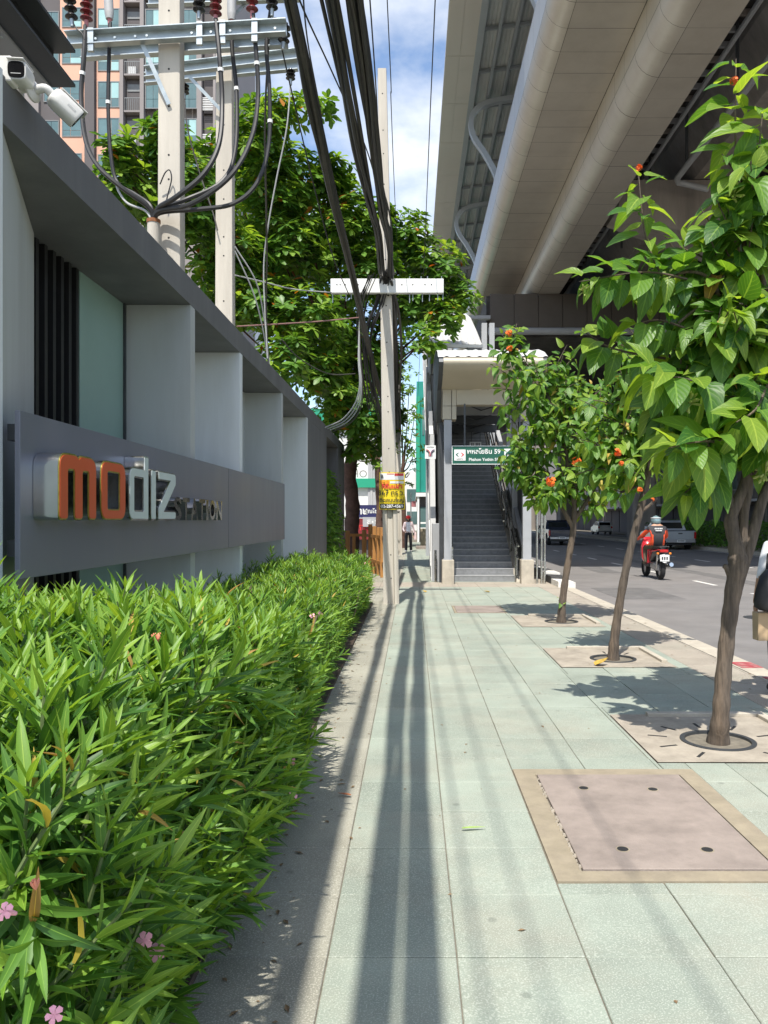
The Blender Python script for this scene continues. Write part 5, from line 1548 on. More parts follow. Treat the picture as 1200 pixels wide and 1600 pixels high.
tree1 = grow_tree(0, 'nearest street tree with very large leaves at the right edge', 5.8,
    [(1122, 1175, 25), (1126, 1120, 18.5), (1130, 1060, 17), (1138, 980, 16.5), (1147, 915, 18), (1153, 875, 21), (1148, 845, 15), (1141, 815, 13), (1150, 785, 12)],
    [[(1150, 925, 11), (1160, 885, 13), (1173, 845, 12), (1190, 785, 10), (1215, 715, 9), (1220, 600, 8), (1190, 430, 6)],
     [(1152, 885, 9), (1160, 850, 10), (1163, 800, 9), (1170, 740, 8), (1150, 600, 6), (1125, 470, 5), (1108, 430, 4)],
     [(1142, 815, 9), (1150, 788, 12), (1165, 750, 10), (1170, 680, 8), (1160, 560, 6), (1165, 420, 5), (1155, 330, 4)],
     [(1148, 830, 9), (1143, 795, 9), (1125, 740, 8), (1095, 680, 5), (1060, 620, 4)],
     [(1144, 905, 8), (1136, 888, 6), (1131, 884, 5)],
     [(1128, 475, 4), (1105, 433, 3.5), (1070, 425, 3), (1040, 440, 3)],
     [(1120, 470, 4), (1085, 485, 3), (1060, 505, 3)]],
    [dict(p=[(1165, 420, .1), (1150, 250, .1), (1150, 92, .1)], n=36, s=.32), dict(p=[(1190, 350, 0), (1185, 260, -.1), (1192, 170, -.1)], n=18, s=.33), dict(p=[(1060, 480, .1), (1012, 380, .1), (997, 268, .1)], n=30, s=.26),
     dict(p=[(1090, 440, 0), (1010, 425, -.1), (905, 440, -.1)], n=30, s=.26), dict(p=[(1070, 430, 0), (1060, 400, .2), (1040, 370, .2)], n=8, s=.24),
     dict(p=[(1040, 560, .2), (960, 545, .2), (915, 520, .2)], n=18, s=.26), dict(p=[(1090, 520, 0), (1030, 500, 0), (985, 510, 0)], n=12, s=.22),
     dict(p=[(1120, 600, -.3), (1060, 590, -.4), (1000, 575, -.5)], n=18, s=.30), dict(p=[(1130, 690, -.3), (1090, 690, -.5), (1045, 700, -.6)], n=18, s=.31),
     dict(p=[(1120, 720, -.1), (1095, 750, -.3), (1070, 770, -.3)], n=13, s=.29), dict(p=[(1200, 600, -.3), (1180, 640, -.5), (1150, 660, -.6)], n=16, s=.31),
     dict(p=[(1130, 450, 0), (1120, 400, 0), (1100, 350, 0)], n=10, s=.2)],
    [(1165, 420, 75, 90, 0, 11), (1175, 560, 80, 90, 0, 12), (1110, 560, 80, 80, .1, 12), (1060, 610, 65, 70, .3, 8), (1130, 660, 80, 70, .1, 11), (1185, 330, 45, 70, 0, 5), (1200, 690, 40, 60, 0, 5), (1090, 480, 40, 40, .2, 3)],
    .29, 10, 41, [(998, 262, .1, 'o', .024), (1147, 127, 0, 'o', .03), (1146, 305, -.1, 'g', .07), (1075, 630, -.4, 'g', .07), (1195, 740, -.2, 'g', .07), (912, 455, -.1, 'g', .04), (1170, 285, 0, 'g', .05)])
tree2 = grow_tree(1, 'slender middle street tree whose trunk leans right behind the nearest tree', 9.3,
    [(957, 1030, 14), (960, 1000, 10), (967, 950, 9), (978, 890, 8.5), (992, 830, 8), (1003, 785, 8), (1012, 745, 7), (1016, 690, 5), (1020, 640, 3)],
    [[(1000, 800, 4), (1015, 790, 3.5), (1026, 778, 3)], [(1012, 745, 5), (990, 720, 4), (960, 690, 3)], [(1012, 745, 5), (1035, 700, 4), (1060, 640, 3)], [(1008, 755, 3), (990, 762, 2.5), (970, 770, 2)]],
    [dict(p=[(1000, 740), (965, 700), (935, 670)], n=12), dict(p=[(1010, 720), (990, 640), (975, 560)], n=12), dict(p=[(990, 760), (970, 768), (950, 760)], n=8)],
    [(990, 640, 70, 80, 0, 28), (960, 700, 55, 55, 0, 18), (1040, 640, 60, 70, .2, 17), (1020, 560, 60, 50, .2, 12), (1010, 720, 50, 30, 0, 9)],
    .185, 9, 47, [(965, 707, -.5, 'o', .045), (1000, 765, -.3, 'o', .03), (971, 724, -.5, 'o', .03), (1020, 780, -.2, 'o', .025)], n_obj=300)
tree3 = grow_tree(2, 'farthest street tree with orange flowers before the stairway', 12.7,
    [(876, 973, 11), (878, 950, 8), (882, 915, 7.5), (889, 870, 7), (896, 825, 6.5), (898, 780, 5), (900, 700, 3)],
    [[(896, 825, 5), (870, 780, 4), (835, 730, 3)], [(896, 815, 4), (930, 760, 3.5), (950, 700, 2.5)], [(897, 790, 4), (880, 690, 3), (850, 600, 2.5)]],
    [dict(p=[(850, 620), (815, 560), (795, 520)], n=14), dict(p=[(880, 640), (870, 590), (880, 555)], n=12), dict(p=[(850, 740), (815, 745), (790, 715)], n=12), dict(p=[(885, 940), (880, 940), (872, 938)], n=4, s=.09)],
    [(850, 600, 70, 60, 0, 38), (830, 680, 50, 50, 0, 20), (880, 700, 85, 75, 0, 46), (930, 680, 60, 70, 0, 26), (880, 770, 80, 40, 0, 30), (815, 735, 30, 25, 0, 8), (900, 610, 60, 50, .2, 18), (800, 545, 25, 25, 0, 7), (960, 740, 40, 40, 0, 14)],
    .18, 9, 53, [(795, 521, -.1, 'o', .06), (797, 545, -.3, 'o', .05), (900, 722, -.9, 'o', .075), (861, 753, -.8, 'o', .075), (910, 747, -.8, 'o', .06), (925, 735, -.6, 'o', .04)], n_obj=300)

# ------------------------------------------------------------------ big almond tree behind the wall
m_alm = leaf_mat('almond_leaf', (.034, .108, .016), (.145, .29, .040), .38, .42)
m_almy = leaf_mat('almond_young_leaf', (.15, .29, .034), (.26, .40, .06), .46, .42)
m_almr = leaf_mat('almond_red_leaf', (.30, .05, .01), (.45, .20, .02), .35, .4)
def big_tree(name, label, trunk, blobs, leaf, seed, bark, n_obj, rosette=9, limb_from=None, group=None, mats=None, density=1.0, prof=p_obov, wid=.52):
    r_ = random.Random(seed)
    base = trunk[0][0]
    t = thing(name, label, 'tree', base, group)
    b = MB(); s = spline([p for p, r in trunk], 5); rs = list(np.interp(np.linspace(0, len(trunk) - 1, len(s)), range(len(trunk)), [r for p, r in trunk]))
    b.tube(s, [r * (1 + .08 * math.sin(i * 2.1)) for i, r in enumerate(rs)], 12); b.build('trunk', bark, t, 70)
    fork = s[int(len(s) * .7)]
    leaves = []
    for (c, rad, dens) in blobs:
        # limb to the clump
        mid = fork.lerp(c, .5) + Vector((0, 0, -.4 + r_.uniform(-.3, .3)))
        q = MB(); q.tube(spline([fork, mid, c], 5), list(np.linspace(max(.05, trunk[-1][1] * .55), .02, 11)), 6, False); q.build('limb', bark, t, 70)
        n = int(dens * rad.x * rad.z * density)
        for k in range(n):
            u = Vector((r_.gauss(0, 1), r_.gauss(0, 1), r_.gauss(0, 1))).normalized()
            rr = r_.random() ** .38
            p = c + Vector((u.x * rad.x, u.y * rad.y, u.z * rad.z)) * rr
            out = (u * .55 + Vector((r_.uniform(-.3, .3), r_.uniform(-.3, .3), .8))).normalized()
            x = out.cross(Vector((1, .3, 0))).normalized(); y = out.cross(x)
            a0 = r_.random() * 6.28; yg = r_.random()
            nl = rosette + r_.randint(-2, 2)
            for j in range(nl):
                a = a0 + j * 2.4
                el = r_.uniform(-.35, .65)
                d = (x * math.cos(a) + y * math.sin(a)) * math.cos(el) + out * math.sin(el)
                nn = out * math.cos(el) - (x * math.cos(a) + y * math.sin(a)) * math.sin(el) + Vector((0, 0, .25))
                leaves.append((p + d * .03, d, nn, leaf * r_.uniform(.6, 1.15), yg + (1.0 if r_.random() < .012 else 0)))
    T, D, Nn, S, k = to_arrays(leaves); R = frames(D, Nn)
    tpl = leaf_tpl(1.0, wid, prof, 3, fold=.2, droop=.18)
    red = k >= 1.0; yg = (~red) & (k > .70); nor = ~(red | yg)
    mm = mats or (m_alm, m_almy, m_almr)
    place_leaves(tpl, R[nor], T[nor], S[nor], mm[0], t, n_obj, 'foliage')
    if yg.any(): place_leaves(tpl, R[yg], T[yg], S[yg], mm[1], t, 0, 'young_foliage')
    if red.any(): place_leaves(tpl, R[red], T[red], S[red], mm[2], t, 0, 'red_foliage')
    return t
def B(px, py, rx, ry, Y, dens=16, ky=1.0):
    r = rx * Y / F
    return (P(px, py, Y), Vector((r, r * ky, ry * Y / F)), dens)
TY_ = 28.0
trunk = [(Vector((P(548, 0, TY_).x, TY_, -.1)), .33), (P(549, 830, TY_), .26), (P(551, 790, TY_), .25), (P(546, 740, TY_), .24), (P(552, 690, TY_), .22), (P(540, 600, TY_), .20), (P(530, 500, TY_ - .5), .15), (P(520, 420, TY_ - 1), .10)]
big_tree('almond_tree', 'huge spreading almond tree filling the view behind the wall', trunk,
    [B(205, 290, 55, 60, 19.5), B(185, 240, 35, 30, 19), B(260, 220, 40, 35, 19.5), B(300, 300, 70, 80, 20.5), B(390, 215, 60, 50, 21.5), B(440, 175, 50, 26, 22), B(500, 165, 26, 16, 22, 12), B(430, 280, 80, 70, 22.5), B(515, 275, 45, 38, 23),
     B(350, 400, 70, 60, 21.5), B(440, 400, 80, 70, 23), B(540, 350, 60, 60, 23.5), B(570, 420, 55, 60, 24), B(470, 500, 80, 60, 22.5), B(390, 470, 50, 45, 21.5), B(560, 540, 60, 60, 25, 14), B(500, 590, 55, 45, 22.5), B(445, 560, 40, 40, 20.5),
     B(555, 640, 50, 45, 24), B(590, 690, 35, 35, 26, 12), B(640, 370, 40, 40, 24.5), B(680, 420, 45, 45, 24.5), B(715, 465, 32, 28, 24.5), B(650, 470, 50, 50, 24.5), B(690, 500, 36, 32, 24, 12), B(660, 535, 30, 28, 23.5, 10), B(600, 340, 28, 26, 24),
     B(620, 430, 50, 60, 26, 12), B(480, 350, 90, 90, 26, 10), B(380, 330, 90, 90, 25, 9), B(500, 480, 90, 90, 27, 9), B(340, 480, 60, 60, 22.5, 10), B(560, 700, 28, 20, 24.5, 12), B(540, 590, 60, 50, 26, 14), B(600, 560, 40, 50, 27, 14), B(605, 640, 30, 40, 28, 12), B(520, 655, 35, 28, 23.5, 12)],
    .30, 61, m_bark2, 300, density=6.8)
# hanging ivy on the doorway of the wall
iv = thing('climbing_plant', 'leafy climber spilling from the dark opening in the grey wall', 'plant', (WX + .05, 21.5, 0))
r_ = random.Random(5); L_ = []
for k in range(1500):
    y = r_.uniform(20.2, 23.6); z = r_.uniform(.2, 3.1 - .2 * abs(y - 21.5)); x = WX - .25 + r_.random() * .45 * (1.25 - z / 3.4)
    d = Vector((r_.uniform(.1, 1), r_.uniform(-1, .6), r_.uniform(-.8, .3))).normalized()
    L_.append((Vector((x, y, z)), d, Vector((.6, -.5, .7)), r_.uniform(.09, .16), 0))
T, D, Nn, S, _k = to_arrays(L_)
place_leaves(leaf_tpl(1.0, .6, p_cord, 3, .2, .2), frames(D, Nn), T, S, m_cord, iv, 120, 'foliage')
b = MB()
for k in range(10):
    y = 20.5 + k * .3; b.tube(spline([(WX - .1, y, 0), (WX - .15 + r_.uniform(-.05, .05), y + r_.uniform(-.2, .2), 1.4), (WX - .2, y + r_.uniform(-.2, .2), 2.8)], 4), .012, 5)
o = b.build('vine_stems', m_ostem2, iv); o['kind'] = 'stuff'
# trees farther along the pavement
def far_tree(label, px, Y, blobs, leaf, seed, dens, group='trees farther along the pavement'):
    x = P(px, 0, Y).x
    big_tree('roadside_tree', label, [(Vector((x, Y, -.1)), .2), (Vector((x + .1, Y, 2)), .16), (Vector((x, Y, 4)), .12), (Vector((x + .2, Y, 6)), .06)], blobs, leaf, seed, m_bark2, 0, 7, group=group, density=dens, prof=p_lance, wid=.45)
far_tree('small leafy tree seen between the pavement pole and the stairway', 628, 46, [B(640, 600, 22, 30, 46), B(648, 650, 22, 30, 45), B(632, 690, 20, 30, 46), B(650, 700, 16, 20, 44), B(630, 560, 18, 26, 47), B(640, 740, 14, 30, 48, 10)], .30, 71, 1.6)
far_tree('low bushy tree beside the trunk of the almond tree', 590, 34, [B(575, 690, 26, 26, 33), B(598, 720, 18, 20, 33), B(560, 720, 22, 18, 33), B(585, 660, 24, 20, 34)], .24, 73, 1.4)
# clipped shrubs on the median
r_ = random.Random(9)
for k in range(9):
    y = 36 + k * 2.6
    if abs(y - 62) < 1.6 or abs(y - 35.5) < 1.6: continue
    sb = thing('median_shrub', ['dark clipped shrub on the road median, counted first from the camera', 'dark clipped shrub on the road median, second from the camera', 'dark clipped shrub on the road median, third from the camera', 'dark clipped shrub on the road median, fourth from the camera', 'dark clipped shrub on the road median, fifth from the camera', 'dark clipped shrub on the road median, sixth from the camera', 'dark clipped shrub on the road median, seventh from the camera', 'dark clipped shrub on the road median, eighth from the camera', 'dark clipped shrub on the road median, ninth from the camera'][k], 'shrub', (18.1, y, .06), 'shrubs on the median')
    L_ = []
    for j in range(520):
        u = Vector((r_.uniform(-1, 1), r_.uniform(-1, 1), r_.uniform(0, 1)))
        p = Vector((18.1 + u.x * .95, y + u.y * 1.25, .1 + u.z * 1.45))
        L_.append((p, Vector((r_.uniform(-1, 1), r_.uniform(-1, .3), r_.uniform(-.3, .8))), Vector((-.3, -.4, .8)), r_.uniform(.16, .26), 0))
    T, D, Nn, S, _k = to_arrays(L_)
    place_leaves(leaf_tpl(1.0, .55, p_cord, 2, .2, .2), frames(D, Nn), T, S, m_alm, sb, 0, 'foliage')
    b = MB()
    for j in range(5): b.tube([(18.1 + r_.uniform(-.6, .6), y + r_.uniform(-.9, .9), 0.05), (18.1 + r_.uniform(-.6, .6), y + r_.uniform(-.9, .9), .9)], .02, 5)
    b.build('stems', m_ostem2, sb)
# ------------------------------------------------------------------ apartment tower far left
m_peach = mat('peach_render', (.62, .36, .255), .8, var=.05, scale=.3)
m_tgrey = mat('tower_grey_render', (.25, .225, .215), .8, var=.06, scale=.3)
m_tdark = mat('tower_dark_grey', (.10, .09, .09), .8, var=.06, scale=.3)
m_twin = mat('tower_window_glass', (.10, .17, .17), .08, .0, var=.25, scale=.4, spec=.8)
m_tglass = mat('tower_window_bright', (.33, .52, .50), .15, .0, var=.15, scale=.4, spec=.8)
m_tframe = mat('tower_window_frame', (.20, .21, .21), .5)
m_bwhite = mat('white_render', (.74, .74, .72), .7, var=.05, scale=.4)
TYB = 65.0
tw = thing('apartment_tower', 'tall peach and grey apartment tower with green tinted windows', 'building', (P(215, 0, TYB).x, TYB + 8, 0))
def tx(px): return P(px, 0, TYB).x
ZTOP = 56.0
MB().box(tx(40), tx(338), TYB + .6, TYB + 16, 0, ZTOP).build('wall_core', m_tgrey, tw)
for a, b_, m_, d in ((20, 60, m_tgrey, 0), (60, 94, m_tdark, .3), (94, 134.5, m_peach, 0), (135, 150, m_tdark, -.4), (150.5, 188, m_peach, 0), (188.5, 194, m_tgrey, -.25), (220, 226, m_tgrey, -.25), (309, 316, m_tgrey, -.25), (334, 338, m_tgrey, -.25)):
    MB().box(tx(a), tx(b_), TYB + d, TYB + .599, 0, ZTOP).build('facade_strip', m_, tw)
FH = 57 * TYB / F
zrow = P(0, 100, TYB).z         # sill level of one storey
def window(x0, x1, z0, z1, panes, bright, y=TYB):
    w = MB(); f = .07
    w.box(x0, x1, y - .06, y + .05, z0, z0 + f); w.box(x0, x1, y - .06, y + .05, z1 - f, z1); w.box(x0, x0 + f, y - .06, y + .05, z0 + f, z1 - f); w.box(x1 - f, x1, y - .06, y + .05, z0 + f, z1 - f)
    fr = w.build('window', m_tframe, tw)
    n = len(panes)
    for k, (a, b_, c, d) in enumerate(panes):
        MB().box(x0 + f + a * (x1 - x0 - 2 * f) + .015, x0 + f + b_ * (x1 - x0 - 2 * f) - .015, y - .03, y + .03, z0 + f + c * (z1 - z0 - 2 * f) + .015, z0 + f + d * (z1 - z0 - 2 * f) - .015).build('pane', m_tglass if random.random() < bright else m_twin, fr)
for k in range(-2, 8):
    zs = zrow - 8 * 0 + (k - 2) * FH
    window(tx(97), tx(128), zs, zs + FH * .55, [(0, .42, .3, 1), (.42, 1, .3, 1), (0, .42, 0, .3), (.42, 1, 0, .3)], .35)
    window(tx(153), tx(187), zs - .6, zs + FH * .52, [(0, .62, .35, 1), (.62, 1, .35, 1), (0, .62, 0, .35), (.62, 1, 0, .35)], .25)
    # balcony recess with rail and air conditioner
    rc = MB().box(tx(195), tx(220), TYB + .35, TYB + .58, zs - .9, zs + FH * .62).build('balcony_recess', m_tdark, tw)
    MB().box(tx(195), tx(220), TYB - .2, TYB + .55, zs - 1.05, zs - .9).build('balcony_slab', m_tgrey, rc)
    for j in range(9): MB().box(tx(195) + .04 + j * .155, tx(195) + .07 + j * .155, TYB - .15, TYB - .12, zs - .9, zs + .1).build('rail_bar', m_tframe, rc)
    MB().box(tx(195), tx(220), TYB - .16, TYB - .1, zs + .1, zs + .16).build('rail_top', m_tframe, rc)
    if k % 2 == 0: MB().box(tx(200), tx(212), TYB + .0, TYB + .34, zs - .9, zs - .2).build('air_conditioner', m_bwhite, rc)
    MB().box(tx(197), tx(218), TYB + .3, TYB + .34, zs + .9, zs + 1.5).build('louvre', m_tframe, rc)
    window(tx(227), tx(308), zs - .7, zs + FH * .5, [(i / 7, (i + 1) / 7, c, d) for i in range(7) for c, d in ((0, .35), (.35, 1))], .2)
    rc = MB().box(tx(317), tx(334), TYB + .35, TYB + .58, zs - .9, zs + FH * .62).build('balcony_recess', m_tdark, tw)
    for j in range(8): MB().box(tx(317), tx(334), TYB - .1, TYB - .07, zs - .85 + j * .14, zs - .79 + j * .14).build('rail_bar', m_bwhite, rc)
    window(tx(66), tx(90), zs, zs + FH * .5, [(0, .5, 0, 1), (.5, 1, 0, 1)], .0, TYB + .28)
wb = thing('white_block', 'plain white building edge just right of the apartment tower', 'building', (P(372, 0, 80).x, 84, 0))
MB().box(P(345, 0, 80).x, P(388, 0, 80).x, 80, 90, 0, P(0, 92, 80).z).build('wall', m_bwhite, wb)
for k in range(6): MB().box(P(374, 0, 80).x, P(384, 0, 80).x, 79.93, 80.02, P(0, 130, 80).z - k * 3.2, P(0, 110, 80).z - k * 3.2).build('window', m_twin, wb)

# ------------------------------------------------------------------ shop buildings along the pavement, beyond the trees
m_teal = mat('teal_panel', (.015, .26, .21), .5, var=.08, scale=.5)
m_tealb = mat('bright_green_panel', (.02, .32, .19), .5, var=.05, scale=.5)
m_navy = mat('navy_signboard', (.025, .025, .10), .5, var=.1)
m_maroon = mat('maroon_signboard', (.22, .025, .03), .5, var=.15, scale=3)
m_shut = mat('grey_shutter', (.42, .42, .43), .5, var=.08, scale=2, streak=True)
gb = thing('teal_shophouse', 'teal panelled shophouse with white ledge beyond the stairway', 'building', (P(662, 0, 58).x, 62, 0))
Y = 58
MB().box(P(651, 0, Y).x, P(651, 0, Y).x + 3.0, Y, Y + 14, P(0, 769, Y).z, P(0, 596, Y).z).build('upper_wall', m_teal, gb)
MB().box(P(651, 0, Y).x - .03, P(656, 0, Y).x, Y - .25, Y - .002, P(0, 769, Y).z, P(0, 620, Y).z).build('painted_sunlit_strip', m_tealb, gb)  # brighter green puts the sunlit left side into the colour
MB().box(P(650, 0, Y).x, P(651, 0, Y).x + 3.0, Y - .3, Y + 14, P(0, 776, Y).z, P(0, 770, Y).z).build('ledge', m_bwhite, gb)
MB().box(P(653, 0, Y).x, P(651, 0, Y).x + 3.0, Y + .3, Y + 14, 0, P(0, 776, Y).z).build('ground_floor', m_tdark, gb)
MB().box(P(652, 0, Y).x, P(655, 0, Y).x, Y - .2, Y + .1, 0, P(0, 776, Y).z).build('post', m_bwhite, gb)
MB().box(P(657, 0, Y).x, P(670, 0, Y).x, Y + .18, Y + .28, .9, 2.6).build('door', m_twin, gb)
for z in (1.35, .95, .6): MB().box(P(657, 0, Y).x, P(672, 0, Y).x, Y - .3, Y - .22, z, z + .12).build('rail', m_bwhite, gb)
for k in range(3): MB().box(P(660 + 5 * k, 0, Y).x, P(663 + 5 * k, 0, Y).x, Y - .04, Y + .02, P(0, 680, Y).z, P(0, 640, Y).z).build('window', m_twin, gb)
pc = thing('planter_box', 'beige cement planter box at the end of the pavement', 'planter', (P(664, 0, 47).x, 47.5, 0))
MB().box(P(657, 0, 47).x, P(676, 0, 47).x, 47, 48, 0, P(0, 826, 47).z).build('box', m_sand, pc, bevel=.03)
MB().box(P(650, 0, 45).x, P(676, 0, 45).x, 44.2, 45.6, 0, .14).build('plinth', m_pink, pc)

# white and green corner shop behind the almond trunk
ws = thing('corner_shop', 'white shop with green stripe and grey shutters behind the almond trunk', 'building', (P(575, 0, 44).x, 47, 0))
Y = 42
MB().box(P(470, 0, Y).x, P(606, 0, Y).x, Y, Y + 9, 0, P(0, 665, Y).z).build('wall', m_bwhite, ws)
MB().box(P(470, 0, Y).x, P(606, 0, Y).x, Y - .25, Y - .003, P(0, 762, Y).z, P(0, 748, Y).z).build('green_stripe', m_tealb, ws)
MB().box(P(470, 0, Y).x, P(606, 0, Y).x, Y - .4, Y - .003, P(0, 664, Y).z, P(0, 640, Y).z).build('green_fascia', m_tealb, ws)
for k in range(9):
    x = P(575, 0, Y).x + k * .13; MB().box(x, x + .12, Y - .12 - .04 * (k % 2), Y - .003, 0, P(0, 690, Y).z).build('shutter_slat', m_shut, ws)
text_on('wall_lettering', 'SHOP', .55, m_tgrey, ws, (P(562, 0, Y).x, Y - .004, P(0, 741, Y).z))
# shop front boards under it
sf = thing('shop_signboard', 'navy and maroon shop signboard with white Thai lettering', 'sign', (P(572, 0, 36).x, 36, 0))
Y = 36
MB().box(P(545, 0, Y).x, P(600, 0, Y).x, Y, Y + .15, P(0, 809, Y).z, P(0, 789, Y).z).build('navy_board', m_navy, sf)
MB().box(P(545, 0, Y).x, P(600, 0, Y).x, Y + .03, Y + .18, P(0, 843, Y).z, P(0, 810, Y).z).build('maroon_board', m_maroon, sf)
text_on('board_lettering', 'ร้าน', .42, m_wsign, sf, (P(564, 0, Y).x, Y - .004, P(0, 799, Y).z), bold=.012)
text_on('board_lettering', 'คุณโชย', .26, m_wsign, sf, (P(582, 0, Y).x, Y - .004, P(0, 799, Y).z), bold=.006)
text_on('red_lettering', 'อาหาร', .42, m_red, sf, (P(560, 0, Y).x, Y + .026, P(0, 824, Y).z), bold=.01)
MB().box(P(567, 0, Y).x, P(590, 0, Y).x, Y - .06, Y - .01, P(0, 823, Y).z, P(0, 808, Y).z).build('notice_board', m_shut, sf)
text_on('notice_lettering', 'สูตร', .3, m_wsign, sf, (P(582, 0, Y).x, Y - .065, P(0, 815, Y).z), bold=.01)
for px in (547, 598): MB().box(P(px, 0, Y).x - .05, P(px, 0, Y).x + .05, Y + .19, Y + .29, 0, P(0, 789, Y).z).build('post', m_tdark, sf)
MB().box(P(545, 0, Y).x, P(600, 0, Y).x, Y + .3, Y + .36, 0, P(0, 843, Y).z).build('shop_screen', m_tdark, sf)
# small red and white sign on a post far down the pavement
fs = thing('distant_sign', 'small pink and white sign on a post far down the pavement', 'sign', (P(646, 0, 52).x, 52, 0))
MB().box(P(643, 0, 52).x, P(650, 0, 52).x, 52, 52.05, P(0, 792, 52).z, P(0, 783, 52).z).build('plate', m_rose, fs)
MB().box(P(641, 0, 52).x, P(643, 0, 52).x, 52, 52.08, 0, P(0, 770, 52).z).build('post', m_galv, fs)

# wooden fence of uneven boards closing the gap after the wall
fn = thing('wooden_fence', 'orange brown fence of upright wooden boards beside the pavement pole', 'fence', (-1.6, 26, 0))
for (px, w, y0_, y1_, Y) in ((543, 7, 829, 890, 25.5), (569, 7, 828, 892, 25.3), (578.5, 6.5, 819, 893, 24.6), (585, 6, 822, 895, 24), (591, 5, 824, 900, 23.2), (597, 6, 824, 905, 22.4), (603, 5, 826, 908, 21.6), (553, 5, 835, 890, 25.6)):
    a, b_ = P(px - w / 2, 0, Y).x, P(px + w / 2, 0, Y).x
    MB().box(a, b_, Y, Y + .06, 0, P(0, y0_, Y).z).build('board', m_wood, fn, bevel=.008)
for z in (.4, 1.15):
    MB().bar((P(540, 0, 25.6).x, 25.68, z), (P(572, 0, 25.4).x, 25.45, z), .05, .09).build('rail', m_wood, fn)
    MB().bar((P(572, 0, 25.4).x, 25.45, z), (P(604, 0, 21.7).x + .0, 21.75, z), .05, .09).build('rail', m_wood, fn)

# parked bicycle-like clutter is too dark to tell; dark shop interior behind the fence
# ------------------------------------------------------------------ far side of the road: shophouse row under the viaduct
m_fa = mat('far_facade_a', (.22, .20, .185), .85, var=.15, scale=.3)
m_fb = mat('far_facade_b', (.16, .155, .155), .85, var=.15, scale=.3)
m_fc = mat('far_facade_c', (.27, .24, .20), .85, var=.15, scale=.3)
rr_ = random.Random(4)
labs = ['nearest', 'second', 'third', 'fourth', 'fifth', 'sixth', 'seventh', 'eighth', 'ninth', 'tenth']
for k in range(10):
    y0_ = 24 + k * 13
    h = 13 + rr_.uniform(0, 7)
    fb = thing('shophouse', 'grey shophouse across the road under the station, %s in the row' % labs[k], 'building', (32, y0_ + 6, 0), 'shophouses across the road')
    MB().box(28.0, 40, y0_, y0_ + 12.6, -.1, h).build('wall', (m_fa, m_fb, m_fc)[k % 3], fb)
    for f in range(4):
        for c in range(3):
            yy = y0_ + .8 + c * 4; zz = 4.2 + f * 3.3
            if zz + 2 > h: continue
            wn_ = MB().box(27.93, 28.02, yy, yy + 2.6, zz, zz + 1.7).build('window', m_tframe, fb)
            for j in range(2): MB().box(27.9, 27.97, yy + .1 + j * 1.25, yy + 1.25 + j * 1.25, zz + .1, zz + 1.6).build('pane', m_twin, wn_)
    MB().box(26.6, 28.0, y0_ + .2, y0_ + 12.4, 3.1, 3.3).build('awning', m_shut, fb)
    for c in range(3): MB().box(27.9, 28.03, y0_ + .5 + c * 4, y0_ + 3.9 + c * 4, 0, 2.9).build('shop_front', m_tdark, fb)
eb = thing('end_light_block', 'dark building added to block light at the far end of the road', 'building', (14, 182, 0))  # added to block the far end so the station underside stays dark
MB().box(3.0, 60, 180, 195, -.2, 30).build('wall', m_fb, eb)
for k in range(9):
    for f in range(5): MB().box(5 + k * 2.6, 6.6 + k * 2.6, 179.9, 180.05, 3 + f * 3.4, 5 + f * 3.4).build('window', m_twin, eb)
lb_ = thing('left_row_block', 'plain grey block behind the trees on the left side of the street', 'building', (-9, 80, 0))
MB().box(-16, -1.6, 70, 100, 0, 11).build('wall', m_fc, lb_)
for k in range(6):
    for f in range(3): MB().box(-14.5 + k * 2.1, -13.1 + k * 2.1, 69.93, 70.03, 1.2 + f * 3.3, 2.9 + f * 3.3).build('window', m_twin, lb_)
eb2 = thing('far_shop_row', 'pale shop row closing the far end of the pavement', 'building', (1, 125, 0))
MB().box(-1.5, 3.0, 120, 140, 0, 9).build('wall', m_bwhite, eb2)
for f in range(2): MB().box(-.9, 2.4, 119.93, 120.03, 1 + f * 3.4, 2.9 + f * 3.4).build('window', m_twin, eb2)

# ------------------------------------------------------------------ vehicles
m_silver = mat('silver_car_paint', (.47, .50, .52), .28, .35, var=.04, scale=2, coat=.6)
m_navyc = mat('dark_navy_car_paint', (.02, .028, .05), .25, .3, var=.05, scale=2, coat=.6)
m_whitec = mat('white_car_paint', (.72, .72, .70), .3, var=.04, scale=2, coat=.5)
m_cglass = mat('car_glass', (.015, .02, .022), .06, var=.0, spec=.8)
m_tyre = mat('tyre_rubber', (.018, .018, .018), .85, var=.2, scale=8)
m_rim = mat('wheel_alloy', (.45, .45, .46), .35, .8, var=.05)
m_tail = mat('tail_light_red', (.45, .015, .015), .2, var=.05)
m_plast = mat('black_plastic', (.03, .03, .03), .5, var=.1)
def wheel(par, x, y, r, w, sgn, name='wheel'):
    z = -.115 + r
    b = MB(); b.lathe((x - w / 2, y, z), (1, 0, 0), [(0, r * .62), (.0, r * .9), (.02, r * .98), (w * .3, r), (w * .7, r), (w - .02, r * .98), (w, r * .9), (w, r * .62)], 24)
    t = b.build(name, m_tyre, par, 40)
    b = MB(); b.lathe((x - w / 2 - .004, y, z), (1, 0, 0), [(0, r * .2), (.01, r * .55), (.012, r * .61), (w - .004, r * .61), (w + .004, r * .55), (w + .008, r * .2)], 18); b.build('rim', m_rim, t, 40)
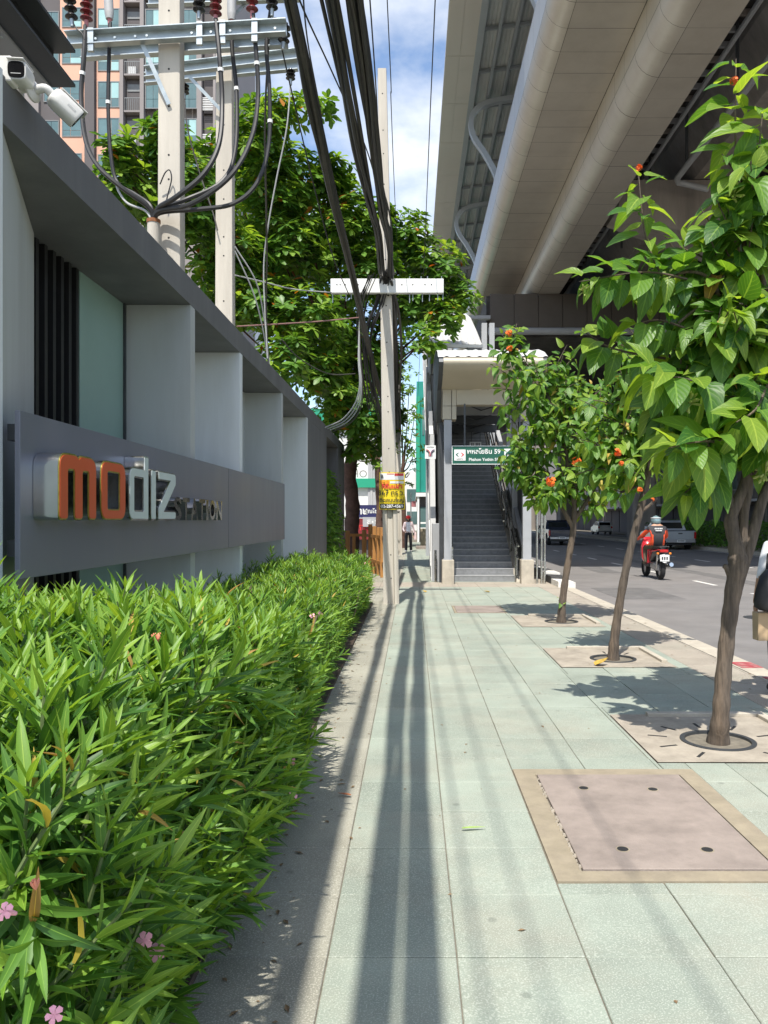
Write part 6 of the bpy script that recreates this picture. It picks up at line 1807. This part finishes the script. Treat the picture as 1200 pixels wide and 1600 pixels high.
def pickup(label, x, y, paint):
    """double-cab pickup seen from behind; rear bumper at y, left edge at x"""
    t = thing('pickup_truck', label, 'pickup truck', (x + .9, y + 2.5, -.12), 'pickup trucks ahead on the road')
    z = -.12; W = 1.8
    # body side profile (y, z)
    prof = [(0.08, .55), (.06, 1.08), (.10, 1.12), (1.55, 1.12), (1.62, 1.14), (1.78, 1.66), (2.0, 1.74), (3.0, 1.74), (3.2, 1.70), (3.85, 1.14), (4.9, 1.02), (5.12, .90), (5.16, .45), (4.75, .40), (4.7, .62), (4.5, .80), (4.15, .80), (3.95, .62), (3.9, .38), (1.5, .38), (1.42, .66), (1.2, .82), (.85, .82), (.62, .66), (.55, .45)]
    b = MB(); n = len(prof); vs_ = []
    def inset(zz): return 0 if zz < 1.14 else (zz - 1.12) * .28
    for xs in (0, 1):
        for (yy, zz) in prof:
            i_ = inset(zz); vs_.append((x + (i_ if xs == 0 else W - i_), y + yy, z + zz))
    b.add(vs_, [tuple(range(n)), tuple(reversed(range(n, 2 * n)))] + [(i, i + n, (i + 1) % n + n, (i + 1) % n) for i in range(n)])
    body = b.build('body', paint, t, bevel=.03, smooth=35)
    MB().box(x + .10, x + W - .10, y + .14, y + 1.5, z + 1.0, z + 1.125).build('bed_opening', m_plast, t)
    tg = MB().box(x + .12, x + W - .12, y + .035, y + .07, z + .60, z + 1.07).build('tailgate', paint, t, bevel=.02)
    MB().box(x + W / 2 - .12, x + W / 2 + .12, y + .022, y + .04, z + .93, z + .99).build('handle', m_plast, tg)
    # rear window with inset
    a, c = (1.655, 1.24), (1.775, 1.61)
    b = MB(); b.add([(x + .22, y + a[0] - .02, z + a[1]), (x + W - .22, y + a[0] - .02, z + a[1]), (x + W - .28, y + c[0] - .02, z + c[1]), (x + .28, y + c[0] - .02, z + c[1])], [(0, 1, 2, 3)]); b.build('rear_window', m_cglass, t)
    for sx, xx in ((-1, x), (1, x + W)):
        pts = [(1.78, 1.2), (1.92, 1.6), (2.38, 1.64), (2.38, 1.2)], [(2.46, 1.2), (2.46, 1.64), (3.05, 1.62), (3.55, 1.2)]
        for w_ in pts:
            b = MB(); b.add([(xx - sx * (inset(q[1]) - .012), y + q[0], z + q[1]) for q in w_], [(0, 1, 2, 3)]); b.build('side_window', m_cglass, t)
        MB().box(xx - sx * .03 - .06, xx - sx * .03 + .06, y + .03, y + .12, z + .66, z + 1.04).build('tail_light', m_tail, t, bevel=.015)
        MB().box(xx + sx * .02, xx + sx * .2, y + 3.3, y + 3.42, z + 1.16, z + 1.36).build('mirror', paint, t, bevel=.02)
    MB().box(x + .04, x + W - .04, y - .10, y + .05, z + .42, z + .60).build('rear_bumper', m_rim, t, bevel=.03)
    MB().box(x + W / 2 - .24, x + W / 2 + .24, y - .125, y - .105, z + .44, z + .60).build('number_plate', m_wsign, t)
    for k in range(5): MB().box(x + W / 2 - .18 + k * .075, x + W / 2 - .13 + k * .075, y - .130, y - .126, z + .50, z + .56).build('plate_mark', m_blk, t)
    MB().box(x + .15, x + W - .15, y + .2, y + 4.9, z + .28, z + .42).build('chassis', m_plast, t)
    for yy in (1.02, 4.33):
        for sx, xx in ((-1, x + .14), (1, x + W - .14)): wheel(t, xx, y + yy, .37, .25, sx)
    return t
pickup('silver grey pickup truck in the far lane ahead of the scooter', 14.75, 46.0, m_silver)
pickup('dark navy pickup truck in the shade beyond the farthest street tree', 9.35, 54.0, m_navyc)
# white hatchback half hidden between the piers
def hatch(label, x, y, paint):
    t = thing('parked_car', label, 'car', (x + .85, y + 2, -.12)); z = -.12; W = 1.7
    prof = [(0, .45), (.0, .95), (.12, 1.1), (.45, 1.5), (.8, 1.56), (2.0, 1.55), (2.9, 1.02), (3.8, .88), (3.95, .5), (3.7, .32), (.3, .32)]
    b = MB(); n = len(prof); vs_ = []
    for xs in (0, 1):
        for (yy, zz) in prof:
            i_ = max(0, zz - 1.0) * .3; vs_.append((x + (i_ if xs == 0 else W - i_), y + yy, z + zz))
    b.add(vs_, [tuple(range(n)), tuple(reversed(range(n, 2 * n)))] + [(i, i + n, (i + 1) % n + n, (i + 1) % n) for i in range(n)]); b.build('body', paint, t, bevel=.04, smooth=35)
    b = MB(); b.add([(x + .2, y + .12, z + 1.12), (x + W - .2, y + .12, z + 1.12), (x + W - .27, y + .42, z + 1.47), (x + .27, y + .42, z + 1.47)], [(0, 1, 2, 3)]); b.build('rear_window', m_cglass, t)
    for sx, xx in ((-1, x), (1, x + W)):
        b = MB(); b.add([(xx - sx * .03, y + .6, z + 1.1), (xx - sx * .13, y + .8, z + 1.48), (xx - sx * .13, y + 1.95, z + 1.48), (xx - sx * .03, y + 2.7, z + 1.1)], [(0, 1, 2, 3)]); b.build('side_window', m_cglass, t)
        MB().box(xx - sx * .1 - .09, xx - sx * .1 + .09, y - .02, y + .05, z + .75, z + .98).build('tail_light', m_tail, t)
        for yy in (.7, 3.2): wheel(t, xx - sx * .1, y + yy, .3, .2, sx)
    MB().box(x + .5, x + 1.2, y - .03, y - .005, z + .6, z + .72).build('number_plate', m_wsign, t)
hatch('small white car far ahead between the viaduct piers', 21.9, 93, m_whitec)
# ------------------------------------------------------------------ people
m_skin = mat('skin', (.45, .25, .16), .55, var=.06, scale=8)
m_hair = mat('black_hair', (.012, .010, .010), .45, var=.2, scale=30)
m_jblack = mat('black_jacket', (.028, .027, .03), .75, var=.15, scale=14)
m_jorange = mat('orange_jacket_panel', (.80, .09, .025), .65, var=.1, scale=14)
m_khaki = mat('khaki_trousers', (.12, .10, .065), .85, var=.2, scale=14)
m_trb = mat('black_trousers', (.014, .014, .017), .8, var=.2, scale=12)
m_wht = mat('white_shirt', (.70, .71, .74), .75, var=.06, scale=9)
m_greyc = mat('pale_pink_jacket', (.50, .40, .40), .8, var=.1, scale=9)
m_shoe = mat('white_shoe', (.62, .60, .57), .6, var=.1)
m_shoeb = mat('dark_shoe', (.03, .028, .026), .6, var=.1)
m_bag = mat('black_bag', (.012, .012, .013), .5, var=.2, scale=10, bump=.2, bscale=40)
m_kraft = mat('kraft_paper', (.47, .34, .20), .8, var=.08, scale=6)
m_redc = mat('red_cloth', (.75, .02, .02), .7, var=.1, scale=9)
def skin_mesh(name, verts, edges, mats, pick, off, sub=2):
    """continuous body grown round a skeleton; verts = [(pos, radius)]"""
    me = bpy.data.meshes.new(name + '_skel'); me.from_pydata([tuple(Vector(p) - Vector(off)) for p, r in verts], edges, [])
    o = bpy.data.objects.new(name + '_skel', me); col.objects.link(o)
    sk = o.modifiers.new('skin', 'SKIN'); sk.use_smooth_shade = True
    if not me.skin_vertices: 
        pass
    for i, (p, r) in enumerate(verts):
        d = me.skin_vertices[0].data[i]
        d.radius = (r if isinstance(r, tuple) else (r, r)); d.use_root = (i == 0)
    sb = o.modifiers.new('sub', 'SUBSURF'); sb.levels = sub; sb.render_levels = sub
    bpy.context.view_layer.update()
    dg = bpy.context.evaluated_depsgraph_get()
    m2 = bpy.data.meshes.new_from_object(o.evaluated_get(dg))
    bpy.data.objects.remove(o); bpy.data.meshes.remove(me)
    m2.name = name; m2.materials.clear()
    for m_ in mats: m2.materials.append(m_)
    for p in m2.polygons:
        p.material_index = pick(p.center + Vector(off)); p.use_smooth = True
    return m2
def figure(name, label, root, J, mats, pick, group=None):
    """J: dict of joints -> (pos, radius); returns the Empty; body is one mesh"""
    t = thing(name, label, 'person', root, group)
    keys = list(J.keys()); idx = {k: i for i, k in enumerate(keys)}
    chains = [('pelvis', 'waist', 'chest', 'neck', 'chin', 'skull', 'crown'),
              ('chest', 'shL', 'elL', 'wrL', 'paL'), ('chest', 'shR', 'elR', 'wrR', 'paR'), ('pelvis', 'hiL', 'knL', 'anL', 'toL'), ('pelvis', 'hiR', 'knR', 'anR', 'toR')]
    ed = []
    for c in chains:
        for a, b in zip(c, c[1:]):
            if a in idx and b in idx: ed.append((idx[a], idx[b]))
    me = skin_mesh('body', [J[k] for k in keys], ed, mats, pick, root)
    o = link('body', me, t); ORG[o] = Vector(root)
    return t
def hand(t, wrist, palm_dir, curl_dir, thumb_dir, mt, s=1.0):
    """palm and five unequal bent fingers, each its own skinned chain rooted in the palm"""
    w = Vector(wrist); d = Vector(palm_dir).normalized(); c = Vector(curl_dir).normalized(); th = Vector(thumb_dir).normalized()
    verts = [(w, .024 * s), (w + d * .045 * s, (.018 * s, .034 * s)), (w + d * .085 * s, (.014 * s, .036 * s))]; edges = [(0, 1), (1, 2)]
    for k, L in enumerate((.060, .070, .066, .052)):
        off = th * (.030 - .020 * k) * s
        b = w + d * .085 * s + off
        i = len(verts)
        verts += [(b, .0085 * s), (b + d * L * .45 * s + c * .010 * s, .008 * s), (b + d * L * .7 * s + c * .034 * s, .0075 * s), (b + d * L * .62 * s + c * .056 * s, .006 * s)]
        edges += [(2, i), (i, i + 1), (i + 1, i + 2), (i + 2, i + 3)]
    i = len(verts); b = w + d * .03 * s + th * .028 * s
    verts += [(b, .011 * s), (b + th * .022 * s + d * .028 * s, .009 * s), (b + th * .022 * s + d * .052 * s + c * .018 * s, .0075 * s)]
    edges += [(1, i), (i, i + 1), (i + 1, i + 2)]
    me = skin_mesh('hand', verts, edges, [mt], lambda p: 0, ORG[t], 1); o = link('hand', me, t); ORG[o] = ORG[t]

# ---- scooter and rider
RZ = -.12
SXc, SYc = 7.30, 22.9           # rear tyre contact
S = 1.12                        # the photograph's rider and scooter are a big pair
sc = thing('motor_scooter', 'red and black motor scooter seen from behind on the sunny lane', 'scooter', (SXc, SYc, RZ))
def q3(x, y, z): return Vector((SXc + x * S, SYc + y * S, RZ + z * S))
def torus(c, R_, r, ax=(1, 0, 0), n=28, m=10):
    b = MB(); vs_ = []; fs_ = []
    for i in range(n):
        a = 2 * math.pi * i / n; e = Vector((0, math.cos(a), math.sin(a)))
        for j in range(m):
            t = 2 * math.pi * j / m; vs_.append(c + e * (R_ + r * math.cos(t)) + Vector((1, 0, 0)) * r * math.sin(t) * 1.1)
    for i in range(n):
        for j in range(m): fs_.append((i * m + j, ((i + 1) % n) * m + j, ((i + 1) % n) * m + (j + 1) % m, i * m + (j + 1) % m))
    b.add(vs_, fs_); return b
for (yy, nm) in ((.0, 'rear_wheel'), (1.28, 'front_wheel')):
    c = q3(0, yy + .27, .275)
    w = torus(c, .215 * S, .06 * S).build(nm, m_tyre, sc, True)
    b = MB(); b.lathe(c - Vector((.04, 0, 0)), (1, 0, 0), [(0, .05), (.005, .10), (.01, .17 * S), (.07, .17 * S), (.075, .1), (.08, .05)], 18); b.build('rim', m_rim, w, 40)
def loft(secs, n=14, e=2.6):
    """secs: (y, z, half width, half height) superellipse rings along y"""
    b = MB(); vs_ = []; fs_ = []
    for (y, z, hw, hh) in secs:
        for k in range(n):
            a = 2 * math.pi * k / n; c_, s_ = math.cos(a), math.sin(a); m_ = (abs(c_) ** e + abs(s_) ** e) ** (-1 / e)
            vs_.append(q3(hw * c_ * m_, y, z + hh * s_ * m_))
    for i in range(len(secs) - 1):
        for k in range(n): fs_.append((i * n + k, i * n + (k + 1) % n, (i + 1) * n + (k + 1) % n, (i + 1) * n + k))
    fs_ += [tuple(reversed(range(n))), tuple(range((len(secs) - 1) * n, len(secs) * n))]
    b.add(vs_, fs_); return b
m_sblk = mat('scooter_black', (.02, .02, .022), .3, var=.1, coat=.4)
m_sred = mat('scooter_red', (.50, .02, .03), .25, var=.05, coat=.6)
loft([(-.02, .78, .03, .02), (.02, .77, .10, .055), (.2, .74, .135, .08), (.5, .68, .15, .10), (.75, .58, .13, .12), (.85, .5, .10, .1)]).build('tail_body', m_sblk, sc, 50)
loft([(-.03, .79, .06, .015), (.1, .785, .125, .03), (.5, .74, .152, .03), (.7, .7, .14, .02)]).build('red_side_trim', m_sred, sc, 50)
loft([(.10, .84, .05, .02), (.16, .85, .11, .035), (.4, .83, .13, .045), (.75, .80, .12, .045), (.92, .78, .07, .03)]).build('seat', m_bag, sc, 50)
MB().box(*(q3(-.11, -.035, 0).x, q3(.11, 0, 0).x), q3(0, -.04, 0).y, q3(0, .01, 0).y, q3(0, 0, .73).z, q3(0, 0, .80).z).build('tail_light', m_tail, sc, bevel=.015)
loft([(.85, .36, .16, .05), (1.1, .34, .17, .05), (1.3, .36, .15, .06)]).build('footboard', m_plast, sc, 50)
loft([(1.2, .55, .05, .25), (1.27, .68, .2, .32), (1.36, .72, .21, .33), (1.46, .72, .12, .28)]).build('leg_shield', m_sred, sc, 50)
loft([(1.28, 1.0, .10, .06), (1.36, 1.03, .16, .08), (1.48, 1.0, .09, .07)]).build('handlebar_cowl', m_sred, sc, 50)
b = MB(); b.tube([q3(-.36, 1.25, 1.03), q3(-.15, 1.33, 1.05), q3(.15, 1.33, 1.05), q3(.36, 1.25, 1.03)], .017, 8); b.build('handlebar', m_steel, sc, True)
for sx in (-1, 1):
    b = MB(); b.tube([q3(sx * .38, 1.25, 1.03), q3(sx * .27, 1.28, 1.035)], .024, 8); b.build('grip', m_plast, sc, True)
    b = MB(); b.tube([q3(sx * .24, 1.3, 1.05), q3(sx * .34, 1.3, 1.22)], .007, 6); ms = b.build('mirror_stem', m_plast, sc)
    b = MB(); b.lathe(q3(sx * .36, 1.29, 1.25), (0, 1, 0), [(0, .055), (.02, .06), (.04, .03)], 14); b.build('mirror', m_plast, sc, 40)
    b = MB(); b.lathe(q3(sx * .16, -.01, .70), (0, -1, 0), [(-.03, .03), (.03, .035), (.05, .02)], 12); b.build('turn_signal', m_orange, sc, 40)
MB().box(q3(-.12, 0, 0).x, q3(.12, 0, 0).x, q3(0, -.09, 0).y, q3(0, -.075, 0).y, q3(0, 0, .50).z, q3(0, 0, .67).z).build('number_plate', m_wsign, sc, bevel=.006)
for k in range(3): MB().box(q3(-.08 + k * .06, 0, 0).x, q3(-.045 + k * .06, 0, 0).x, q3(0, -.095, 0).y, q3(0, -.0915, 0).y, q3(0, 0, .54).z, q3(0, 0, .62).z).build('plate_mark', m_blk, sc)
loft([(-.08, .52, .06, .06), (.0, .6, .075, .08), (.12, .62, .08, .06)]).build('rear_mudguard', m_wsign, sc, 50)
loft([(.2, .32, .10, .09), (.45, .34, .13, .13), (.8, .36, .12, .10)]).build('engine', m_rim, sc, 50)
b = MB(); b.tube([q3(.17, -.10, .42), q3(.17, .1, .38), q3(.16, .5, .32)], [.055 * S, .06 * S, .03 * S], 12); b.build('exhaust', m_steel, sc, True)
for sx in (-1, 1):
    b = MB(); b.tube([q3(sx * .12, .22, .28), q3(sx * .12, .15, .68)], .03, 8); b.build('shock_absorber', m_steel, sc, True)
b = MB(); b.tube([q3(0, 1.36, .95), q3(0, 1.53, .3)], .04, 8); b.build('fork', m_plast, sc, True)
b = MB(); b.tube([q3(-.14, .12, .80), q3(-.12, -.04, .88), q3(.12, -.04, .88), q3(.14, .12, .80)], .014, 8); b.build('grab_rail', m_plast, sc, True)
# rider
def pick_rider(p):
    x = (p.x - SXc) / S; y = (p.y - SYc) / S; z = (p.z - RZ) / S
    if z > 1.43: return 2
    if z > 1.30: return 0
    if z > .90 and abs(x) < (.18 if z > 1.2 else .14): return 0
    if z > .90: return 1
    return 3
J = {'pelvis': (q3(0, .52, .92), .15 * S), 'waist': (q3(0, .48, 1.08), (.15 * S, .12 * S)), 'chest': (q3(0, .55, 1.30), (.17 * S, .12 * S)), 'neck': (q3(0, .62, 1.47), .06 * S), 'chin': (q3(0, .66, 1.53), .07 * S), 'skull': (q3(0, .66, 1.60), .085 * S), 'crown': (q3(0, .65, 1.66), .07 * S),
     'shL': (q3(-.20, .57, 1.34), .075 * S), 'elL': (q3(-.34, .82, 1.13), .052 * S), 'wrL': (q3(-.35, 1.12, 1.05), .036 * S), 'paL': (q3(-.345, 1.20, 1.05), .035 * S),
     'shR': (q3(.20, .57, 1.34), .075 * S), 'elR': (q3(.34, .82, 1.13), .052 * S), 'wrR': (q3(.35, 1.12, 1.05), .036 * S), 'paR': (q3(.345, 1.20, 1.05), .035 * S),
     'hiL': (q3(-.12, .60, .90), .105 * S), 'knL': (q3(-.19, 1.0, .82), .075 * S), 'anL': (q3(-.20, .92, .43), .045 * S), 'toL': (q3(-.20, 1.12, .40), .04 * S),
     'hiR': (q3(.12, .60, .90), .105 * S), 'knR': (q3(.19, 1.0, .82), .075 * S), 'anR': (q3(.20, .92, .43), .045 * S), 'toR': (q3(.20, 1.12, .40), .04 * S)}
rd = figure('person', 'scooter rider in black and orange jacket and silver helmet seen from behind', tuple(q3(0, .5, .0)), J, [m_jblack, m_jorange, m_skin, m_khaki], pick_rider)
for sx in (-1, 1): hand(rd, q3(sx * .35, 1.15, 1.055), (0, 1, 0), (0, .1, -1), (-sx, 0, -.1), m_skin, S)
m_helm = mat('silver_teal_helmet', (.22, .32, .33), .2, .3, var=.1, scale=12, coat=.7)
hb = MB(); hc = q3(0, .66, 1.585)
hb.lathe(hc - Vector((0, 0, .11 * S)), (0, 0, 1), [(0, .115 * S), (.02, .128 * S), (.09, .138 * S), (.15, .125 * S), (.20, .09 * S), (.235, .04 * S), (.245, .0)], 20)
hm = hb.build('helmet', m_helm, rd, True)
hb = MB(); hb.lathe(hc - Vector((0, 0, .125 * S)), (0, 0, 1), [(0, .118 * S), (.025, .12 * S)], 20); hb.build('helmet_trim', m_plast, hm, 40)
hb = MB(); hb.lathe(hc + Vector((0, 0, .04)), (0, 0, 1), [(0, .1415 * S), (.018, .139 * S)], 20); hb.build('helmet_stripe', m_wsign, hm, 40)
# white print on the back
for k, (w, z) in enumerate(((.11, 1.345), (.085, 1.29))):
    for j in range(5 + k):
        x = -w + j * (2 * w / (5 + k)); yb = .55 - .128 - .012
        MB().bar(q3(x, yb, z), q3(x + w * .28, yb, z), .012, .035 * S - k * .012, up=(0, 0, 1)).build('back_print', m_wsign, rd)

# ---- walker far down the pavement in a red cap
WYc = 40.0; wx = P(638, 0, WYc).x
def w3(x, y, z): return Vector((wx + x, WYc + y, z * 1.08))
def pick_w(p):
    z = p.z / 1.08; x = abs(p.x - wx)
    if z > 1.42: return 2
    if z > .98 and x < .09 and p.y < WYc: return 3
    if z > .92: return 0
    if z < .09: return 4
    return 1
J = {'pelvis': (w3(0, 0, .93), .14), 'waist': (w3(0, 0, 1.08), (.14, .11)), 'chest': (w3(0, 0, 1.30), (.17, .12)), 'neck': (w3(0, -.01, 1.46), .055), 'chin': (w3(0, -.03, 1.52), .065), 'skull': (w3(0, -.02, 1.60), .09), 'crown': (w3(0, -.01, 1.68), .075),
     'shL': (w3(-.19, 0, 1.36), .07), 'elL': (w3(-.26, -.05, 1.08), .052), 'wrL': (w3(-.20, -.22, .98), .036), 'paL': (w3(-.17, -.28, .99), .034),
     'shR': (w3(.19, 0, 1.36), .07), 'elR': (w3(.27, .03, 1.08), .052), 'wrR': (w3(.28, -.04, .84), .036), 'paR': (w3(.28, -.05, .76), .034),
     'hiL': (w3(-.10, 0, .88), .10), 'knL': (w3(-.11, -.08, .50), .085), 'anL': (w3(-.12, .02, .09), .075), 'toL': (w3(-.12, -.12, .05), .045),
     'hiR': (w3(.10, 0, .88), .10), 'knR': (w3(.12, -.02, .50), .085), 'anR': (w3(.14, .12, .09), .075), 'toR': (w3(.14, -.02, .05), .045)}
wk = figure('person', 'distant walker in pale jacket, wide black trousers and red cap beside the pole', (wx, WYc, 0), J, [m_greyc, m_trb, m_skin, m_wht, m_shoe], pick_w)
b = MB(); b.lathe(w3(0, -.02, 1.60), (0, 0, 1), [(0, .112), (.06, .115), (.12, .09), (.15, .0)], 16); cp = b.build('cap', m_redc, wk, True)
b = MB(); b.lathe(w3(0, -.10, 1.60), (0, -.2, 1), [(0, .10), (.012, .10)], 16); b.build('brim', m_redc, cp)
b = MB(); b.lathe(w3(0, .03, 1.40), (0, 0, 1), [(0, .10), (.15, .115), (.22, .11)], 14); b.build('hair', m_hair, wk, True)
for sx in (-1, 1):
    b = MB(); b.lathe(w3(sx * .035, -.108, 1.60), (0, -1, 0), [(0, .010), (.006, .006)], 8); b.build('eye', m_hair, wk)
b = MB(); b.lathe(w3(0, -.10, 1.545), (0, -1, .3), [(0, .016), (.02, .008)], 8); b.build('nose', m_skin, wk, True)
hand(wk, w3(-.18, -.26, .985), (.3, -1, 0), (0, 0, -1), (1, .2, .2), m_skin); hand(wk, w3(.28, -.05, .80), (0, -.1, -1), (0, -1, 0), (-1, 0, 0), m_skin)
m_pinkb = mat('pale_pink_bag', (.55, .40, .38), .7, var=.1)
wb_ = thing('shoulder_bag', 'pale pink shoulder bag at the side of the distant walker', 'bag', tuple(w3(.33, 0, .7)))
loftb = MB(); loftb.tbox((wx + .36, WYc - .02), 0, (.07, .16), (.05, .12), .62, 1.0); loftb.build('body', m_pinkb, wb_, bevel=.03)
b = MB(); b.tube(spline([w3(.36, -.10, .92), w3(.22, -.05, 1.32), w3(.19, .02, 1.46), w3(.24, .08, 1.30), w3(.36, .10, .92)], 4), .01, 6); b.build('strap', m_pinkb, wb_)

# ---- passer-by at the right edge with shoulder bag and paper carrier
BX, BY = 3.50, 7.3
def b3(x, y, z): return Vector((BX + x, BY + y, z))
def pick_b(p):
    z = p.z; x = p.x - BX
    if z > 1.47: return 2
    if z > .94 and (z > 1.12 or abs(x) < .2): return 0
    if z > .60 and abs(x) > .195: return 2
    if z < .08: return 3
    return 1
J = {'pelvis': (b3(0, 0, .95), .14), 'waist': (b3(0, 0, 1.10), (.14, .11)), 'chest': (b3(0, 0, 1.34), (.17, .12)), 'neck': (b3(0, .01, 1.50), .055), 'chin': (b3(0, .03, 1.56), .065), 'skull': (b3(0, .02, 1.64), .09), 'crown': (b3(0, .01, 1.72), .075),
     'shL': (b3(-.20, 0, 1.40), .07), 'elL': (b3(-.275, -.03, 1.13), .05), 'wrL': (b3(-.285, .06, .90), .034), 'paL': (b3(-.285, .08, .85), .03),
     'shR': (b3(.20, 0, 1.40), .07), 'elR': (b3(.27, .0, 1.13), .05), 'wrR': (b3(.28, .06, .90), .034), 'paR': (b3(.28, .08, .82), .03),
     'hiL': (b3(-.09, 0, .90), .10), 'knL': (b3(-.10, .10, .50), .07), 'anL': (b3(-.10, .08, .09), .05), 'toL': (b3(-.10, .22, .05), .04),
     'hiR': (b3(.09, 0, .90), .10), 'knR': (b3(.10, -.02, .50), .07), 'anR': (b3(.10, -.16, .10), .05), 'toR': (b3(.10, -.03, .05), .04)}
pb = figure('person', 'passer-by in white sleeves at the right edge carrying bags', (BX, BY, 0), J, [m_wht, m_trb, m_skin, m_shoeb], pick_b)
hand(pb, b3(-.285, .075, .86), (0, .15, -1), (.6, .8, 0), (.3, 1, 0), m_skin)
hand(pb, b3(.28, .075, .84), (0, .15, -1), (-.6, .8, 0), (-.3, 1, 0), m_skin)
b = MB(); b.lathe(b3(0, .0, 1.60), (0, 0, 1), [(-.08, .085), (.0, .105), (.08, .105), (.14, .07), (.165, .0)], 16); b.build('hair', m_hair, pb, True)
for sx in (-1, 1):
    b = MB(); b.lathe(b3(sx * .035, .115, 1.64), (0, 1, 0), [(0, .010), (.006, .006)], 8); b.build('eye', m_hair, pb)
bg = thing('shoulder_bag', 'rounded black shoulder bag hanging at the right edge', 'bag', tuple(b3(-.30, -.1, .8)))
pts = []
prof = [(1.20, .03), (1.14, .09), (1.02, .13), (.92, .15), (.86, .145), (.83, .10), (.815, .03)]
b = MB(); vs_ = []; fs_ = []; n = 14
for z, hw in prof:
    for k in range(n):
        a = 2 * math.pi * k / n; vs_.append(b3(-.26 + hw * math.cos(a) * 1.0, -.16 + .06 * math.sin(a), z))
for i in range(len(prof) - 1):
    for k in range(n): fs_.append((i * n + k, i * n + (k + 1) % n, (i + 1) * n + (k + 1) % n, (i + 1) * n + k))
fs_ += [tuple(range(n)), tuple(range((len(prof) - 1) * n, len(prof) * n))]
b.add(vs_, fs_); b.build('body', m_bag, bg, 60)
for dy in (-.03, .03):
    b = MB(); b.bar(b3(-.27, -.16 + dy, 1.15), b3(-.19, -.04 + dy, 1.50), .035, .008); b.build('strap', m_bag, bg)
box('buckle', m_steel, bg, BX - .27, BX - .22, BY - .20, BY - .19, 1.155, 1.165)
kb_ = thing('paper_carrier', 'plain kraft paper carrier bag held at the right edge', 'bag', tuple(b3(-.27, .1, .5)))
b = MB(); b.tbox((BX - .20, BY - .06), 0, (.15, .06), (.152, .066), .545, .80); b.build('body', m_kraft, kb_, bevel=.004)
for dy in (-.1, -.02):
    b = MB(); b.tube(spline([b3(-.25, dy, .80), b3(-.265, .05, .845), b3(-.15, dy, .80)], 4), .004, 6); b.build('handle', m_kraft, kb_)
